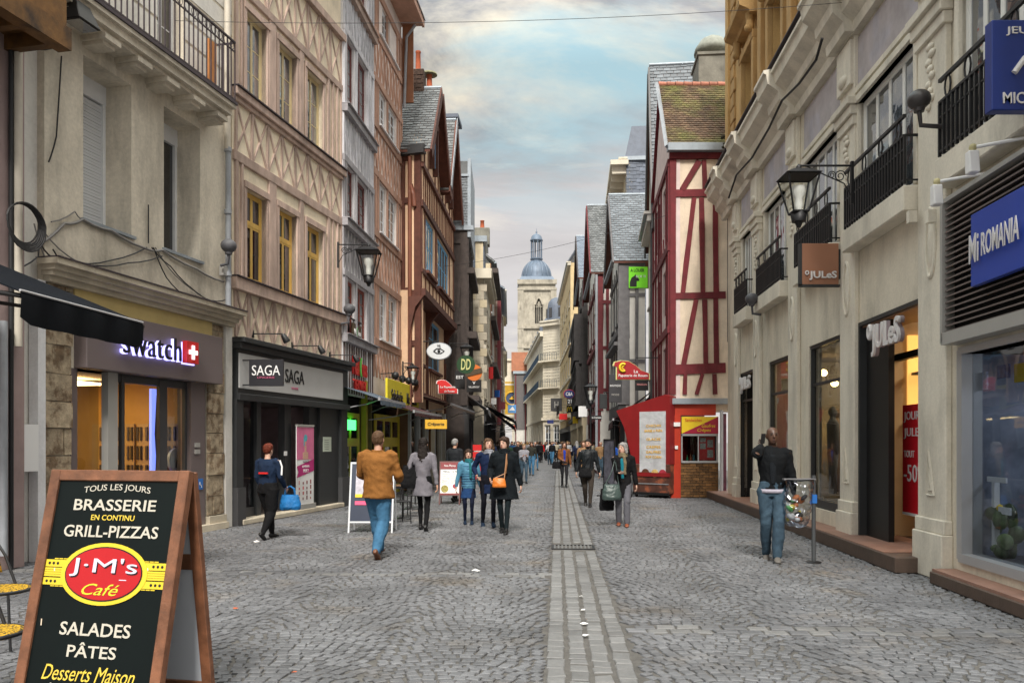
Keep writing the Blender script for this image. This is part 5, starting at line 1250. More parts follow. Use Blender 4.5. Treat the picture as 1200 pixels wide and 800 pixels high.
K.b1('panel_frame', KR, kx(742), kx(785.2), -.03, .05, K.z(765, 558), K.z(765, 553.5))
CABM = mat('brown cabinet print', (.085, .035, .025), .4, .4, 3, .03, rgb2=(.2, .06, .03), mix2=(.5, .6), s2=3)
K.b1('cabinet', CABM, kx(742), kx(784.5), -2.0, .02, .12, 1.0, bevel=.02)
for (x, m, r) in ((768, mat('waffle print', (.55, .38, .14), .5, .3, 12), .12), (777, mat('berry print', (.35, .03, .05), .5, .3, 12), .12), (757, mat('chocolate print', (.09, .03, .015), .5, .3, 12), .13)):
    q = MB(); q.tube([K.p(kx(x), .02, .73), K.p(kx(x), .035, .73)], r, 18); q.build('food_print', m, K.root)
K.b1('cabinet_edge', BLACKP, kx(742), kx(784.5), .02, .05, .08, .16); K.b1('cabinet_edge', mat('grey steel', (.2, .2, .21)), kx(743), kx(784), .02, .04, .4, .43)
for x in (744, 760, 782): q = MB(); q.ell(K.p(kx(x), -.1, .05), (.05, .05, .05), 8, 6); q.build('castor', BLACKP, K.root)
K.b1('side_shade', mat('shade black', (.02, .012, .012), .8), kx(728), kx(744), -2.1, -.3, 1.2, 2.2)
# ================================================================ generic houses further up the street
SHOPC = [mat('shop tan', (.4, .25, .12), .8, .5, 6, 0), mat('shop cream', (.5, .42, .3), .8, .5, 6, 0), mat('shop wine', (.25, .05, .05), .8, .5, 6, 0), mat('shop slate', (.12, .14, .18), .8, .5, 6, 0)]
def far_house(name, label, A, B, side, zt, wallm, cols, rows, wm=None, gm=None, sidepx=None, sidem=None, bands=(), bandm=None, roof=None, shop=True, beams=0, beamm=None, depth=6.0, corn=None, shopm=None, sidebeams=(), slates=None, rof=.35, win=(.5, .5), z0=3.3, pipes=None, shutters=None):
    """side: -1 left of the street, +1 right. A near end, B far end (px, distance). sidepx: px where the camera-facing side wall meets the neighbour"""
    F = Fac(A, B, side, name, label); L = F.L; wm = wm or WWIN; gm = gm or GREFL
    cw = L/cols; hs = []
    for (c, d) in rows:
        for i in range(cols): hs.append((cw*(i+.5)-cw*win[0]/2, cw*(i+.5)+cw*win[0]/2, c, d))
    wall_mb(F, 0, L, z0 if shop else 0, zt, .3, hs).build('wall', wallm, F.root)
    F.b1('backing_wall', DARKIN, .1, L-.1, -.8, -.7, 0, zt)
    for h in hs:
        window(F, *h, wm, gm, .08, 2, 3, .04, .07, panes=False)
        F.b1('window_sill', corn or wm, h[0]-.06, h[1]+.06, -.02, .09, h[2]-.09, h[2]-.01)
        if shutters:
            for (a, b) in ((h[0]-.38, h[0]-.02), (h[1]+.02, h[1]+.38)): F.b1('shutter', shutters, a, b, 0, .04, h[2], h[3])
    for (z, h_, o) in bands: F.b1('timber' if beamm else 'string_course', bandm or beamm or corn or wallm, -.02, L+.02, -.02, o, z, z+h_)
    if beams:
        zs_ = sorted([z0]+[b[0] for b in bands]+[zt]); 
        for i in range(beams+1):
            uu = .08+i*(L-.16)/beams
            if any(h[0]-.02 < uu < h[1]+.02 for h in hs):
                for (za, zb) in zip([z0]+[r[1] for r in rows], [r[0] for r in rows]+[zt]):
                    if zb-za > .1: beam(F, uu, za, uu, zb, .11, beamm, 0, .035)
            else: beam(F, uu, z0, uu, zt, .13, beamm, 0, .035)
    if corn: F.b1('cornice', corn, -.1, L+.05, -.05, .3, zt-.25, zt); F.b1('cornice', corn, -.15, L+.05, -.05, .42, zt-.0, zt+.1)
    S = None
    if sidepx is not None:
        Yn = A[1]; S = Fac((sidepx, Yn), (A[0], Yn), -1, base=F) if side < 0 else Fac((A[0], Yn), (sidepx, Yn), -1, base=F)
        S.b1('side_wall', sidem or wallm, 0, S.L, -.3, -.0, 0, zt)
        for (a, z0_, b, z1_, w_) in sidebeams: beam(S, a*S.L, z0_, b*S.L, z1_, w_, beamm, 0, .05)
        if slates: 
            P = S.p; tiles([P(0, .01, slates[0]), P(S.L, .01, slates[0]), P(S.L, .01, slates[1]), P(0, .01, slates[1])], max(4, int((slates[1]-slates[0])/.2)), max(3, int(S.L/.28)), slates[2], F.root, out=tuple(W2L(F, (F.A.x, F.A.y-1, 0))))
    if roof:
        kind, rm, hgt = roof
        if kind == 'gable':      # ridge back from the street
            if side < 0: gabled_roof(F, 0, L, zt, zt+hgt, .35, depth, rm, bandm or beamm or CHAR2, int(hgt/.16)+8, 12)
            else: gabled_roof(F, 0, L, zt, zt+hgt, rof, depth, rm, bandm or beamm or CHAR2, int(hgt/.16)+8, 12)
            gable(F, 0, L, zt, zt+hgt, wallm)
        else:                    # slope rises from the street
            P = F.p; q = MB(); q.hexa([P(-.1, .3, zt), P(L, .3, zt), P(L, -2.6, zt+hgt), P(-.1, -2.6, zt+hgt), P(-.1, .3, zt+.1), P(L, .3, zt+.1), P(L, -2.6, zt+hgt+.1), P(-.1, -2.6, zt+hgt+.1)])
            q.add([P(0, 0, zt), P(0, -2.5, zt), P(0, -2.5, zt+hgt), P(0, -2.5, zt)], [(0, 1, 2)]); r = q.build('roof', rm, F.root)
            tiles([P(-.1, .3, zt+.1), P(L, .3, zt+.1), P(L, -2.6, zt+hgt+.1), P(-.1, -2.6, zt+hgt+.1)], 14, 18, rm, r)
            g = MB(); g.add([P(.0, 0, zt), P(.0, -5, zt), P(.0, -2.5, zt+hgt), P(.2, 0, zt), P(.2, -5, zt), P(.2, -2.5, zt+hgt)], [(0, 1, 2), (5, 4, 3), (0, 3, 4, 1), (1, 4, 5, 2), (2, 5, 3, 0)]); g.build('gable_end', sidem or wallm, F.root)
        F.b1('gutter', ZINC, -.1, L, .25, .4, zt-.02, zt+.1)
    if shop:
        sm = shopm or CHAR2; n = max(2, int(L/2.2)); w_ = L/n
        F.b1('shop_fascia', sm, 0, L, -.2, .12, z0-.55, z0)
        F.b1('shop_back', random.choice(SHOPC), .05, L-.05, -1.5, -1.45, 0, z0); F.b1('shop_floor', DARKIN, .05, L-.05, -1.45, -.1, 0, .05)
        F.b1('shop_lamp', MC['warm lamp light'], L*.2, L*.8, -1.2, -1.1, z0-.75, z0-.7)
        F.b1('display_table', random.choice(SHOPC), L*.1, L*.9, -1.0, -.6, .3, random.uniform(.8, 1.4))
        F.b1('stall_riser', sm, 0, L, -.15, .0, 0, .45)
        for i in range(n+1): F.b1('shop_post', sm, max(0, i*w_-.1), min(L, i*w_+.1), -.15, .06, .45, z0-.55)
        for i in range(n): F.b1('window_pane', GCLEAR, i*w_+.1, (i+1)*w_-.1, -.09, -.08, .45, z0-.55)
    if pipes: pipe_along(F, [(.12, .12, .2), (.12, .12, zt)], .06, pipes)
    return F
# ================================================================ right side, further up
BLT = mat('black timber', (.04, .036, .036), .8, .25, 5, .4, 26, stain=.2); GRYT = mat('slate grey timber', (.13, .125, .13), .8, .2, 5, .3, 26)
OFFW = mat('off white render', (.62, .6, .56), .9, .1, 2, .2, 18, stain=.25); LIME = mat('sandy limestone', (.58, .49, .34), .9, .14, 1.5, .3, 18, stain=.25)
LIMEW = mat('cream ashlar', (.66, .6, .49), .9, .1, 1.2, .2, 14, stain=.2); STONEG = mat('grey tower stone', (.4, .365, .3), .92, .3, .35, .3, 8, stain=.5)
MINT = mat('pale green render', (.6, .6, .5), .9, .1, 2, .15, stain=.25); REDM = mat('dark red timber', (.13, .02, .025), .8, .2, 5, .3, 26)
BLUEPIPE = mat('dark downpipe', (.07, .07, .075))
fR3 = far_house('pale_house', 'pale rendered house with downpipes and a very steep slate gable behind the red timbered house', (768, 29.4), (760, 33.2), 1, 9.9, MINT, 2, [(4.2, 5.7), (7.0, 8.6)], roof=('gable', SLATEL, 6.2), z0=3.4, corn=OFFW, pipes=BLUEPIPE, depth=3, rof=.1)
fR4 = far_house('grey_timbered_house', 'white house with slate grey timbers, a steep slate gable and a lime green letting board', (728, 35.5), (716.5, 41.2), 1, 9.65, OFFW, 2, [(7.0, 8.7)], wm=GRYT, roof=('gable', SLATEL, 3.6), sidepx=756, sidem=OFFW, bands=[(6.4, .25, .14), (9.0, .2, .07), (5.9, .15, .3)], bandm=GRYT, beams=5, beamm=GRYT, sidebeams=((.1, 3.3, .1, 9.6, .5), (.3, 6.2, .3, 9.6, .12), (0, 9.35, 1, 9.35, .35), (0, 8.1, 1, 8.1, .16), (0, 5.2, 1, 5.2, .16), (.65, 3.3, .65, 9.6, .14)), depth=2.6)
F = fR4; S = Fac((728, 35.5), (756, 35.5), -1, base=F)
for (a, b) in ((.2, .9), (1.3, 2.0), (2.4, 3.1)):
    window(F, a+.2, b+.2, 4.0, 5.7, GRYT, GW, .06, 2, 3, .03, .06, panes=False)
e = S.sub('letting_board', S.u(745), .1, S.z(745, 324, .1), 'lime green letting board with black lettering and a black horse head', 'sign'); e.rotation_euler = (0, 0, 0)
MB().box(-.32, .5, -.03, .03, -.5, .42).build('sign_board', mat('lime green board', (.2, .75, .02), .5, .03, bump=0), e, bevel=.004)
add('lettering', fit_text('A LOUER', .6, .14, .01, .01), BLACKP, e, (.05, -.036, .27)); add('lettering', fit_text('02 35 70', .42, .1, 0, .01), WHITEP, e, (.2, -.036, -.0))
MB().add([(x, y_, z) for y_ in (-.038, -.032) for x, z in ((-.28, -.45), (.02, -.45), (.02, -.2), (.12, -.2), (.14, -.13), (0, .02), (-.04, .1), (-.08, .02), (-.2, -.05), (-.28, -.25))], [list(range(10)), list(range(19, 9, -1))]+[(i, (i+1) % 10, 10+(i+1) % 10, 10+i) for i in range(10)]).build('horse_emblem', BLACKP, e)
# tall slate-hung building standing back behind them
fR5 = far_house('tall_slate_building', 'tall cream building with slate-hung side and deep cornice rising above the grey timbered house', (734, 43.5), (722.5, 54), 1, 16.8, LIME, 4, [(9, 10.8), (12.2, 14.0)], sidepx=757, sidem=SLATEB, corn=LIMEW, slates=(9, 16.8, SLATEB), shop=False, z0=3)
F = fR5; q = MB(); P = F.p; F.box(q, -.2, F.L+.2, -.1, .85, 16.5, 16.75); q.build('cornice', LIMEW, F.root)
for i in range(9): F.b1('cornice_bracket', LIMEW, .2+i*(F.L-.4)/8-.1, .2+i*(F.L-.4)/8+.1, 0, .75, 16.1, 16.5)
q = MB(); q.hexa([P(0, .1, 16.8), P(0, -4, 16.8), P(F.L, -4, 16.8), P(F.L, .1, 16.8), P(.3, -.3, 18.7), P(.3, -3.8, 18.7), P(F.L, -3.8, 18.7), P(F.L, -.3, 18.7)]); q.build('roof', SLATEB, F.root)
F.b1('lead_band', ZINC, -.1, .3, -4, .15, 16.75, 16.95)
fR6 = far_house('red_beamed_house', 'white house with dark red beams and a mottled slate gable beyond the grey timbered house', (700, 42.5), (690.5, 51), 1, 10.6, OFFW, 2, [(4.4, 5.9), (7.2, 8.8)], wm=REDM, roof=('gable', SLATE, 4.6), sidepx=716, sidem=OFFW, bands=[(3.6, .2, .1), (6.5, .25, .14), (9.6, .2, .1)], bandm=REDM, beams=5, beamm=REDM, sidebeams=((.14, 3.3, .14, 10.5, .42), (.75, 3.3, .75, 10.5, .16), (0, 9.0, 1, 9.0, .2), (0, 6.6, 1, 6.6, .2), (0, 4.4, 1, 4.4, .2)), depth=1.6, shopm=REDM)
pipe_along(fR6, [(-.1, .05, .2), (-.1, .05, 10.4)], .07, PIPE)
fR7 = far_house('black_timbered_house', 'white and black timbered house with dark oriels and a zinc gable', (684, 52), (678, 62.5), 1, 12.2, OFFW, 2, [(4.6, 6.2), (8.0, 9.6)], wm=BLT, roof=('gable', mat('zinc roof', (.2, .24, .3), .45, .1, 3, .1, metal=.3), 3.9), sidepx=702, sidem=OFFW, bands=[(3.4, .3, .3), (6.7, .4, .3), (10.2, .35, .2)], bandm=BLT, beams=6, beamm=BLT, sidebeams=((.08, 3.3, .08, 12, .4), (.5, 3.3, .5, 12, .25), (.9, 3.3, .9, 12, .25), (0, 11.8, 1, 11.8, .4), (0, 7, 1, 7, .5), (0, 4.3, 1, 4.3, .3), (0, 9.3, 1, 9.3, .2)), depth=1.6, shopm=LIME)
for (z0_, z1_, d) in ((6.9, 9.9, .55), (4.0, 6.8, .45)):
    q = MB(); fR7.box(q, .2, fR7.L-.3, 0, d, z0_, z1_); q.build('oriel', OFFW, fR7.root)
    for i in range(6): fR7.b1('timber', BLT, .2+i*(fR7.L-.6)/5, .34+i*(fR7.L-.6)/5, d-.02, d+.05, z0_, z1_)
    for z in (z0_, (z0_+z1_)/2, z1_-.2): fR7.b1('timber', BLT, .15, fR7.L-.25, -.1, d+.07, z, z+.22)
    fR7.b1('timber', BLT, .14, .3, 0, d+.05, z0_, z1_)
fR8 = far_house('zinc_fronted_house', 'narrow dark timbered house with a pale zinc attic', (677, 63.5), (669.5, 80), 1, 11.2, GRYT, 3, [(4.4, 6.0), (7.6, 9.2)], wm=BLT, sidepx=684, sidem=OFFW, bands=[(3.4, .3, .3), (6.6, .35, .4), (10, .3, .3)], bandm=BLT, beams=7, beamm=BLT, roof=('slope', mat('pale zinc roof', (.36, .42, .47), .45, .1, 3, .1, metal=.3), 3.0), shopm=LIME)
fR9 = far_house('ochre_stone_house', 'tall narrow ochre stone building with a blue slate mansard and an iron balcony', (668.5, 82), (656.5, 106), 1, 19.8, mat('ochre limestone', (.56, .43, .24), .9, .16, 1.5, .3, 18, stain=.25), 5, [(5, 7), (8.6, 10.6), (12.2, 14.2), (15.6, 17.4)], sidepx=678, corn=LIMEW, roof=('slope', SLATEB, 4.5), bands=[(4.2, .3, .15), (8.1, .25, .12), (11.6, .25, .12)], bandm=LIMEW)
for z in (4.3,): 
    fR9.b1('balcony_slab', LIMEW, 2, 9, 0, 1.1, z, z+.25); rail(fR9, 'balcony_railing', 2, 9, 1.05, z+.25, z+1.25, IRON, .25, .015, ends=(2, 9))
# --- corner ashlar building facing the street
CB = Fac((656.5, 108), (636.5, 110), 1, 'ashlar_corner_building', 'large cream ashlar corner building with black balconies closing the view on the right')
CB2 = Fac((636.5, 110), (617, 152), 1, base=CB)
RM = mat('joint shadow stone', (.52, .47, .38), .9)
for Fx, cols, zt in ((CB, 2, 17.8), (CB2, 7, 16.5)):
    cw = Fx.L/cols; hs = []
    for (c, d) in ((1.0, 4.0), (5.6, 8.0), (9.6, 11.8), (13.0, 15.0)):
        for i in range(cols): hs.append((cw*(i+.5)-.55, cw*(i+.5)+.55, c, d))
    wall_mb(Fx, 0, Fx.L, 0, zt, .4, hs).build('wall', LIMEW, CB.root); Fx.b1('backing_wall', DARKIN, .3, Fx.L-.2, -1, -.9, 0, zt-.5)
    for h in hs: window(Fx, *h, WWIN, GREFL, .2, 2, 3, .05, .08, panes=False)
    for z, hh, o in ((4.6, .35, .2), (8.7, .25, .15), (12.3, .25, .15), (zt-.5, .5, .45), (zt, .2, .6)): Fx.b1('string_course', LIMEW, -.15, Fx.L+.15, -.02, o, z, z+hh)
    z = 5.0; 
    while z < zt-.6: Fx.b1('ashlar_course', LIMEW, 0, Fx.L, 0, .035, z, z+.34); z += .4
    for z in (12.55, 8.95): Fx.b1('balcony_slab', LIMEW, 0, Fx.L, 0, .7, z-.1, z+.08); rail(Fx, 'balcony_railing', .1, Fx.L-.1, .65, z+.08, z+1.05, mat('blue black iron', (.03, .05, .08), .5), .3, .02)
q = MB(); P = CB.p; q.hexa([P(0, 0, 18), P(0, -8, 18), P(CB.L, -8, 18), P(CB.L, 0, 18), P(0, -1.6, 20.5), P(0, -6, 20.5), P(CB.L-1, -6, 20.5), P(CB.L-1, -1.6, 20.5)]); q.build('roof', SLATEB, CB.root)
q = MB(); P = CB2.p; q.hexa([P(0, 0, 16.7), P(0, -8, 16.7), P(CB2.L, -8, 16.7), P(CB2.L, 0, 16.7), P(0, -2, 19), P(0, -6, 19), P(CB2.L, -6, 19), P(CB2.L, -2, 19)]); q.build('roof', SLATEB, CB.root)
for i in range(7): CB2.b1('dormer', SLATEB, 1.5+i*5.6, 3.2+i*5.6, -1.5, -.1, 16.7, 18.4)
dm = CB.p(CB.L*.5, -.9, 18)
MB().lathe([(1.15, 0), (1.15, 1.9), (1.0, 2.5), (.6, 3.0), (.15, 3.2)], dm, 14).build('cupola', SLATEB, CB.root)
for a in range(6): t = R(a*60+30); CB.b1('cupola_window', GW, CB.L*.5+1.08*math.cos(t)-.25, CB.L*.5+1.08*math.cos(t)+.25, -.9+1.1*math.sin(t)-.08, -.9+1.1*math.sin(t)+.08, 18.4, 19.7)
# ================================================================ left side, further up
LT = mat('weathered dark timber', (.07, .055, .05), .85, .3, 5, .5, 26, stain=.3)
fL6 = far_house('slate_hung_house', 'dark weathered timber house with a tall slate-hung side wall beyond the brown gables', (548, 36.2), (553.5, 41.3), -1, 11.2, LT, 2, [(4.2, 5.8), (7.0, 8.6)], wm=LT, sidepx=505, sidem=LT, bands=[(3.5, .25, .5), (6.3, .3, .4), (9.2, .25, .3)], bandm=LT, beams=5, beamm=LT, sidebeams=((.1, 3.3, .1, 11, .2), (.5, 3.3, .9, 11, .16), (.9, 3.3, .9, 11, .3), (0, 10.6, 1, 10.6, .2), (0, 7, 1, 7, .2)))
S = Fac((529.5, 36.2), (548.4, 36.2), -1, base=fL6); P = S.p
S.b1('attic_wall', SLATE, 0, S.L, -3, -.02, 11.2, 14.2)
tiles([P(0, 0, 11.2), P(S.L, 0, 11.2), P(S.L, 0, 13.5), P(0, 0, 13.5)], 18, 6, SLATEL, fL6.root, out=tuple(W2L(fL6, (fL6.A.x, fL6.A.y-1, 0))))
S.b1('lead_band', ZINC, -.02, S.L+.25, -.1, .12, 11.1, 11.3); S.b1('lead_band', ZINC, 0, S.L+.05, -.1, .08, 13.5, 13.6)
fL6.b1('attic_board', ZINC, -.05, 4.5, .0, .14, 10.8, 14.3)
fL7 = far_house('quoined_stone_house', 'pale stone house with a moulded cornice and chimney behind the dark timber house', (567, 42), (574.5, 50.5), -1, 10.5, LIMEW, 3, [(4.0, 5.8), (7.2, 9.2)], sidepx=548, sidem=STONEL, corn=LIMEW, bands=[(6.5, .2, .12)], bandm=LIMEW)
S = Fac((548, 42), (567, 42), -1, base=fL7)
S.b1('cornice', LIMEW, -.1, S.L+.4, -.1, .3, 10.1, 10.6); S.b1('attic_wall', SLATEB, .1, S.L, -3, -.4, 10.6, 12.2); S.b1('attic_cornice', ZINC, 0, S.L+.15, -3, -.2, 12.1, 12.4); S.b1('attic_pilaster', LIME, S.L-.45, S.L-.05, -.5, -.3, 10.6, 12.1)
for k in range(14):
    for j in range(2): S.b1('stone_block', LIME if (k+j) % 3 == 0 else STONEL, .05+j*.4+.18*(k % 2), .42+j*.4+.18*(k % 2), -.02, .02, 4.0+k*.42, 4.39+k*.42, bevel=.01)
chimney(S, .7, -1.6, 12.2, 13.1, .8, .7, mat('weathered cement', (.2, .19, .16)), [(0, 0, .45, .12, TERRA)])
fL8 = far_house('narrow_rendered_house', 'narrow rendered house with a bracketed roof past the stone house', (574.5, 51), (580, 61), -1, 12.9, OFFW, 3, [(4.2, 5.8), (7.2, 8.8), (10.0, 11.6)], sidepx=566, sidem=LIME, roof=('slope', SLATE, 2.4), bands=[(6.4, .3, .4), (9.3, .3, .35), (12.3, .3, .5)], bandm=LT, beams=4, beamm=mat('russet timber', (.25, .1, .05), .8, .2))
fL9 = far_house('dark_red_house', 'slate-hung house with dark red corner posts before the gate', (585.5, 62), (588.5, 76), -1, 13.4, mat('grey shingle', (.2, .18, .16), .85, .2, 3), 3, [(4.2, 5.8), (7.2, 8.8), (10.2, 11.8)], sidepx=576, sidem=mat('brown shingle', (.2, .15, .12), .85, .2, 3), roof=('slope', mat('zinc roof', (.2, .24, .3)), 1.6), beams=2, beamm=REDM, slates=(3.5, 13, mat('brown shingle', (.2, .15, .12))), sidebeams=((.93, 3, .93, 13.3, .3), (0, 9, 1, 9, .2)))
fL10 = far_house('far_stone_house', 'tall grey stone house in the distance on the left', (588.5, 78), (590.5, 100), -1, 16.2, STONEG, 4, [(4.4, 6.2), (8, 9.8), (11.6, 13.4)], sidepx=583, corn=LIMEW, roof=('slope', SLATEB, 2.2))
fL11 = far_house('farthest_house', 'last cream house before the clock gate', (590.5, 102), (591.5, 138), -1, 13, LIMEW, 5, [(4.4, 6.2), (8, 9.8)], sidepx=586, corn=LIMEW, roof=('slope', SLATEB, 5.5))
# ================================================================ clock gate and tower
G = Fac((586, 155), (604.5, 155), -1, 'clock_gate', 'pale stone clock gate with a golden dial at the end of the street')
gu = G.u(600)
wall_mb(G, 0, G.L, 0, 17.5, 3, [(gu-1.6, gu+1.5, -.1, 5.2)]).build('wall', LIMEW, G.root)
q = MB(); pts = [G.p(gu+1.55*math.cos(t), .05, 5.0+1.5*math.sin(t)) for t in [i*math.pi/10 for i in range(11)]]; q.tube(pts, .22, 6); q.build('arch', LIMEW, G.root)
for z in (6.6, 12.5, 17.2): G.b1('string_course', LIMEW, -.1, G.L+.1, 0, .35, z, z+.35)
GLD = mat('gilded metal', (.6, .36, .04), .35, .2, 3, .1, metal=.4)
G.b1('gold_surround', GLD, gu-1.35, gu+1.3, .05, .3, 7.0, 13.2)
q = MB(); q.tube([G.p(gu, .3, 10.0), G.p(gu, .42, 10.0)], 1.35, 24); d_ = q.build('clock_dial', mat('blue dial', (.05, .08, .16), .4), G.root)
q = MB(); q.tube([G.p(gu+1.25*math.cos(t), .45, 10+1.25*math.sin(t)) for t in [i*math.pi/12 for i in range(25)]], .16, 6, False); q.build('dial_ring', GLD, d_)
q = MB(); q.lathe([(.6, -.0), (.05, .6)], G.p(gu, .45, 9.8), 8); q.tube([G.p(gu, .5, 10), G.p(gu+.5, .5, 10.8)], .07, 4); q.build('clock_hand', GLD, d_)
G2 = Fac((602.5, 150), (617.5, 150), -1, 'gate_pavilion', 'brown tiled pavilion roof over a dark slate-hung wall beside the clock gate')
G2.b1('wall', mat('slate wall dark', (.13, .12, .12), .85, .15), 0, G2.L, -6, 0, 4.0, 14.4); G2.b1('wall', OFFW, .1, G2.L, -6, -.1, 0, 4.0)
G2.b1('gutter', mat('pale zinc roof', (.36, .42, .47)), -.2, G2.L+.2, 0, .3, 14.3, 14.8)
q = MB(); P = G2.p; q.hexa([P(-.5, .2, 14.8), P(G2.L+.2, .2, 14.8), P(G2.L+.2, -6, 14.8), P(-.5, -6, 14.8), P(-.5, -2.6, 18.6), P(G2.L+.2, -2.6, 18.6), P(G2.L+.2, -3.4, 18.6), P(-.5, -3.4, 18.6)]); q.build('roof', mat('brown clay tile', (.24, .09, .045), .85, .2, 1.5), G2.root)
for x in (.12, .88): G2.b1('post', REDM, x*G2.L-.1, x*G2.L+.1, 0, .12, 0, 14.3)
# tower
TY = 262; sc_t = 950/TY
tz = lambda y: PZ(y, TY)
tx0, tx1 = PX(607.7, TY), PX(651, TY); tw = tx1-tx0; tcx = (tx0+tx1)/2
T = empty('church_tower', (tcx, TY+tw/2, 0), 0, 'square stone church tower with a ribbed lead dome and open lantern', 'tower')
class TF:
    pass
FT = Fac((tx0, TY), (tx1, TY), -1, raw=True); FT.root = T
_off = Vector((tcx, TY+tw/2, 0))
FT.p = lambda u, o, z: (tx0+u-_off.x, TY-o-_off.y, z)
def _tbox(mb, u0, u1, o0, o1, z0, z1): return mb.box(FT.p(u0, 0, 0)[0], FT.p(u1, 0, 0)[0], FT.p(0, o0, 0)[1], FT.p(0, o1, 0)[1], z0, z1)
FT.box = _tbox
wu = (PX(627, TY)-tx0, PX(636, TY)-tx0)
wall_mb(FT, 0, tw, 0, tz(333), 1.2, [(wu[0], wu[1], tz(379), tz(350))]).build('wall', STONEG, T)
FT.b1('side_wall', STONEG, 0, tw, -tw, -1.25, 0, tz(333))
FT.b1('dark_void', DARKIN, wu[0]-.3, wu[1]+.3, -1.24, -1.1, tz(382), tz(346))
for u in (0, tw-1.3): FT.b1('buttress', STONEG, u-.3, u+1.6, -.2, .5, 0, tz(338)); 
for y in (333, 385, 408, 340): FT.b1('string_course', STONEG, -.4, tw+.4, -.1, .65, tz(y), tz(y)+.7)
um = (wu[0]+wu[1])/2
for k in range(3): FT.b1('mullion', STONEG, wu[0]+(k+1)*(wu[1]-wu[0])/4-.09, wu[0]+(k+1)*(wu[1]-wu[0])/4+.09, -.6, -.3, tz(379), tz(354))
q = MB(); r_ = (wu[1]-wu[0])/2
for k in (-1, 1): q.tube([FT.p(um+k*r_*(1-t), -.0, tz(357)+(tz(349)-tz(357))*math.sin(t*math.pi/2)) for t in [i/6 for i in range(7)]], .3, 6)
for k in (-.5, .5): q.tube([FT.p(um+r_*k+.9*math.cos(t), -.4, tz(356)+.9*math.sin(t)) for t in [i*math.pi/6 for i in range(13)]], .13, 5, False)
tag(q.build('tracery', STONEG, T), kind='stuff')
q = MB(); q.add([FT.p(wu[0], -.02, tz(358)), FT.p(wu[0], -.02, tz(349.5)), FT.p(um, -.02, tz(349.5)), FT.p(um-r_*.6, -.02, tz(352.5)), FT.p(wu[1], -.02, tz(358)), FT.p(wu[1], -.02, tz(349.5)), FT.p(um+r_*.6, -.02, tz(352.5))], [(0, 1, 2, 3), (4, 5, 2, 6)]); q.build('arch_infill', STONEG, T)
LEAD = mat('lead roof', (.12, .16, .22), .5, .15, .5, .1, metal=.2, stain=.15)
zb = tz(333)+.7
MB().lathe([(tw*.74, zb), (tw*.6, tz(323))], (0, 0, 0), 4, False, a0=math.pi/4).build('lead_skirt', LEAD, T)
FT.b1('parapet', STONEG, -.4, tw+.4, -.2, .5, zb, zb+.8)
dr = PX(646, TY)-tcx+.25
dz = tz(325)
prof = [(dr*1.04, dz), (dr*1.04, dz+.5)]+[(dr*math.cos(R(a))*(1.0 if a < 60 else 1), dz+1.2+(tz(300)-dz-1.2)*math.sin(R(a))) for a in range(0, 76, 8)]+[(1.9, tz(300)), (1.9, tz(298))]
MB().lathe(prof, (0, 0, 0), 24).build('dome', LEAD, T)
for i in range(16):
    t = i*math.pi/8; q = MB(); q.tube([((p[0]+.06)*math.cos(t), (p[0]+.06)*math.sin(t), p[1]) for p in prof[2:-2]], .13, 5); q.build('dome_rib', LEAD, T)
for i in range(8): t = i*math.pi/4+.2; q = MB(); q.tube([(1.75*math.cos(t), 1.75*math.sin(t), tz(299)), (1.75*math.cos(t), 1.75*math.sin(t), tz(277))], .22, 6); q.build('lantern_post', LEAD, T)
MB().lathe([(2.1, tz(277)), (2.15, tz(276)), (1.9, tz(275)), (1.7, tz(272)), (1.2, tz(270)), (.4, tz(268.5)), (.15, tz(268)), (.35, tz(266.5)), (.1, tz(265.5)), (.04, tz(262))], (0, 0, 0), 16).build('lantern_cap', LEAD, T)
MB().lathe([(2.1, tz(299.5)), (2.1, tz(298.5))], (0, 0, 0), 16).build('lantern_floor', LEAD, T)
# background roofs that close the gaps
F = Fac((600, 235), (660, 235), -1, 'distant_nave', 'long pale church wall and lead roof at the foot of the tower'); F.b1('wall', STONEG, 0, F.L, -8, 0, 0, 22); q = MB(); q.prism([F.p(0, .3, 22)[1:], F.p(0, -8.3, 22)[1:], F.p(0, -4, 27)[1:]], 0, 0, F.L); q.build('roof', LEAD, F.root)
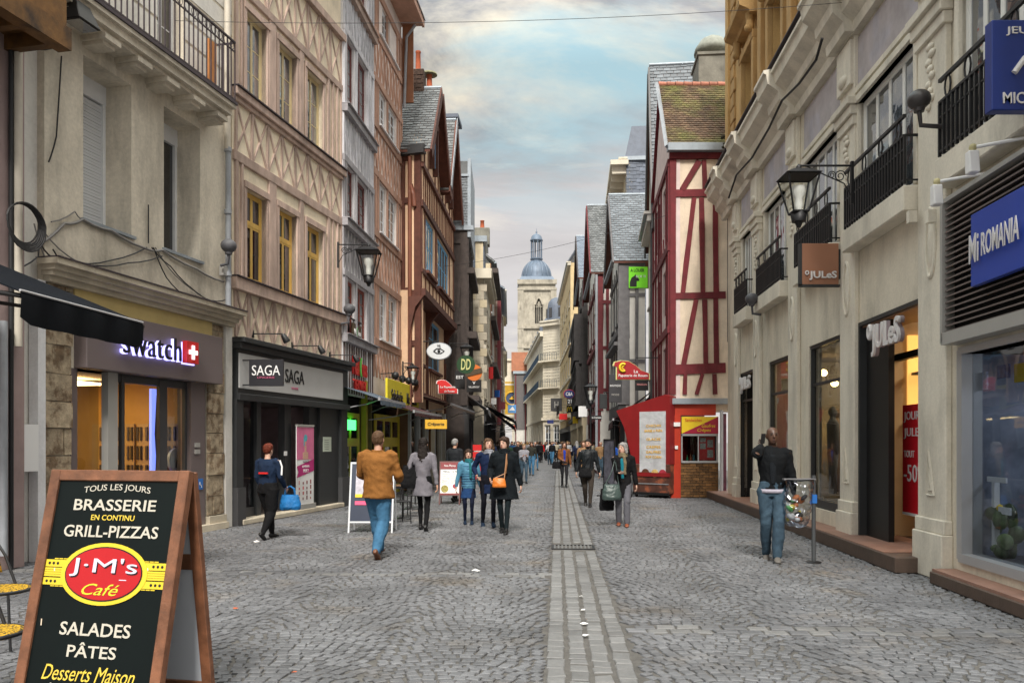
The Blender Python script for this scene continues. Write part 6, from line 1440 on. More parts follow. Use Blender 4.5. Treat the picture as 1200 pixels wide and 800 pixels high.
# ================================================================ hanging signs and lamps up the street
def lantern(e, s=1.0, m=None, bracket=None):
    """four-sided tapering street lantern hanging from e (origin at the top centre)"""
    m = m or IRON; q = MB(); h = .62*s; a, b = .27*s, .13*s; zt, zb = -.12*s, -.12*s-h
    for sx, sy in ((-1, -1), (1, -1), (1, 1), (-1, 1)): q.tube([(a*sx, a*sy, zt), (b*sx, b*sy, zb)], .017*s, 4)
    for z, r in ((zt, a), (zb, b)): q.tube([(r*x, r*y, z) for x, y in ((-1, -1), (1, -1), (1, 1), (-1, 1), (-1, -1))], .02*s, 4)
    q.build('lantern_frame', m, e)
    MB().add([(-a*1.12, -a*1.12, zt), (a*1.12, -a*1.12, zt), (a*1.12, a*1.12, zt), (-a*1.12, a*1.12, zt), (-.1*s, -.1*s, -.0), (.1*s, -.1*s, 0), (.1*s, .1*s, 0), (-.1*s, .1*s, 0)], [(0, 3, 2, 1), (4, 5, 6, 7), (0, 1, 5, 4), (1, 2, 6, 5), (2, 3, 7, 6), (3, 0, 4, 7)]).lathe([(.04*s, 0), (.05*s, .05*s), (.01*s, .1*s)], (0, 0, 0), 8).build('lantern_roof', m, e)
    MB().lathe([(b*.95, -.16*s), (b*1.15, 0), (b*.6, 0.01*s)], (0, 0, zb), 8).lathe([(.03*s, -.26*s), (b*.6, -.16*s)], (0, 0, zb), 8).build('lamp_foot', m, e)
    for sx, sy in ((-1, -1), (1, -1), (1, 1), (-1, 1)):
        nx, ny = (1, -1) if False else (-sy, sx)
        c0 = (a*.95*sx, a*.95*sy, zt-.01); c1 = (a*.95*nx, a*.95*ny, zt-.01); d1 = (b*.95*nx, b*.95*ny, zb); d0 = (b*.95*sx, b*.95*sy, zb)
        MB().add([c0, c1, d1, d0], [(0, 1, 2, 3)]).build('pane', mat('lamp pane glass', (.6, .6, .6), .1, 0, bump=0) if False else glass('lantern glass', (.93, .94, .93), ior=1.25), e)
    MB().lathe([(.05*s, 0), (.075*s, .1*s), (.07*s, .22*s), (.12*s, .3*s), (.13*s, .42*s)], (0, 0, zb+.02), 10).build('lamp_globe', mat('opal globe', (.75, .75, .72), .4, 0, bump=0), e)
def scroll_arm(e, L_, m, flip=1):
    q = MB(); q.box(L_ if flip > 0 else L_-.04, (L_+.04) if flip > 0 else L_, -.02, .02, -.28, .22) if False else q.box(L_-.02, L_+.02, -.03, .03, -.5, .12)
    q.tube([(0, 0, .06), (L_, 0, .06)], .016, 6)
    q.tube([(L_*.15, 0, .05), (L_*.5, 0, -.08), (L_*.85, 0, -.2), (L_, 0, -.4)], .01, 5)
    s_ = 1 if L_ > 0 else -1
    for (cx_, r) in ((.78, .09), (.62, .06)): q.tube([(L_*cx_+s_*(r*(1-t/26))*math.cos(t*.55), 0, -.04-r*.6+(r*(1-t/26))*math.sin(t*.55)) for t in range(20)], .008, 4)
    q.tube([(0, 0, .06), (0, 0, .0)], .012, 5); q.build('bracket', m, e)
def place(px, py, Y): return Vector((PX(px, Y), Y, PZ(py, Y)))
Yl = 11.9; e = empty('street_lantern', place(936, 199, Yl), 0, 'black wall lantern on a scrolled arm in front of the beige shops', 'street lamp'); lantern(e, .85); scroll_arm(e, .78, IRON)
Yl = 19.6; e = empty('street_lantern', place(432, 289.5, Yl), 0, 'black wall lantern on a scrolled arm by the white timbered house', 'street lamp'); lantern(e, .95); scroll_arm(e, -.74, IRON)
Yl = 33.0; e = empty('street_lantern', place(547, 404, Yl), 0, 'small lantern with a broad lid hanging beyond the blue shutters', 'street lamp'); lantern(e, .9); scroll_arm(e, -.7, IRON)
Yl = 36.5; e = empty('street_lantern', place(692, 450, Yl), 0, 'black lantern on a slim dark column by the black timbered house', 'street lamp'); lantern(e, 1.0); MB().tube([(0, 0, -1.0), (0, 0, -place(692, 450, Yl).z)], .05, 8).build('column', IRON, e)
Yl = 24; e = empty('street_lantern', place(484, 428, Yl), 0, 'small weathered lantern fixed beside the brown corner post', 'street lamp'); lantern(e, .6); scroll_arm(e, -.3, IRON)
def sign_box(name, px, py, Y, w, h, m, label, texts=(), arm=0, ang=0.0, shape='box', edge=None, cat='shop sign'):
    e = empty(name, place(px, py, Y), R(ang), label, cat)
    if shape == 'oval':
        q = MB(); q.add([(w/2*math.cos(t), y_, h/2*math.sin(t)) for y_ in (-.04, .04) for t in [i*math.pi/14 for i in range(28)]], [list(range(28)), list(range(55, 27, -1))]+[(i, (i+1) % 28, 28+(i+1) % 28, 28+i) for i in range(28)]); q.build('sign_board', m, e)
        if edge: MB().tube([(w/2*math.cos(t), 0, h/2*math.sin(t)) for t in [i*math.pi/14 for i in range(29)]], .03, 5, False).build('rim', edge, e)
    elif shape == 'swoosh':
        pl = [(-w/2, -h/2), (w/2, -h/2), (w/2, -h*.18), (w*.25, -h*.02), (w*.1, .22*h), (-w*.12, .46*h), (-w*.36, .5*h), (-w*.56, .42*h), (-w*.6, .22*h), (-w/2, .18*h)]
        for k_, mm, y0 in ((1.0, m, -.05), (1.07, edge, -.03)):
            n = len(pl); MB().add([(x*k_, y_, z*k_) for y_ in (y0, .03) for x, z in pl], [list(range(n)), list(range(2*n-1, n-1, -1))]+[(i, (i+1) % n, n+(i+1) % n, n+i) for i in range(n)]).build('sign_board', mm, e)
    else:
        MB().box(-w/2, w/2, -.05, .05, -h/2, h/2).build('sign_board', m, e, bevel=.006)
    if arm: MB().tube([(0, 0, h/2+.06), (arm, 0, h/2+.06)], .02, 5).tube([(arm*.1, 0, h/2), (arm*.1, 0, h/2+.06)], .015, 5).build('bracket', IRON, e)
    for (t, x, z, tw_, th_, tm, sh) in texts: add('lettering', fit_text(t, tw_, th_, .01, .012, sh), tm, e, (x, -.06, z))
    return e
Yo = 25.5
e = sign_box('hanging_sign', 514.5, 411.5, Yo, .74, .5, mat('sign off white', (.62, .64, .66), .5, .05), 'white oval hanging sign with a black eye beneath the jettied storey', [('YR', 0, .16, .12, .08, BLACKP, 0)], -.5, shape='oval', edge=PIPE)
MB().tube([(-.17, -.05, .0), (-.08, -.05, .07), (.04, -.05, .08), (.17, -.05, 0), (.06, -.05, -.07), (-.06, -.05, -.07), (-.17, -.05, 0)], .016, 5).ell((0, -.045, 0), (.05, .02, .05), 8, 6).build('eye_emblem', BLACKP, e)
Yo = 30
e = sign_box('hanging_sign', 546, 427, Yo, .68, .68, mat('deep green sign', (.008, .05, .012), .5, .05), 'round dark green hanging sign with interlocked pale letters', [('DD', 0, 0, .36, .4, mat('pale gold lettering', (.6, .6, .25), .5, 0, bump=0), .1)], 0, shape='oval')
e = sign_box('hanging_sign', 555.5, 436.5, 32, .64, .64, mat('orange sign', (.65, .16, .02), .5, .05), 'round orange hanging sign with a dark band behind the green one', [], 0, shape='oval')
MB().box(-.34, .34, -.07, -.05, -.09, .11).build('sign_band', mat('dark brown board', (.07, .045, .02)), e, rot=(0, R(-14), 0))
sign_box('hanging_sign', 555.5, 452, 33, .6, .5, BLACKP, 'black square hanging sign with small white lettering below the orange disc', [('VILLEROY', 0, -.05, .45, .07, WHITEP, 0), ('V', 0, .12, .12, .12, WHITEP, 0)])
sign_box('hanging_sign', 539, 445, 31, .38, .7, BLACKP, 'narrow black hanging sign beside the red wavy one', [('EST', 0, .1, .28, .12, WHITEP, 0)])
sign_box('hanging_sign', 525, 453, 27, .62, .44, REDP, 'small red wavy-topped hanging sign with white lettering on the left side', [('La Papeterie', 0.0, -.02, .5, .09, WHITEP, 0), ('de Rouen', .05, -.15, .34, .07, WHITEP, 0)], 0, shape='swoosh', edge=WHITEP)
sign_box('awning_sign', 511, 497, 24.5, .66, .28, mat('amber sign', (.72, .4, .03), .5, .05), 'small amber sign hanging under the grey awning end on the left', [('Crêperie', 0, 0, .5, .12, mat('dark brown board', (.07, .045, .02)), .2)])
sg = sign_box('hanging_sign', 741.5, 433.5, 27.5, 1.08, .62, mat('deep red sign', (.33, .01, .015), .5, .05), 'large dark red wavy-topped hanging sign with a golden emblem over the crepe stand', [('La', .1, -.05, .14, .1, WHITEP, 0), ('Papeterie de Rouen', .0, -.2, .98, .12, WHITEP, 0)], 0, shape='swoosh', edge=mat('pale gold lettering', (.6, .6, .25)))
MB().tube([(-.34+.11*math.cos(t), -.07, .08+.13*math.sin(t)) for t in [R(50+26*i) for i in range(11)]], .045, 6).tube([(-.33+.04*math.cos(t), -.07, .08+.05*math.sin(t)) for t in [R(50+26*i) for i in range(11)]], .025, 5).build('emblem', YELP, sg)
MB().tube([(.1, 0, .3), (.1, 0, .42), (1.0, 0, .42)], .018, 5).build('bracket', IRON, sg)
sign_box('hanging_sign', 752, 450.5, 29, .46, .42, BLACKP, 'black square hanging sign under the large red sign', [('MAISON', 0, 0, .36, .07, mat('pink lettering', (.6, .25, .25)), 0)])
sign_box('hanging_sign', 721, 455, 32, .5, 1.1, mat('charcoal sign', (.04, .04, .045), .5), 'tall charcoal hanging sign left of the large red sign', [('BOUTIQUE', 0, .1, .42, .09, WHITEP, 0), ('MODE', 0, -.25, .3, .08, LG, 0)])
sign_box('hanging_sign', 699, 489, 33, .42, .16, BLACKP, 'small black pointer sign with white lettering near the column lamp', [('La Couronne', 0, 0, .38, .08, WHITEP, 0)])
sign_box('hanging_sign', 667, 461.5, 55, .72, .56, mat('navy sign', (.01, .02, .12), .5), 'navy oval hanging sign with white C&A lettering and a red rim', [('C&A', 0, 0, .45, .24, WHITEP, 0)], 0, shape='oval', edge=REDP)
e = sign_box('hanging_sign', 667.5, 479, 56, .42, .52, BLACKP, 'black hanging sign with a yellow arched M under the navy oval', [], 0)
MB().tube([(-.15, -.07, -.18), (-.13, -.07, .08), (-.08, -.07, .15), (-.02, -.07, .05), (0, -.07, -.12), (.02, -.07, .05), (.08, -.07, .15), (.13, -.07, .08), (.15, -.07, -.18)], .03, 5).build('emblem', YELP, e)
sign_box('hanging_sign', 667.5, 470, 56.5, .38, .42, CHAR, 'small dark hanging sign between the navy oval and the yellow M sign', [('21', 0, 0, .25, .25, WHITEP, 0)])
sign_box('hanging_sign', 582, 461, 60, .46, .5, mat('bright blue sign', (.02, .15, .6), .5), 'small bright blue hanging sign by the dark red house', [])
e = sign_box('hanging_sign', 600, 479, 80, .8, .8, mat('bank blue sign', (.1, .3, .65), .5), 'light blue square hanging sign with a white swoosh near the gate', [])
MB().add([(-.3, -.07, -.15), (.32, -.07, -.15), (.05, -.07, .25)], [(0, 1, 2)]).build('emblem', WHITEP, e)
sign_box('hanging_sign', 652, 474, 100, 1.4, 1.6, CHAR2, 'dark square hanging sign on the ashlar corner building', [('H', 0, 0, .5, .8, LG, 0)])
for (px_, py_, Y_, w_, h_, m_, lb_) in ((573, 437, 48, .5, .7, REDP, 'small red hanging sign beyond the orange disc'), (577, 470, 52, .5, .4, WHITEP, 'small white hanging sign low beyond the stone house'), (588, 475, 66, .6, .6, REDM, 'dark red hanging sign before the bank sign'),
    (683, 482, 46, .5, .6, WHITEP, 'white hanging sign below the black timbered oriel'), (690, 470, 44, .3, .8, BLACKP, 'narrow black banner sign on the black timbered house'), (676, 492, 60, .6, .5, YELP, 'small yellow sign above the crowd on the right'), (660, 488, 80, .8, .6, REDP, 'red sign far up on the right above the crowd'), (707, 470, 38, .36, .7, CHAR, 'slim charcoal sign on the red beamed house'), (645, 494, 90, .7, .4, mat('navy sign', (.01, .02, .12)), 'far navy sign over the crowd beside the ashlar building')):
    sign_box('hanging_sign', px_, py_, Y_, w_, h_, m_, lb_, [('OUVERT', 0, 0, w_*.7, h_*.2, LG if m_ is not WHITEP else CHAR, 0)] if False else [], .5 if px_ > 620 else -.5)
# awnings
awning(fL7, 'awning', -.5, fL7.L, 1.6, 3.6, 2.8, CLD, 'dark green scalloped awning beyond the stone house', .3)
awning(fL6, 'awning', -1.5, fL6.L, .9, 3.7, 3.1, mat('grey awning cloth', (.2, .2, .21), .85), 'grey awning under the slate-hung house', .2)
awning(fL8, 'awning', 0, fL8.L, 1.5, 3.7, 2.7, CLD, 'black awning with a red edge stepping down to the gate', .3, mat('awning red edge', (.5, .05, .02), .7), mat('awning red edge', (.5, .05, .02)))
awning(fL9, 'awning', 0, fL9.L*.8, 1.2, 3.6, 2.7, mat('navy cloth', (.03, .05, .12), .8), 'navy awning under the dark red house', .3)
awning(fR9, 'awning', 1, 8, 2.2, 4.0, 3.0, mat('sand cloth', (.5, .38, .2), .8), 'sand coloured awning below the ochre stone building', .3)
awning(fR3, 'awning', .2, fR3.L+5, 1.5, 3.6, 2.5, CLM, 'dark maroon awning behind the crepe stand', .3)
# the thin wire across the street
cable('overhead_wire', [(-5.2, 12.5, PZ(24.5, 12.5)), (5.3, 12.5, PZ(2, 12.5))], .004, CABLE, 'thin black wire strung across the street near the top of the view', 'wire', sag=.15, n=20)
cable('overhead_wire', [(PX(520, 29), 29, PZ(312, 29)), (PX(782, 24.5), 24.5, PZ(252, 24.5))], .006, CABLE, 'thin wire sloping from the brown gabled house to the red timbered house', 'wire', sag=.2, n=20)
# ================================================================ ground: sett paving in segmental arcs, gutter, grate
random.seed(3)
PAVE = mat('sett stone', (.128, .131, .14), .5, .3, .8, .5, 40, stain=.3, island=.2, fine=.14, rgb2=(.135, .118, .1), mix2=(.55, .7), s2=.7, spec=.55)
PAVEG = mat('gutter stone', (.165, .165, .165), .5, .18, 1.5, .45, 36, stain=.3, island=.18, fine=.1)
JOINT = mat('sandy joint', (.095, .09, .083), .95, .3, 8, .6, 40, fine=.2)
FARP = mat('distant paving', (.125, .127, .132), .5, .2, 2.0, .6, 9, stain=.25, fine=.25, spec=.6)
tag(MB().box(-900, 900, -60, 2500, -.6, -.14).build('ground', mat('ground', (.15, .15, .14), .9)), kind='structure')
SD = Vector((.056, 1)).normalized(); SP = Vector((SD.y, -SD.x)); S0 = Vector((.245, 0))
def SW(s, t): p = S0+SD*t+SP*s; return (p.x, p.y)
def strip(name, s0, s1, t0, t1, z0, z1, m):
    q = MB(); a, b, c, d = SW(s0, t0), SW(s1, t0), SW(s1, t1), SW(s0, t1)
    q.hexa([(*a, z0), (*b, z0), (*c, z0), (*d, z0), (*a, z1), (*b, z1), (*c, z1), (*d, z1)]); return q.build(name, m)
street = tag(strip('street', -11, 11, -10, 48.2, -.1, -.016, JOINT), kind='structure')
tag(strip('far_street', -11, 11, 48.2, 300, -.1, -.002, FARP), kind='structure')
stones = []      # (cx, cy, half-w, half-l, angle, kind)
def lim(t):      # street edges (s) at distance t
    x0 = -6.9 if t < 10 else (-6.9+(t-10)*.235 if t < 21 else -4.25+(t-21)*.04); x1 = 5.3+.0684*t if t < 24.5 else 5.3
    return x0-.245-.056*t-.3, min(x1, 6.2)-.245-.056*t+.5
TD = [(7.25, 1), (10.1, -1)]
W_, A_, DT = 1.28, .22, .095
nb = 13
for b in range(-7, 8):
    sc = .36+W_*(b-.5) if b > 0 else -.36+W_*(b-.5+0) if b <= 0 else 0
    side = 1 if b > 0 else -1
    k = 0; t = 3.0+random.uniform(0, .1)
    while t < 48:
        nst = random.choice((12, 13, 13, 14)); ph = random.uniform(-.5, .5)
        for i in range(nst):
            x = (i+.5+ph*.8)/nst*W_-W_/2+random.uniform(-.01, .01)
            tt = t+A_*(1-(2*x/W_)**2)+random.uniform(-.008, .008)
            if any(side == sd and abs(tt-td) < .17 for td, sd in TD): continue
            slope = -A_*8*x/W_**2; a = math.atan(slope)
            s = sc+x; l0, l1 = lim(tt)
            if s < l0 or s > l1: continue
            stones.append((s, tt, W_/nst/2*math.cos(a)*1.0-.0025+random.uniform(-.005, .003), DT/2*math.cos(a)-.0025+random.uniform(-.006, .003), a+random.uniform(-.12, .12), 0))
        t += DT
for (td, sd) in TD:
    l0, l1 = lim(td); s = .4 if sd > 0 else l0; e_ = l1 if sd > 0 else -.4
    while s < e_:
        w = random.uniform(.17, .24)
        for r in (-.075, .075): stones.append((s+w/2+r*.6, td+r, w/2-.006, .066, random.uniform(-.02, .02), 2 if random.random() < .6 else 3))
        s += w
t = 3.0
while t < 34:
    for j in range(4):
        l = random.uniform(.115, .14) if t > 30 else random.uniform(.12, .3)
    t += .0001
    break
for j in range(4):
    t = 3.0+random.uniform(0, .2); sc = (-.255, -.085, .085, .255)[j]
    while t < 48:
        l = random.uniform(.13, .27)
        if not (12.55 < t < 13.2 or 12.55 < t+l < 13.2): stones.append((sc, t+l/2, .068, l/2-.006, random.uniform(-.03, .03), 1))
        t += l
def sett(q, s, t, hw, hl, a, kind):
    cx, cy = SW(s, t); a2 = a-math.atan2(SD.x, SD.y); ca, sa = math.cos(a2), math.sin(a2)
    z = random.uniform(-.005, .004)-(.012*(1-abs(s)/.34) if kind == 1 else 0); tx, ty = random.uniform(-.035, .035), random.uniform(-.04, .04)
    def pt(u, v, zz): return (cx+u*ca-v*sa, cy+u*sa+v*ca, zz+tx*u+ty*v)
    c = [(-1, -1), (1, -1), (1, 1), (-1, 1)]; jt = [(random.uniform(.84, 1.06), random.uniform(.84, 1.06)) for _ in c]
    lo = [pt(u*hw*j[0], v*hl*j[1], -.03) for (u, v), j in zip(c, jt)]
    mi = [pt(u*hw*j[0], v*hl*j[1], z-.006) for (u, v), j in zip(c, jt)]
    hi = [pt(u*(hw*j[0]-.007), v*(hl*j[1]-.007), z) for (u, v), j in zip(c, jt)]
    q.add(lo+mi+hi, [(8, 9, 10, 11)]+[(i, (i+1) % 4, 4+(i+1) % 4, 4+i) for i in range(4)]+[(4+i, 4+(i+1) % 4, 8+(i+1) % 4, 8+i) for i in range(4)])
stones.sort(key=lambda st: st[1])
vis = [st for st in stones if st[1] > 5.35 and abs(SW(st[0], st[1])[0]) < .66*st[1]]
near = set(id(st) for st in vis[:300])
qa, qb = MB(), MB()
for st in stones:
    if id(st) in near:
        q = MB(); sett(q, *st); q.build('gutter_stone' if st[5] == 1 else 'sett', PAVEG if st[5] in (1, 2) else PAVE, street, recalc=False)
    else: sett(qb if st[5] in (1, 2) else qa, *st)
tag(qa.build('setts', PAVE, street, recalc=False), kind='stuff'); tag(qb.build('gutter_stones', PAVEG, street, recalc=False), kind='stuff')
# drain grate
gx, gy = SW(0, 12.87); g = empty('drain_grate', (gx, gy, 0), -math.atan2(SD.x, SD.y), 'black slotted drain grate set across the pale stone gutter', 'grate')
MB().box(-.34, .34, -.26, -.22, -.03, .0).box(-.34, .34, .22, .26, -.03, .0).box(-.34, -.3, -.22, .22, -.03, 0).box(.3, .34, -.22, .22, -.03, 0).build('grate_frame', IRON, g)
for k in range(11): MB().box(-.3+k*.0595, -.3+k*.0595+.028, -.22, .22, -.028, -.002).build('grate_bar', mat('worn iron', (.16, .16, .16), .5, .2, metal=.4), g)
# litter
random.seed(21)
for (px, py, w, m, lb) in ((301, 635, .14, WHITEP, 'crumpled white paper on the setts near the lingerie shop'), (557, 669, .14, WHITEP, 'crumpled white paper on the setts left of the gutter'), (686, 745, .07, WHITEP, 'white scrap nearest the camera in the gutter'), (684, 731, .08, WHITEP, 'larger white scrap in the gutter behind the nearest one'), (683, 715, .05, WHITEP, 'small white scrap in the middle of the gutter'), (681, 699, .05, WHITEP, 'farthest white scrap lying in the gutter'), (276, 713, .06, TERRA, 'orange scrap on the setts right of the menu board'), (345, 788, .05, TERRA, 'orange scrap on the setts at the bottom edge')):
    Y = GY(py); q = MB(); n = 7
    pts = [(w*.5*math.cos(i*2*math.pi/n)*random.uniform(.6, 1.1), w*.4*math.sin(i*2*math.pi/n)*random.uniform(.6, 1.1), random.uniform(.0, .012)) for i in range(n)]
    q.add([(0, 0, w*.22)]+pts+[(0, 0, 0)], [(0, i+1, (i+1) % n+1) for i in range(n)]+[(n+1, (i+1) % n+1, i+1) for i in range(n)]); tag(q.build('paper_scrap', m, loc=(PX(px, Y), Y, .004)), lb, 'litter', 'litter on the paving')
for (px, py) in ((232*0+300, 646), (280, 630), (403, 634)):
    pass
# ================================================================ people
import numpy as np
def remesh(mb, vox, smooth=2, wr=0.0, ws=6.0, seed=0.0, thick=0.0, dec=None):
    me = mb.mesh('tmp'); o = bpy.data.objects.new('tmp', me)
    md = o.modifiers.new('r', 'REMESH'); md.mode = 'VOXEL'; md.voxel_size = vox; md.use_smooth_shade = True
    if smooth: sm = o.modifiers.new('s', 'SMOOTH'); sm.iterations = smooth; sm.factor = .5
    r = evaluate(o); bpy.data.meshes.remove(me)
    if wr:
        k = len(r.vertices); co = np.empty(k*3, 'f'); no = np.empty(k*3, 'f'); r.vertices.foreach_get('co', co); r.vertices.foreach_get('normal', no)
        co = co.reshape(-1, 3); no = no.reshape(-1, 3); rg = np.random.RandomState(int(seed*997) % 9999); n = np.zeros(k, 'f')
        wp = co*ws*1.6; wp = wp+.9*np.sin(wp[:, [1, 2, 0]]*1.3+seed)+.5*np.sin(wp[:, [2, 0, 1]]*2.9+seed*2)
        for f_, a_ in ((1, .5), (1.9, .35), (3.4, .25), (6, .12)):
            for j in range(2):
                d_ = rg.normal(size=3)*(1, 1, 1.8); d_ /= np.linalg.norm(d_); n += a_*np.sin(wp@d_*f_+rg.uniform(0, 6))
        n += .5*(.5-np.abs(np.sin(wp@np.array((.5, .4, 2.2))+rg.uniform(0, 6))))
        co += no*(n*wr*.75)[:, None].astype('f'); r.vertices.foreach_set('co', co.astype('f').ravel()); r.update()
    r.polygons.foreach_set('use_smooth', [True]*len(r.polygons)); return r
def limb(mb, pts, radii, n=10, flat=1.0, sub=3):
    """tapering limb through joints (smooth interpolation of centre and radius)"""
    P_ = [Vector(p) for p in pts]; rings = []
    for i in range(len(P_)-1):
        for k in range(sub):
            t = k/sub; rings.append((P_[i].lerp(P_[i+1], t), radii[i]+(radii[i+1]-radii[i])*t))
    rings.append((P_[-1], radii[-1])); rr = []; up = None
    for i, (c, r) in enumerate(rings):
        d = (rings[min(i+1, len(rings)-1)][0]-rings[max(0, i-1)][0]).normalized()
        if up is None: a = Vector((0, 1, 0)) if abs(d.y) < .8 else Vector((1, 0, 0)); x = d.cross(a).normalized()
        else: x = (up-d*up.dot(d)).normalized()
        up = x; rr.append((c, r, r*flat, x, d.cross(x)))
    mb.loft(rr, n); mb.ell(rings[0][0], (rings[0][1]*.95,)*3, 8, 6); mb.ell(rings[-1][0], (rings[-1][1]*.95,)*3, 8, 6)
def ik(a, b, l1, l2, hint):
    a, b = Vector(a), Vector(b); d = b-a; L = min(d.length, (l1+l2)*.999); d.normalize()
    x = (l1*l1-l2*l2+L*L)/(2*L); h = math.sqrt(max(0, l1*l1-x*x)); hn = Vector(hint); hn = (hn-d*hn.dot(d)).normalized()
    return a+d*x+hn*h, a+d*L
SKIN = mat('skin', (.52, .29, .2), .55, .06, 20, .05, coord='obj'); SKIND = mat('dark skin', (.085, .042, .027), .45, .08, 20, .05, coord='obj'); SKINP = mat('fair skin', (.58, .35, .26), .55, .06, 20, .05, coord='obj')
LIP = mat('lips', (.35, .1, .08), .5, 0, bump=0); EYEW = mat('eye white', (.3, .26, .24), .3, 0, bump=0); EYEB = mat('eye dark', (.02, .015, .012), .2, 0, bump=0)
def cloth(name, rgb, var=.14, rough=.85, **k): k.setdefault('spec', .15); return mat(name, tuple(c*(.55 if max(rgb) < .1 else .85) for c in rgb), rough, var, 8, .35, 60, coord='obj', fine=.08, **k)
def hairm(name, rgb): return mat(name, tuple(c*.7 for c in rgb), .6, .35, 18, .6, 90, coord='obj', streak=True, spec=.25)
XA, YA = Vector((1, 0, 0)), Vector((0, 1, 0))
def person(px, fy, h, yaw, label, skin=None, coat=None, coatlen=.82, trou=None, shoe=None, hair=None, hairm_=None, la=None, ra=None, lw=None, rw=None, shirt=None, bulk=1.0, flare=0.0, lean=0.0, head=(0, 0), girth=1.0, X=None, Y=None, vox=.012, scarf=None, legr=1.0, jean=0, collar=True, skirt=None, hold=None, cl=1.0, zofs=0.0, wr=.006):
    Y = Y or GY(fy); Xw = PX(px, Y) if X is None else X
    s = h/1.75; e = empty('person', (Xw, Y, zofs), R(yaw), label, 'person'); skin = skin or SKIN
    la = la or (.09, -.2, .09); ra = ra or (-.09, .2, .11)
    V = Vector; hip = V((0, 0, .93)); 
    hl, hr = V((.09, 0, .92)), V((-.09, 0, .92)); kl, al = ik(hl, la, .43, .43, (0, -1, 0)); kr, ar = ik(hr, ra, .43, .43, (0, -1, 0))
    off = V((0, lean, 0)); sh = .165*girth+.015
    sl_, sr_ = V((sh, 0, 1.42))+off, V((-sh, 0, 1.42))+off
    lw = lw or (.27, .02, .84); rw = rw or (-.27, .02, .84)
    el, wl = ik(sl_, V(lw)+off*.5, .29, .26, (.35, 1, -.1)); er, wr_ = ik(sr_, V(rw)+off*.5, .29, .26, (-.35, 1, -.1) if rw[2] < 1.35 else (-.5, -.1, -1))
    hd = V((0, -.015, 1.635))+off*1.2
    seed = random.uniform(0, 50)
    # --- body: one continuous surface
    b = MB()
    b.loft([(V((0, 0, .86)), .15, .11, XA, YA), (V((0, 0, .95)), .16*girth, .115*girth, XA, YA), (V((0, 0, 1.08))+off*.3, .13*girth, .1*girth, XA, YA), (V((0, 0, 1.25))+off*.7, .15*girth, .105*girth, XA, YA), (V((0, 0, 1.38))+off, .15, .09, XA, YA), (V((0, .01, 1.46))+off, .08, .065, XA, YA)], 14)
    limb(b, [V((0, .015, 1.42))+off, V((0, .005, 1.5))+off, hd-V((0, -.01, .06))], [.07, .054, .052])
    for (hp, k, a) in ((hl, kl, al), (hr, kr, ar)): limb(b, [hp, k, a], [.07*legr, .045*legr, .032*legr])
    for (s0_, e_, w_) in ((sl_, el, wl), (sr_, er, wr_)): limb(b, [s0_, e_, w_], [.05, .038, .026])
    # head with jaw, brow, nose and ears
    hz = hd.z; rot = Matrix.Rotation(R(head[0]), 3, 'Z') @ Matrix.Rotation(R(head[1]), 3, 'X')
    H = lambda x, y, z: hd+rot @ V((x, y, z))
    hx, hy = rot @ XA, rot @ YA
    b.loft([(H(0, -.035, -.108), .03, .03, hx, hy), (H(0, -.028, -.09), .048, .052, hx, hy), (H(0, -.012, -.055), .062, .078, hx, hy), (H(0, 0, -.015), .07, .092, hx, hy), (H(0, .004, .03), .075, .096, hx, hy), (H(0, .008, .07), .07, .09, hx, hy), (H(0, .012, .1), .05, .066, hx, hy), (H(0, .012, .115), .02, .03, hx, hy)], 16)
    b.loft([(H(0, -.092, .012), .008, .01, hx, hy), (H(0, -.104, -.008), .011, .014, hx, hy), (H(0, -.108, -.026), .016, .016, hx, hy), (H(0, -.095, -.034), .012, .01, hx, hy)], 8)
    for sx in (-1, 1): b.ell(H(sx*.076, .012, -.005), (.012, .02, .032), 8, 6)
    hands = []
    for (e_, w_, sx) in ((el, wl, 1), (er, wr_, -1)):
        d = (w_-e_).normalized(); side = V((0, 1, 0)); side = (side-d*side.dot(d)).normalized(); nrm = d.cross(side).normalized()
        b.loft([(w_, .026, .02, side, nrm), (w_+d*.04, .036, .019, side, nrm), (w_+d*.085, .042, .016, side, nrm)], 8)
        hands.append((w_+d*.085, d, side, nrm, sx))
    me = remesh(b, max(vox*.8, .0095), 1)
    bm_ = bmesh.new(); bm_.from_mesh(me); f = MB()
    if vox < .02:
        for (c, d, side, nrm, sx) in hands:
            for k in range(4):
                o_ = side*((k-1.5)*-.019); Lf = (.068, .078, .073, .056)[k]; cu = nrm*sx*-1
                p0 = c+o_-d*.01; p1 = p0+d*Lf*.5+cu*.006; p2 = p1+d*Lf*.34+cu*.02*(1+k*.15); p3 = p2+d*Lf*.15+cu*.022
                f.tube([p0, p1, p2, p3], [.0095, .0088, .008, .006], 6)
            t0 = c-d*.06-side*.03; f.tube([t0, t0-side*.022+d*.03, t0-side*.03+d*.058+nrm*sx*-.01], [.012, .011, .008], 6)
        fm = f.mesh('fingers'); bm_.from_mesh(fm)
        for p in bm_.faces: p.smooth = True
    bm_.to_mesh(me); bm_.free()
    parts = []
    def put(name, m_, mm, smooth=True): o = add(name, m_, None, e); m_.materials.clear(); m_.materials.append(mm); o.scale = (s, s, s); parts.append(o); return o
    put('body', me, skin)
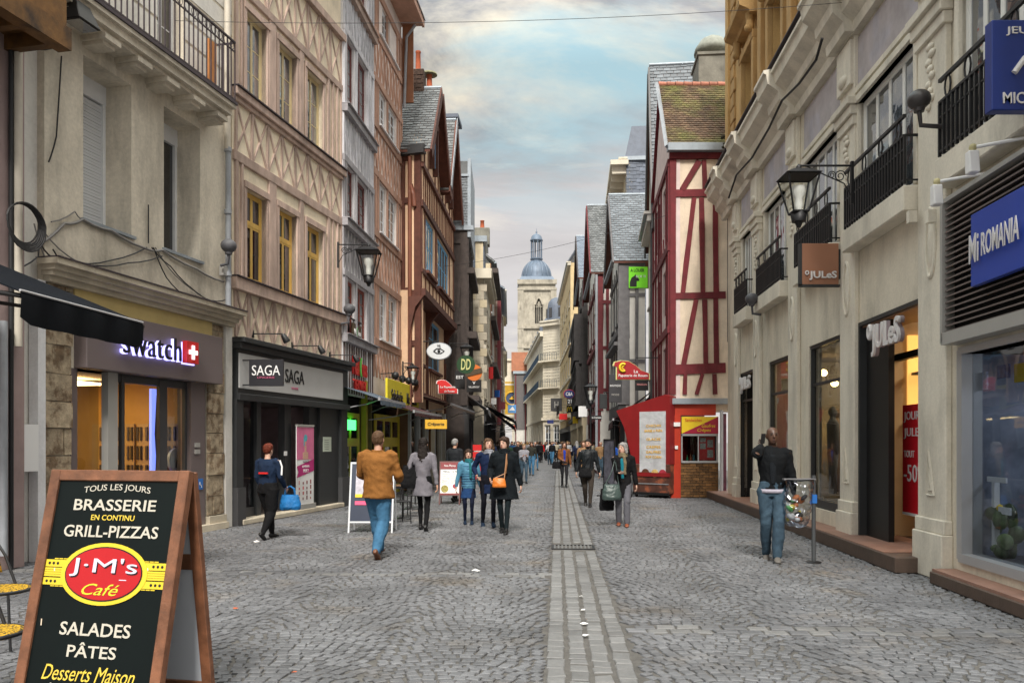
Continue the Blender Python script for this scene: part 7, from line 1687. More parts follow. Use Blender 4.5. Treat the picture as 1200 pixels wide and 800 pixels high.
    if vox < .02:
        fq = MB()
        for sx in (-1, 1): fq.ell(H(sx*.03, -.083, .012), (.0145, .01, .008), 8, 6, rot)
        put('eye', fq.mesh('eyes'), EYEB if skin is SKIND else EYEW); fq = MB()
        for sx in (-1, 1): fq.ell(H(sx*.03, -.0905, .012), (.007, .005, .0075), 8, 6, rot); fq.tube([H(sx*.014, -.095, .03), H(sx*.03, -.097, .036), H(sx*.048, -.086, .03)], [.003, .0045, .002], 5)
        put('eyebrow', fq.mesh('brows'), EYEB)
        fq = MB(); fq.ell(H(0, -.093, -.06), (.022, .009, .007), 10, 6, rot); put('mouth', fq.mesh('mouth'), mat('dark lips', (.09, .03, .025), .5, 0, bump=0) if skin is SKIND else LIP)
    # --- trousers
    if trou:
        q = MB(); lr = .1*legr*girth
        q.loft([(V((0, 0, .84)), .15*girth, .115*girth, XA, YA), (V((0, 0, .93)), .17*girth, .125*girth, XA, YA), (V((0, 0, 1.04)), .155*girth, .115*girth, XA, YA)], 14)
        for (hp, k, a) in ((hl, kl, al), (hr, kr, ar)):
            d = (a-k).normalized(); limb(q, [hp, hp.lerp(k, .5), k, k.lerp(a, .4), a+d*.02], [lr, lr*.86, lr*.66+.006*jean, lr*.6+.012*jean, (.046 if jean else .04)*max(legr, .9)+.016*jean], 12)
        put('trousers', remesh(q, vox, 2, wr, 7, seed), trou)
    # --- shoes
    for (k, a, nm) in ((kl, al, 'l'), (kr, ar, 'r')):
        q = MB(); d = (a-k).normalized(); back = a.y > .12; fw = V((0, -1, 0))
        if back: fw = V((0, -math.cos(R(38)), -math.sin(R(38))))
        up = V((0, 0, 1)); up = (up-fw*up.dot(fw)).normalized()
        b0 = a-up*.05
        q.loft([(b0-fw*.075, .028, .03, XA, up), (b0-fw*.05+up*.004, .036, .045, XA, up), (b0+fw*.03, .04, .042, XA, up), (b0+fw*.1-up*.01, .046, .03, XA, up), (b0+fw*.155-up*.017, .04, .022, XA, up), (b0+fw*.18-up*.02, .022, .014, XA, up)], 12)
        q.loft([(b0-up*.01, .036, .04, XA, YA), (a+up*.02, .036, .04, XA, YA)], 10)
        put('shoe', remesh(q, max(.009, vox*.7), 1), shoe or BLACKP)
    # --- coat or jumper with sleeves
    if coat:
        q = MB(); g = girth*bulk; zb = coatlen
        prof = [(zb, .155*g+flare, .12*g+flare*.8), ((zb+1.0)/2 if zb < .9 else zb+.03, .155*g+flare*.5, .12*g+flare*.4), (1.02, .15*g, .118*g), (1.12, .145*g, .115*g), (1.25, .165*g, .125*g), (1.36, .172*g, .118*g), (1.43, .14*g, .095*g), (1.475, .085, .08)]
        q.loft([(V((0, 0, z))+off*max(0, (z-.93)/.5), rx*cl, ry, XA, YA) for z, rx, ry in prof], 18)
        for (s0_, e_, w_) in ((sl_, el, wl), (sr_, er, wr_)):
            i_ = V((s0_.x*.72, s0_.y, s0_.z+.0)); limb(q, [i_, s0_, e_, e_.lerp(w_, .5), w_-(w_-e_).normalized()*.015], [.072*bulk, .068*bulk, .055*bulk, .05*bulk, .04*bulk], 12)
        if collar: q.tube([V((.075*math.cos(t), .01+.075*math.sin(t), 1.485))+off for t in [i*math.pi/6 for i in range(13)]], .018, 6, False)
        put('coat', remesh(q, vox, 2, wr*1.5, 6, seed+9), coat)
        if shirt and vox < .02:
            q = MB(); yy = -(.121*g)-.006
            q.loft([(V((0, yy+.02, 1.0))+off*.3, .035, .02, XA, YA), (V((0, yy+.008, 1.2))+off*.7, .045, .02, XA, YA), (V((0, yy+.022, 1.38))+off, .055, .02, XA, YA), (V((0, -.05, 1.47))+off, .045, .03, XA, YA)], 10)
            put('shirt', remesh(q, vox, 1), shirt)
    if skirt:
        q = MB(); q.loft([(V((0, 0, .62)), .19, .16, XA, YA), (V((0, 0, .8)), .165, .135, XA, YA), (V((0, 0, .92)), .15, .12, XA, YA)], 14); put('skirt', remesh(q, vox, 2, .006, 7, seed), skirt)
    if scarf:
        q = MB()
        for r_, z_ in ((.082, 1.49), (.09, 1.465), (.085, 1.515)): q.tube([V((r_*math.cos(t), .0+r_*math.sin(t), z_+.01*math.sin(3*t)))+off for t in [i*math.pi/7 for i in range(15)]], .026, 6, False)
        q.tube([V((.03, -.09, 1.46))+off, V((.05, -.14, 1.3))+off*.8, V((.05, -.145, 1.08))+off*.4], [.03, .038, .03], 7); put('scarf', remesh(q, vox, 1, .006, 10, seed), scarf)
    # --- hair
    if hair:
        q = MB(); A_ = lambda r, c: q.ell(H(*c), r, 14, 10, rot)
        if hair == 'short': q.loft([(H(0, .03, -.06), .055, .055, hx, hy), (H(0, .03, -.02), .08, .082, hx, hy), (H(0, .022, .03), .085, .096, hx, hy), (H(0, .012, .07), .083, .1, hx, hy), (H(0, .01, .11), .062, .08, hx, hy), (H(0, .01, .13), .025, .035, hx, hy)], 16)
        else:
            q.loft([(H(0, .035, -.07), .062, .058, hx, hy), (H(0, .03, -.02), .085, .085, hx, hy), (H(0, .02, .04), .09, .1, hx, hy), (H(0, .012, .085), .083, .1, hx, hy), (H(0, .01, .118), .06, .078, hx, hy), (H(0, .01, .134), .025, .03, hx, hy)], 16)
            for sx in (-1, 1): q.tube([H(sx*.045, -.075, .085), H(sx*.078, -.04, .05), H(sx*.088, -.01, -.02), H(sx*.085, .01, -.08)], [.016, .02, .024, .02], 7)
        if hair == 'long':
            q.loft([(H(0, .06, .0), .085, .05, hx, hy), (H(0, .075, -.1), .095, .05, hx, hy), (H(0, .085, -.2), .1, .045, hx, hy), (H(0, .1, -.3), .08, .035, hx, hy), (H(0, .11, -.38), .04, .02, hx, hy)], 12)
            for sx in (-1, 1): q.tube([H(sx*.085, -.0, -.05), H(sx*.095, -.01, -.15), H(sx*.1, -.03, -.25), H(sx*.085, -.05, -.32)], [.026, .03, .028, .012], 7)
        if hair == 'bob':
            for sx in (-1, 1): q.tube([H(sx*.085, -.01, -.02), H(sx*.1, .0, -.09), H(sx*.085, .02, -.13)], [.028, .034, .02], 7)
            q.ell(H(0, .05, -.08), (.09, .06, .06), 12, 8, rot)
        if hair == 'bun': q.ell(H(0, .1, .06), (.045, .045, .045), 10, 8)
        put('hair', remesh(q, max(vox*.8, .009), 1, .007, 16, seed), hairm_ or hairm('brown hair', (.06, .03, .018)))
    e['_w'] = 0; del e['_w']
    return dict(e=e, s=s, lw=wl, rw=wr_, hd=hd, sl=sl_, sr=sr_, W=lambda v: Matrix.Translation(e.location) @ (Matrix.Rotation(R(yaw), 4, 'Z') @ (Vector(v)*s)))
def bag(P_, local, size, m, label, strap=None, cat='bag', shape='tote', rz=0.0, strapm=None, name='handbag'):
    """a bag of its own in world space, hung from the wearer's shoulder or hand"""
    w = P_['W'](local); e = empty(name, w, P_['e'].rotation_euler[2]+R(rz), label, cat); x, y, z = size
    q = MB()
    q.loft([(Vector((0, 0, -z/2)), x*.5, y*.5, XA, YA), (Vector((0, 0, -z*.3)), x*.54, y*.62, XA, YA), (Vector((0, 0, z*.1)), x*.5, y*.5, XA, YA), (Vector((0, 0, z*.42)), x*.44, y*.28, XA, YA), (Vector((0, 0, z*.5)), x*.4, y*.15, XA, YA)], 14)
    add('bag_body', remesh(q, .013, 2, .008, 9, random.uniform(0, 9)), m, e)
    MB().box(-x*.4, x*.4, -.008, .008, z*.47, z*.53).build('bag_trim', strapm or m, e)
    if strap:
        inv = (Matrix.Translation(w) @ Matrix.Rotation(e.rotation_euler[2], 4, 'Z')).inverted()
        pts = [inv @ P_['W'](p) for p in strap]; MB().tube([(-x*.38, 0, z*.45)]+pts+[(x*.38, 0, z*.45)], .011, 5).build('strap', strapm or m, e)
    else:
        for yy in (-.03, .03): MB().tube([(-x*.25, yy, z*.45), (-x*.2, yy, z*.45+.12), (0, yy, z*.45+.17), (x*.2, yy, z*.45+.12), (x*.25, yy, z*.45)], .009, 5).build('handle', strapm or m, e)
    return e
random.seed(4)
DENIM = cloth('blue denim', (.06, .17, .3), .2); DENIMD = cloth('dark washed denim', (.05, .085, .12), .3); NAVY = cloth('navy cloth coat', (.012, .016, .03)); BLACKC = cloth('black cloth', (.014, .014, .016)); BROWNS = mat('brown shoe leather', (.14, .05, .02), .4, .1, 8, .1)
HB = hairm('brown hair', (.06, .03, .018)); HD = hairm('dark hair', (.018, .012, .01)); HR = hairm('red dyed hair', (.17, .03, .012)); HG = hairm('grey hair', (.4, .39, .38)); HBL = hairm('blond hair', (.35, .22, .1)); HG2 = hairm('light brown hair', (.13, .07, .035))
# 1 woman by the lingerie shop
p1 = person(314, 631, 1.62, 158, 'woman with short red hair, navy top and black trousers walking past the lingerie shop', skin=SKINP, coat=cloth('navy jersey', (.02, .04, .09)), coatlen=.95, trou=BLACKC, hair='short', hairm_=HR, girth=1.22, bulk=.98, la=(.08, -.22, .09), ra=(-.08, .24, .13), lw=(.2, -.12, .92), rw=(-.24, -.2, .95), collar=False, legr=1.12)
e = p1['e']; q = MB(); q.tube([(x_, .158, 1.125) for x_ in (-.12, -.04, .06)], .018, 5); o = q.build('red_stripe', REDP, e); o.scale = (1, 1, 1)
q = MB(); s_ = p1['s']; q.tube([Vector(p1['sr'])*s_+Vector((-.055, .01, .03)), Vector(p1['sr'])*s_+Vector((-.1, .01, -.08)), Vector(p1['sr'])*s_+Vector((-.115, .04, -.22))], .014, 5); q.build('sleeve_stripe', WHITEP, e)
bag(p1, (-.3, -.26, .66), (.36, .2, .26), cloth('bright blue bag', (.02, .16, .42), .3, .5), 'bright blue patterned handbag carried by the red-haired woman', rz=20, name='handbag')
# 2 man in brown jacket walking away
p2 = person(443, 653, 1.8, 172, 'broad man in a tan brown jacket and blue jeans walking away up the street', coat=cloth('tan brown jacket', (.27, .115, .03), .18), coatlen=.83, trou=DENIM, shoe=BROWNS, hair='short', hairm_=HG2, girth=1.18, bulk=1.16, la=(.07, -.3, .1), ra=(-.05, .22, .13), lw=(.22, -.3, 1.08), rw=(-.22, -.3, 1.08), flare=.02, jean=1, legr=1.05, wr=.009)
# 3 woman in grey coat
p3 = person(496, 621, 1.72, 176, 'long dark haired woman in a grey coat and black leggings walking away', coat=cloth('grey wool coat', (.2, .19, .215), .2), coatlen=.66, trou=BLACKC, hair='long', hairm_=HD, la=(.08, -.16, .09), ra=(-.08, .18, .1), lw=(.25, -.15, 1.0), rw=(-.28, .06, .84), flare=.05, bulk=1.02, legr=.82)
bag(p3, (.24, .05, 1.02), (.34, .16, .42), BLACKC, 'large black shoulder bag on the grey coated woman', strap=[(.2, .1, 1.25), (.17, .02, 1.47), (.2, -.1, 1.25)], rz=25, name='shoulder_bag')
# 4 girl
p4 = person(549, 614, 1.5, 3, 'girl in a light blue puffer jacket and dark blue skirt walking towards the camera', skin=SKINP, coat=cloth('light blue puffer', (.1, .27, .4), .12, .5), coatlen=.84, trou=cloth('navy leggings', (.015, .02, .05)), skirt=cloth('dark blue skirt', (.02, .06, .17)), hair='long', hairm_=HB, la=(.08, -.06, .09), ra=(-.08, .04, .09), lw=(.29, .0, .84), rw=(-.29, .0, .84), bulk=1.1, legr=.75, shoe=cloth('navy trainers', (.02, .04, .08)), scarf=cloth('teal snood', (.02, .15, .17)))
q = MB()
for k in range(9): q.tube([(.172*math.cos(t), .134*math.sin(t), .9+k*.058) for t in [i*math.pi/12 for i in range(25)]], .006, 4, False)
o = q.build('quilting_seams', MC['dark blue skirt'], p4['e']); o.scale = (p4['s'],)*3; tag(o, kind='stuff')
# 5 woman in navy with scarf, 6 woman in dark coat
p5 = person(572, 615, 1.72, 8, 'woman in a navy jacket and grey patterned scarf walking behind the dark coated woman', skin=SKINP, coat=cloth('navy quilted jacket', (.015, .03, .09)), coatlen=.66, trou=cloth('black leggings', (.012, .012, .02)), hair='bob', hairm_=HG2, la=(.09, -.12, .09), ra=(-.09, .14, .1), lw=(.2, -.22, 1.2), rw=(-.24, -.12, 1.02), scarf=cloth('grey patterned scarf', (.25, .26, .3), .5), shoe=MC['navy trainers'], legr=.85, head=(10, -8), Y=15.9)
p6 = person(591, 624, 1.74, -6, 'woman in a loose black coat with an orange bag striding towards the camera', skin=SKINP, coat=cloth('black wool coat', (.012, .017, .022)), coatlen=.62, trou=cloth('dark teal trousers', (.015, .025, .03)), hair='bun', hairm_=HB, la=(.06, -.22, .07), ra=(-.05, .1, .09), lw=(.3, .05, .86), rw=(-.24, -.14, 1.0), bulk=1.22, flare=.07, cl=1.05, head=(-25, 0), scarf=cloth('black wool coat', (.012, .017, .022)), legr=.82)
bag(p6, (-.06, -.3, .93), (.25, .1, .17), mat('orange leather', (.58, .16, .02), .4, .12, 8, .1), 'small orange bag worn across the black coated woman', strap=[(.05, -.22, 1.1), (.07, -.2, 1.28), (.06, -.15, 1.45)], strapm=mat('tan strap', (.3, .14, .06), .5), name='crossbody_bag')
# 9 woman in brown jacket, 10 man, 11 grey haired woman, 12 man on phone
p9 = person(661, 571, 1.66, 6, 'woman in a rust jacket and blue top walking towards the camera along the gutter', coat=cloth('rust jacket', (.22, .085, .03)), coatlen=.88, trou=cloth('dark grey jeans', (.03, .03, .035)), shirt=cloth('royal blue top', (.02, .05, .35)), hair='long', hairm_=HB, la=(.05, -.2, .1), ra=(-.05, .16, .1), lw=(.26, 0, .84), rw=(-.12, -.24, 1.06), legr=.85)
bag(p9, (-.3, -.05, .86), (.32, .14, .24), BLACKC, 'black handbag on the arm of the woman in the rust jacket', strap=[(-.25, -.08, 1.12)], name='handbag')
p10 = person(689, 593, 1.72, -4, 'bearded man in a black leather jacket and brown trousers walking towards the camera', coat=mat('black leather', (.01, .013, .016), .55, .2, 8, .3, 40, coord='obj', spec=.3), coatlen=.86, trou=cloth('brown grey trousers', (.075, .06, .05)), hair='short', hairm_=HD, la=(.05, -.24, .1), ra=(-.06, .2, .11), lw=(.3, .06, .88), rw=(-.3, .04, .9), bulk=1.06, head=(-15, 0))
q = MB(); q.ell(Vector(p10['hd'])+Vector((0, -.05, -.085)), (.055, .05, .04), 10, 8); o = q.build('beard', HD, p10['e']); o.scale = (p10['s'],)*3
bag(p10, (-.08, -.2, .88), (.32, .12, .22), BLACKC, 'black satchel in front of the bearded man', strap=[(-.1, -.18, 1.1), (.1, -.14, 1.4)], name='satchel')
p11 = person(730, 616, 1.64, -10, 'grey haired woman in a black coat, olive scarf and grey trousers nearing the camera', skin=SKINP, coat=BLACKC, coatlen=.6, trou=cloth('mid grey trousers', (.13, .13, .15)), shirt=cloth('teal jumper', (.01, .17, .22)), hair='bob', hairm_=HG, la=(.09, -.16, .09), ra=(-.09, .1, .09), lw=(.28, 0, .86), rw=(-.05, -.26, 1.12), scarf=cloth('olive scarf', (.19, .15, .09), .3), shoe=mat('rust shoe leather', (.25, .07, .03), .4, .1), bulk=1.1, flare=.03, head=(-38, 0), jean=1)
bag(p11, (-.22, -.22, .72), (.36, .18, .3), mat('dark green leather', (.05, .075, .07), .4, .2, 8, .2), 'big dark green leather bag on the arm of the grey haired woman', strap=[(-.22, -.2, 1.15), (-.16, -.05, 1.42)], rz=10, name='handbag')
bag(p11, (-.34, -.05, .55), (.28, .1, .42), BLACKC, 'black folded shopping bag hanging behind the dark green bag', rz=10, name='shopping_bag')
p12 = person(905, 656, 1.86, -14, 'dark skinned man in a black jacket and jeans on the phone by the beige shops', skin=SKIND, coat=cloth('black jacket', (.013, .015, .018)), coatlen=.92, trou=DENIMD, shoe=mat('grey shoe', (.12, .11, .1), .7, .2), hair=None, la=(.05, -.17, .09), ra=(-.07, .14, .1), lw=(.27, 0, .87), rw=(-.15, -.05, 1.5), bulk=1.08, shirt=cloth('charcoal jumper', (.02, .024, .03)), jean=1, girth=1.05, head=(10, -4), wr=.008)
q = MB(); q.loft([(Vector((0, 0, .89)), .184, .143, XA, YA), (Vector((0, 0, .94)), .182, .141, XA, YA)], 16); o = q.build('shirt_hem', cloth('pale lilac shirt', (.45, .42, .5)), p12['e']); o.scale = (p12['s'],)*3
pw = p12['W'](Vector(p12['rw'])+Vector((.03, .0, .1))); tag(MB().box(-.005, .005, -.035, .035, -.07, .07).build('mobile_phone', BLACKP, loc=pw, rot=(0, R(10), R(30))), 'black mobile phone held to the ear of the man in the black jacket', 'phone')
# 13 behind the menu board by the crepe stand, 14 behind the left menu board, and smaller walkers
person(717, 0, 1.74, 20, 'balding man in a bright blue jacket beside the crepe stand menu board', Y=27.5, coat=cloth('bright blue jacket', (.02, .09, .4)), trou=DENIMD, hair=None, coatlen=.88, lw=(.1, -.25, 1.1), vox=.016)
person(533, 0, 1.74, 150, 'older man in a dark jacket with pale hair behind the dark red menu board', Y=22.5, coat=cloth('dark grey jacket', (.035, .038, .045)), trou=BLACKC, hair='short', hairm_=HG, coatlen=.84, vox=.016, girth=1.1, bulk=1.1)
person(614, 566, 1.58, 5, 'blond woman in a pale grey jacket and dark jeans holding a camera', skin=SKINP, coat=cloth('pale grey jacket', (.3, .3, .34)), trou=DENIMD, hair='short', hairm_=HBL, lw=(.08, -.26, 1.2), rw=(-.08, -.26, 1.2), vox=.016, coatlen=.86)
person(623, 557, 1.66, -5, 'walker in an olive top and blue jeans right of the blond woman', coat=cloth('olive top', (.06, .06, .05)), trou=DENIM, hair='long', hairm_=HB, vox=.018, coatlen=.9)
# ---- crowd further up: a few figures built once, then copied with clothes of their own colour
random.seed(17)
protos = []
for k in range(4):
    protos.append(person(0, 0, 1.7, 0, 'x', X=0, Y=40, coat=BLACKC, trou=BLACKC, hair=('short', 'long', 'short', 'bob')[k], coatlen=(.84, .7, .88, .8)[k], la=(.08, -.2+.1*k, .1), ra=(-.08, .2-.1*k, .1), lw=(.26, -.05*k, .86+.06*k), vox=.032, wr=.004, girth=1+.05*k))
cols_ = [('red', (.6, .02, .02)), ('black', (.015, .015, .017)), ('white', (.55, .55, .57)), ('navy', (.02, .03, .08)), ('turquoise', (.03, .35, .4)), ('grey', (.17, .17, .18)), ('tan', (.3, .18, .09)), ('dark green', (.03, .07, .04)), ('blue', (.04, .14, .35)), ('burgundy', (.14, .02, .04)), ('cream', (.5, .44, .33))]
crowd = [(577, 42, 1.72, 3), (600, 52, 1.7, 8), (607, 40, 1.75, 1), (618, 60, 1.7, 5), (627, 48, 1.72, 1), (634, 66, 1.75, 0), (644, 60, 1.7, 2), (652, 68, 1.72, 10), (659, 64, 1.7, 5), (676, 46, 1.72, 3), (681, 48, 1.68, 4), (668, 72, 1.75, 1), (640, 82, 1.7, 3), (632, 95, 1.7, 1), (623, 88, 1.72, 5), (616, 78, 1.75, 7), (648, 92, 1.72, 1), (655, 86, 1.7, 3), (663, 98, 1.75, 6), (626, 110, 1.7, 2), (638, 118, 1.7, 1), (645, 108, 1.7, 9), (620, 102, 1.74, 3), (611, 68, 1.7, 1), (603, 74, 1.7, 5), (672, 84, 1.7, 1), (649, 76, 1.66, 8), (630, 76, 1.7, 5), (609, 98, 1.7, 1), (658, 110, 1.7, 1), (634, 132, 1.7, 3), (624, 128, 1.7, 1), (614, 120, 1.7, 2), (642, 128, 1.7, 5), (704, 38, 1.7, 6), (711, 42, 1.72, 1), (696, 45, 1.68, 10), (684, 30, 1.66, 6), (594, 34, 1.7, 7), (688, 60, 1.7, 1), (678, 66, 1.72, 7), (590, 60, 1.7, 1), (583, 50, 1.7, 5), (665, 56, 1.66, 2)]
for k in range(46): crowd.append((random.choice((606, 612, 618, 622, 628, 633, 637, 641, 646, 651, 656, 661, 668))+random.uniform(-3, 3), random.uniform(58, 140), random.uniform(1.6, 1.8), random.choice((1, 1, 3, 5, 1, 2, 6, 8, 10, 7))))
used = {}; LABELS = ['in a %s coat', 'wearing a %s jacket', 'dressed in a %s top', 'in a %s anorak', 'in a long %s coat', 'in a short %s coat', 'wearing a loose %s jacket', 'in a %s hooded top', 'in a plain %s overcoat', 'in a %s raincoat']
first = True
for i, (px, Y, h, c) in enumerate(crowd):
    pr = protos[i % 4]; src = pr['e']; cn, rgb = cols_[c]
    place_ = 'left of the gutter' if px < 640 else 'right of the gutter'; dist = 'near the crowd front' if Y < 55 else 'in the middle crowd' if Y < 90 else 'far back'
    n = used.get((cn, place_, dist), 0); used[(cn, place_, dist)] = n+1
    if i < 4: r = src
    else: r = src.copy(); COL.objects.link(r)
    r.location = (PX(px, Y), Y, 0); away = (i*7) % 3 == 0; r.rotation_euler = (0, 0, R(180+random.uniform(-15, 15) if away else random.uniform(-20, 20)))
    r['label'] = 'walker %s %s, %s' % (LABELS[n % 10] % cn, dist, place_); r['category'] = 'person'; r['group'] = 'people walking further up the street'
    cm = cloth('crowd %s cloth' % cn, rgb); tm = (DENIM, BLACKC, DENIMD, MC['dark grey jeans'])[i % 4]; hm = (HD, HB, HG2, HBL, HG)[i % 5]
    src_parts = list(src.children) if i >= 4 else list(src.children)
    for ch in src_parts:
        d = ch if i < 4 else ch.copy()
        if i >= 4: COL.objects.link(d); d.parent = r
        mm = {'coat': cm, 'trousers': tm, 'hair': hm}.get(d.name.split('.')[0])
        if mm: d.material_slots[0].link = 'OBJECT'; d.material_slots[0].material = mm
# ================================================================ pavement boards, terrace, litter bag, door banner
random.seed(8)
WOODF = mat('varnished wood frame', (.16, .065, .032), .5, .4, 7, .2, 30, fine=.1, coord='obj'); BOARD = mat('chalkboard green black', (.002, .005, .005), .45, .15, 3, .03, coord='obj', spec=.2)
SILV = mat('silver grey lettering', (.5, .47, .4), .5, .05, bump=0); GOLDL = mat('golden yellow lettering', (.68, .5, .06), .5, .04, bump=0)
def frame_panel(e, x0, x1, z0, z1, fw, th, fm, name='board_frame'):
    MB().box(x0, x0+fw, -th, th, z0, z1).build(name, fm, e, bevel=.004); MB().box(x1-fw, x1, -th, th, z0, z1).build(name, fm, e, bevel=.004)
    MB().box(x0+fw, x1-fw, -th*.96, th*.96, z1-fw, z1-.002).build(name, fm, e, bevel=.004); MB().box(x0+fw, x1-fw, -th*.96, th*.96, z0, z0+fw).build(name, fm, e, bevel=.004)
Yb = 5.0; TRx, TRy = PX(225, Yb), Yb; yaw = -13.0; Wd, Hd = 1.0, 1.47
ztop = PZ(552, Yb); tilt = math.asin(.33/ztop)
jm = empty('menu_board', (TRx, TRy, 0), R(yaw), 'large wooden framed café menu board with a red and yellow oval emblem in the foreground', 'menu board')
fr = empty('front_panel', (0, 0, ztop), 0); fr.parent = jm; Hs = ztop/math.cos(tilt)
def fpart(mb, name, m, bevel=0):      # parts of the leaning front, built with the top edge at z=0 and hanging down
    o = mb.build(name, m, jm, loc=(0, 0, ztop), rot=(-tilt*1.0, 0, 0), bevel=bevel); return o
bpy.data.objects.remove(fr)
fw = .07
fpart(MB().box(-Wd, -Wd+fw, -.03, .03, -Hs, -.0), 'board_frame', WOODF, .005); fpart(MB().box(-fw, 0, -.03, .03, -Hs, -.0), 'board_frame', WOODF, .005)
fpart(MB().box(-Wd+fw, -fw, -.028, .028, -fw, -.001), 'board_frame', WOODF, .005); fpart(MB().box(-Wd+fw, -fw, -.028, .028, -Hs+.02, -Hs+.1), 'board_frame', WOODF, .005)
fpart(MB().box(-Wd+fw-.005, -fw+.005, -.012, .012, -Hs+.1, -fw+.005), 'board_panel', BOARD)
cx = -Wd/2; ppm = (SCL(Yb))
def ftext(t, py, hpx, wpx, m, bold=.0, shear=0, dy=0.0, dx=0.0):
    z = -(py-552)/ppm/math.cos(tilt)*1.0; me = fit_text(t, wpx/ppm, hpx/ppm, bold, .002, shear); o = add('lettering', me, m, jm, (0, 0, ztop), (-tilt, 0, 0))
    for v in me.vertices: v.co += Vector((cx+dx, -.0145-dy, z))
    return o, me
def arc_text(o, me, r):
    for v in me.vertices: v.co.z -= (v.co.x-cx)**2*r
o, me = ftext('TOUS LES JOURS', 573, 9.5, 91, SILV, .0); arc_text(o, me, .35)
ftext('BRASSERIE', 593, 13.5, 112, SILV, .012); ftext('EN CONTINU', 607.5, 6.5, 59, GOLDL, .008); ftext('GRILL-PIZZAS', 623.5, 14, 128, SILV, .012)
ftext('SALADES', 733, 15, 94, SILV, .012); ftext('PÂTES', 755.5, 17, 65, SILV, .012); ftext('Desserts Maison', 781, 17, 122, GOLDL, .0, .35); ftext('BIÈRES DU MONDE', 799, 13, 122, SILV, .02)
OVR = mat('enamel red', (.42, .008, .012), .35, .05, 3, 0, coord='obj'); OVY = mat('enamel yellow', (.66, .5, .03), .4, .05, 3, 0, coord='obj')
zo = -(671.5-552)/ppm/math.cos(tilt)
def oval(rx, rz, y, m, name, th=.0015):
    n = 40; q = MB(); q.add([(cx+rx*math.cos(t), yy, zo+rz*math.sin(t)) for yy in (y, y-th) for t in [i*2*math.pi/n for i in range(n)]], [list(range(n))[::-1], list(range(n, 2*n))]+[(i, (i+1) % n, n+(i+1) % n, n+i) for i in range(n)]); fpart(q, name, m)
for (zc, h_) in ((.062, .012), (-.062, .012)):
    q = MB()
    for s in (-1, 1):
        for k in range(6): q.box(cx+s*(.19+k*.033)-.014, cx+s*(.19+k*.033)+.014, -.0155, -.013, zo+zc*1.35-.003, zo+zc*1.35+.003)
    tag(fpart(q, 'dash_line', OVY), kind='stuff')
for s in (-1, 1):
    for (z_, h_) in ((.055, .022), (-.055, .022), (.022, .006), (.008, .006), (-.006, .006), (-.02, .006)):
        a, b = sorted((cx+s*.2, cx+s*(Wd/2-fw-.003))); fpart(MB().box(a, b, -.0155, -.013, zo+z_-h_, zo+z_+h_), 'emblem_band', OVY)
    for z_ in (.055, -.055):
        for k in range(3):
            q = MB(); q.tube([(cx+s*(Wd/2-fw-.03-.03*k), -.0156, zo+z_), (cx+s*(Wd/2-fw-.03-.03*k), -.0175, zo+z_)], .009, 8); fpart(q, 'emblem_dot', BLACKP)
oval(57*2/2/ppm*1.02, 36/ppm, -.0165, OVY, 'emblem_oval'); oval(52/ppm, 31.5/ppm, -.0185, BLACKP, 'emblem_oval'); oval(50.5/ppm, 30/ppm, -.0205, OVR, 'emblem_oval')
ftext("J·M's", 666, 22, 90, BLACKP, .0, 0, .009, .006); ftext("J·M's", 664.5, 22, 90, mat('pale lilac print', (.62, .6, .72), .5, 0, bump=0), .0, 0, .0115)
ftext('Café', 689, 13, 50, mat('lime yellow print', (.55, .6, .03), .5, 0, bump=0), .0, .4, .009)
o = MB().box(cx+.12, cx+.17, -.0235, -.021, zo-.035, zo-.03); fpart(o, 'underline', MC['pale lilac print'])
for (x, z, s_) in ((-.36, -.62, 1), (-.39, -.93, 2), (.3, -.6, .8)): 
    q = MB(); q.tube([(cx+x, -.0145, z), (cx+x+.004, -.0145, z-.02*s_)], .004, 5); fpart(q, 'paint_chip', CRM2)
# rear frame with pale translucent sheet
bt = math.asin(.2/ztop)
def bpart(mb, name, m, bevel=0): return mb.build(name, m, jm, loc=(0, .035, ztop-.01), rot=(bt, 0, 0), bevel=bevel)
bpart(MB().box(-Wd, -Wd+fw, -.02, .025, -Hs, 0), 'rear_frame', WOODF, .004); bpart(MB().box(-fw, 0, -.02, .025, -Hs, 0), 'rear_frame', WOODF, .004)
bpart(MB().box(-Wd+fw, -fw, -.018, .022, -.62, -.52), 'rear_frame', WOODF, .004); bpart(MB().box(-Wd+fw, -fw, -.018, .022, -Hs+.06, -Hs+.15), 'rear_frame', WOODF, .004)
bpart(MB().box(-Wd+fw, -fw, -.006, .006, -.52, -fw), 'rear_panel', mat('grey plastic sheet', (.5, .53, .58), .5, .04, 2, 0)); bpart(MB().box(-Wd+fw, -fw, -.006, .006, -Hs+.15, -.62), 'rear_panel', MC['grey plastic sheet'])
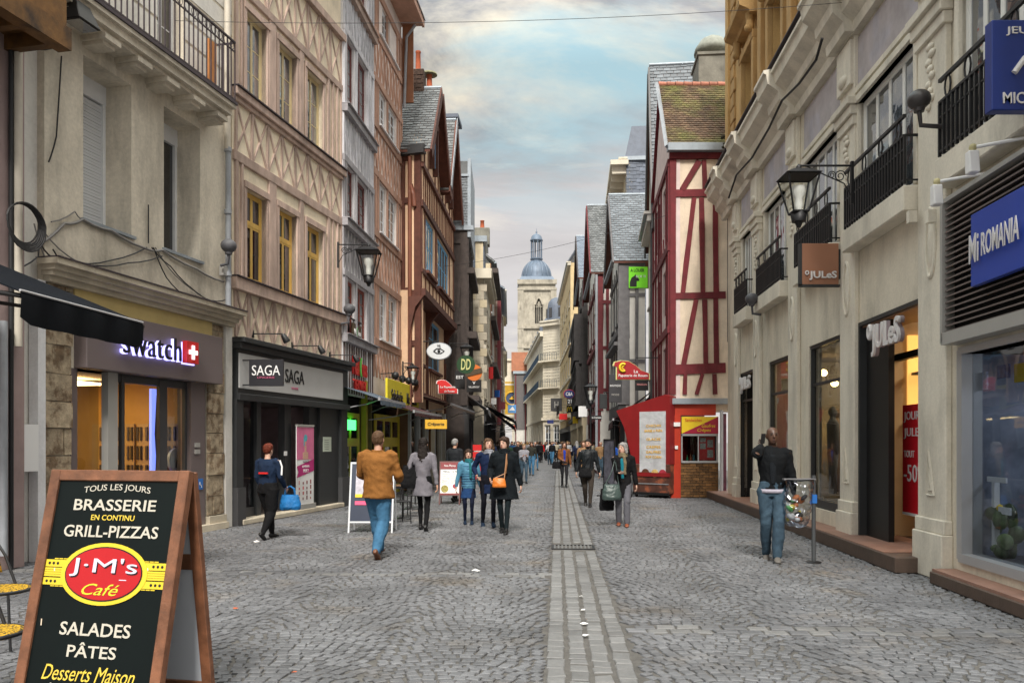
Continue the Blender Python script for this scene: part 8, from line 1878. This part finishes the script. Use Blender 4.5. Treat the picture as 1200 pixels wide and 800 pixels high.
# --- woven terrace chairs at the left edge
WEAVE = mat('yellow black weave', (.6, .35, .01), .6, .1, 30, .4, rgb2=(.04, .03, .01), mix2=(.5, .53), s2=60, coord='obj'); TUBE = mat('dark tube', (.03, .03, .032), .35, .1, bump=0, metal=.4)
def chair(x, y, rz, label):
    e = empty('terrace_chair', (x, y, 0), R(rz), label, 'chair', 'woven terrace chairs')
    MB().lathe([(.2, .43), (.22, .44), (.22, .46), (.2, .465)], (0, 0, 0), 20).build('seat', WEAVE, e); MB().tube([(.22*math.cos(t), .22*math.sin(t), .45) for t in [i*math.pi/10 for i in range(21)]], .014, 6, False).build('seat_frame', TUBE, e)
    for sx in (-1, 1):
        for sy in (-1, 1): MB().tube([(sx*.15, sy*.15, .44), (sx*.2, sy*.2, 0)], .012, 6).build('leg', TUBE, e)
    q = MB(); n = 10; vs = []
    for i in range(n+1):
        t = math.pi*i/n; x_, y_ = .21*math.cos(t), .12+.1*math.sin(t); vs += [(x_, y_, .56), (x_*1.03, y_+.03, .66), (x_*1.03, y_+.05, .84-.05*abs(math.cos(t)))]
    q.add(vs, [(3*i+j, 3*i+3+j, 3*i+4+j, 3*i+1+j) for i in range(n) for j in (0, 1)], True); o = q.build('backrest', WEAVE, e); md = o.modifiers.new('s', 'SOLIDIFY'); md.thickness = .012
    MB().tube([(.2, 0, .45), (.215, .1, .7)]+[(.216*math.cos(t), .17+.1*math.sin(t), .86-.05*abs(math.cos(t))) for t in [math.pi*i/8 for i in range(9)]]+[(-.215, .1, .7), (-.2, 0, .45)], .013, 6).build('back_frame', TUBE, e)
    return e
chair(PX(33, 6.6)-.22, 6.6, 90, 'yellow and black woven chair at the left edge behind the foreground menu board'); chair(PX(24, 5.1)-.22, 5.1, 90, 'yellow and black woven chair nearest the camera at the left edge')
def small_table(x, y, label, m=None, r=.3, h=.73):
    e = empty('terrace_table', (x, y, 0), 0, label, 'table'); MB().lathe([(r, h-.02), (r+.01, h-.01), (r, h)], (0, 0, 0), 20).build('table_top', m or mat('brown table top', (.16, .08, .035), .5, .2), e)
    MB().lathe([(.025, .02), (.02, h-.02)], (0, 0, 0), 8).build('pedestal', TUBE, e); MB().lathe([(.2, 0), (.19, .02), (.03, .04)], (0, 0, 0), 14).build('foot', TUBE, e)
small_table(PX(472, 17.5), 17.5, 'small round terrace table beyond the tan jacket man'); small_table(PX(482, 20), 20, 'far round terrace table under the maroon awning')
def cafe_chair(x, y, rz, label):
    e = empty('terrace_chair', (x, y, 0), R(rz), label, 'chair'); MB().box(-.2, .2, -.2, .2, .43, .46).build('seat', TUBE, e, bevel=.01)
    for sx in (-1, 1):
        MB().tube([(sx*.19, -.18, .44), (sx*.2, -.22, 0)], .012, 5).build('leg', TUBE, e); MB().tube([(sx*.19, .2, .88), (sx*.19, .18, .44), (sx*.2, .24, 0)], .012, 5).build('leg', TUBE, e)
    for z in (.6, .72, .84): MB().box(-.19, .19, .185, .2, z-.035, z+.02).build('back_slat', TUBE, e)
cafe_chair(PX(466, 16.6), 16.6, 30, 'dark metal terrace chair nearest on the left, by the small round table'); cafe_chair(PX(485, 18.6), 18.6, 200, 'dark metal terrace chair between the two small round tables'); cafe_chair(PX(478, 21.5), 21.5, 190, 'farthest dark metal terrace chair under the maroon awning')
# --- white framed pavement board behind the tan jacket
def aframe(px, fy, w, h, fm, panel, label, yaw=0, spread=.28, zt=None, low=.18, name='menu_board'):
    Y = GY(fy); e = empty(name, (PX(px, Y), Y, 0), R(yaw), label, 'menu board'); t = math.asin(spread/h); Hs_ = h/math.cos(t)
    def fp(mb, nm, m, s=1): return mb.build(nm, m, e, loc=(0, 0, h), rot=(-t*s, 0, 0))
    for s in (1, -1):
        for a in (-w/2, w/2-.03): fp(MB().box(a, a+.03, -.014, .014, -Hs_, 0), 'board_frame' if s > 0 else 'rear_leg', fm, s)
        fp(MB().box(-w/2+.03, w/2-.03, -.013, .013, -.035, -.001), 'board_frame', fm, s); fp(MB().box(-w/2+.03, w/2-.03, -.013, .013, -Hs_+low, -Hs_+low+.03), 'board_frame', fm, s)
    fp(MB().box(-w/2+.03, w/2-.03, -.005, .005, -Hs_+low+.03, -.035), 'board_panel', panel)
    return e, fp, Hs_
BLB = mat('blue black board', (.02, .03, .06), .4, .1, 3, 0)
e, fp, H_ = aframe(437, 622, .82, 1.28, mat('white aluminium frame', (.6, .62, .65), .35, .03, bump=0), BLB, 'white framed board with a pink note, half hidden by the tan jacket man')
fp(MB().box(-.3, .1, -.012, -.006, -.62, -.12), 'poster', mat('pale poster', (.5, .48, .55), .5, .3, 9, 0)); fp(MB().box(-.3, .1, -.014, -.008, -.66, -.6), 'poster_band', YELP); fp(MB().box(-.3, -.08, -.014, -.006, -.8, -.73), 'pink_note', mat('hot pink note', (.8, .08, .2), .5, 0, bump=0))
# --- dark red menu board with a picture
e, fp, H_ = aframe(527.5, 590, .56, 1.14, mat('dark red wood', (.1, .02, .015), .45, .15), WHITEP, 'dark red menu board with white sheet and a picture of food left of the girl', low=.24)
fp(MB().box(-.25, .25, -.012, -.006, -.22, -.03), 'title_panel', mat('wine red panel', (.2, .01, .015), .5, .05)); fp(MB().box(-.25, .25, -.012, -.006, -.93, -.87), 'footer_panel', mat('wine red panel', (.2, .01, .015)))
def flet(fp, t, x, z, w, h, m, bold=.0):
    q = MB(); me = fit_text(t, w, h, bold, .002); vs = [(v.co.x+x, v.co.y-.014, v.co.z+z) for v in me.vertices]; q.add(vs, [list(p.vertices) for p in me.polygons]); return fp(q, 'lettering', m)
flet(fp, 'Nos Menus', 0, -.12, .3, .06, WHITEP); flet(fp, 'MENU  12 €', 0, -.28, .36, .05, CHAR)
for k in range(5): flet(fp, ('salade du jour', 'plat au choix', 'fromage blanc', 'dessert maison', 'boisson')[k], -.02, -.36-.055*k, .38-.03*(k % 3), .028, CHAR2 if k % 2 else MC['leaf green paint'])
q = MB(); q.tube([(-.13, -.008, -.75), (-.13, -.014, -.75)], .1, 16); fp(q, 'food_print', mat('salad print', (.3, .25, .05), .6, .6, 25, 0, coord='obj')); q = MB(); q.tube([(.14, -.008, -.68), (.14, -.014, -.68)], .06, 14); fp(q, 'food_print', mat('wine print', (.3, .03, .05), .6, .3, 25, 0, coord='obj'))
# --- slim tall black board by the crepe stand
Yk = 24.6; e = empty('menu_board', (PX(714, Yk), Yk, 0), R(-68), 'tall slim black framed menu board left of the crepe stand', 'menu board')
frame_panel(e, -.35, .35, .1, 1.75, .04, .02, BLACKP); MB().box(-.31, .31, -.005, .005, .14, 1.71).build('board_panel', mat('photo menu print', (.1, .1, .13), .5, .6, 5, 0, coord='obj'), e)
for a in (-.3, .3): MB().box(a-.03, a+.03, -.25, .25, 0, .04).build('foot', BLACKP, e)
# --- clear rubbish bag on its post by the beige shops
Yg = 11.15; gx = PX(953.5, Yg); e = empty('litter_stand', (gx, Yg, 0), 0, 'slim dark post with a hoop carrying the clear rubbish bag by the shop step', 'litter post')
hz = PZ(562, Yg); MB().tube([(0, 0, 0), (0, 0, hz+.06)], .028, 10).build('post', mat('dark grey post', (.07, .075, .08), .45, .1), e); MB().lathe([(.11, 0), (.1, .012), (.03, .02)], (0, 0, 0), 12).build('base_plate', IRON, e)
MB().tube([(-.2+.19*math.cos(t), .13*math.sin(t), hz) for t in [i*math.pi/10 for i in range(21)]], .012, 6, False).build('hoop', IRON, e); MB().box(-.03, .035, -.035, .0, hz-.32, hz-.2).build('sticker', mat('blue sticker', (.03, .16, .5)), e)
MB().box(-.42, .02, -.04, .04, hz, hz+.02).build('lid_bar', mat('grey steel', (.2, .2, .21)), e)
bg_ = empty('rubbish_bag', (gx-.2, Yg, hz-.34), 0, 'clear plastic rubbish bag half full hanging from the post by the shop step', 'rubbish bag')
q = MB(); q.loft([(Vector((-.06, 0, -.3)), .1, .07, XA, YA), (Vector((-.05, 0, -.24)), .17, .12, XA, YA), (Vector((-.03, 0, -.05)), .2, .14, XA, YA), (Vector((0, 0, .15)), .19, .13, XA, YA), (Vector((.01, 0, .34)), .18, .12, XA, YA)], 18)
me = remesh(q, .014, 1, .022, 9, 3); PL = bpy.data.materials.new('clear bag plastic'); PL.use_nodes = True; n_ = PL.node_tree; MC[PL.name] = PL
tr = n_.nodes.new('ShaderNodeBsdfTransparent'); tr.inputs[0].default_value = (.82, .85, .88, 1); gl = n_.nodes.new('ShaderNodeBsdfGlossy'); gl.inputs['Roughness'].default_value = .12; gl.inputs[0].default_value = (.8, .85, .95, 1)
lw = n_.nodes.new('ShaderNodeLayerWeight'); lw.inputs[0].default_value = .45; mx = n_.nodes.new('ShaderNodeMixShader'); n_.links.new(lw.outputs[1], mx.inputs[0]); n_.links.new(tr.outputs[0], mx.inputs[1]); n_.links.new(gl.outputs[0], mx.inputs[2]); n_.links.new(mx.outputs[0], n_.nodes['Material Output'].inputs['Surface'])
add('bag_film', me, PL, bg_); random.seed(2)
for k in range(22):
    c = random.choice([('litter dark', (.02, .02, .022)), ('litter dark', (.02, .02, .022)), ('litter white', (.55, .55, .56)), ('litter orange', (.5, .15, .04)), ('litter green', (.05, .22, .05)), ('litter brown', (.15, .09, .05)), ('litter yellow', (.5, .4, .05))])
    MB().ell((0, 0, 0), (random.uniform(.03, .07), random.uniform(.03, .06), random.uniform(.02, .05)), 7, 5, Matrix.Rotation(random.uniform(0, 3), 3, 'Y')).build('rubbish_piece', mat(c[0], c[1], .6, .2, 20, 0), bg_, loc=(-.05+random.uniform(-.11, .11), random.uniform(-.06, .06), -.22+random.uniform(0, .36)))
# --- tall pink banner in the lingerie shop door
F = F2; zb, zt = .22, 2.02
e = F.sub('door_banner', F.u(356, .05), .08, 0, 'tall pink and white standing banner with a blue haired woman in the lingerie shop doorway', 'banner')
w = F.u(366.5, .08)-F.u(346.5, .08); PK = mat('banner pink', (.62, .16, .3), .5, .1, 5, 0); MG = mat('banner magenta', (.45, .02, .17), .5, .05, 5, 0)
MB().box(-w/2, w/2, -.01, .01, zb, zt).build('banner_sheet', WHITEP, e); MB().box(-w/2-.02, w/2+.02, -.06, .06, .1, zb).build('banner_base', LG, e); MB().box(-w/2, w/2, -.03, .03, zt, zt+.04).build('top_rail', LG, e)
MB().box(-w/2, w/2, -.014, -.01, 1.25, zt-.02).build('printed_picture', PK, e); MB().add([(-w/2, -.016, .84), (w/2, -.016, .98), (w/2, -.016, 1.26), (-w/2, -.016, 1.1), (-w/2+.07, -.016, .97)], [(0, 1, 2, 3, 4)]).build('print_band', MG, e)
MB().box(-.04, .04, -.0165, -.014, 1.42, 1.58).box(-.13, .13, -.0165, -.014, 1.26, 1.42).add([(.045*math.cos(t)-.005, -.017, 1.66+.065*math.sin(t)) for t in [i*math.pi/8 for i in range(16)]], [tuple(range(16))]).build('printed_woman', SKINP, e)
MB().add([(.085*math.cos(t), -.0175, 1.75+.085*math.sin(t)) for t in [i*math.pi/8 for i in range(16)]], [tuple(range(16))]).box(-.095, -.05, -.0176, -.0166, 1.56, 1.76).build('printed_hair', mat('turquoise print', (.1, .42, .5), .5, .2, 20, 0), e)
for (t, z, wd_, h_, m) in (('MAQUILLEZ', 1.2, .3, .04, CHAR2), ('AU MEILLEUR', 1.09, .36, .05, WHITEP), ('PRIX !', .99, .26, .08, WHITEP)): add('lettering', fit_text(t, min(wd_, w*.85), h_, .0, .003), m, e, (.01, -.019, z))
q = MB(); random.seed(3)
for k in range(4):
    for j in range(4): q.box(-w*.38+k*w*.22, -w*.38+k*w*.22+random.uniform(.03, .06), -.014, -.01, .32+j*.12, .32+j*.12+random.uniform(.05, .1))
tag(q.build('printed_products', mat('product print', (.35, .08, .08), .5, .4, 12, 0, island=.8), e), kind='stuff')
# price racks and displays further up on both sides
def rack(px, Y, w, h, m, label, z0=0):
    e = empty('display_rack', (PX(px, Y), Y, 0), R(10), label, 'display rack')
    for a in (-w/2, w/2): MB().box(a-.02, a+.02, -.02, .02, 0, h).build('post', BLACKP, e)
    for k in range(5): MB().box(-w/2+.03, w/2-.03, -.05, .01, .2+k*(h-.3)/5, .2+k*(h-.3)/5+(h-.3)/6).build('shelf_goods', m, e)
rack(567, 34, .9, 1.6, mat('postcards', (.5, .48, .45), .6, .6, 14, 0), 'postcard rack outside the stone house on the left'); rack(559, 32, .4, 1.7, REDP, 'narrow red display stand beside the postcard rack')
rack(605, 55, 1.2, 1.5, mat('clothes mix', (.15, .2, .35), .8, .7, 8, 0), 'clothes rack before the crowd on the left')
rack(700, 44, 1.2, 1.0, WHITEP, 'white display counter outside the red beamed house')
for (px, Y) in ():
    pass
bpy.data.scenes.remove(TS)
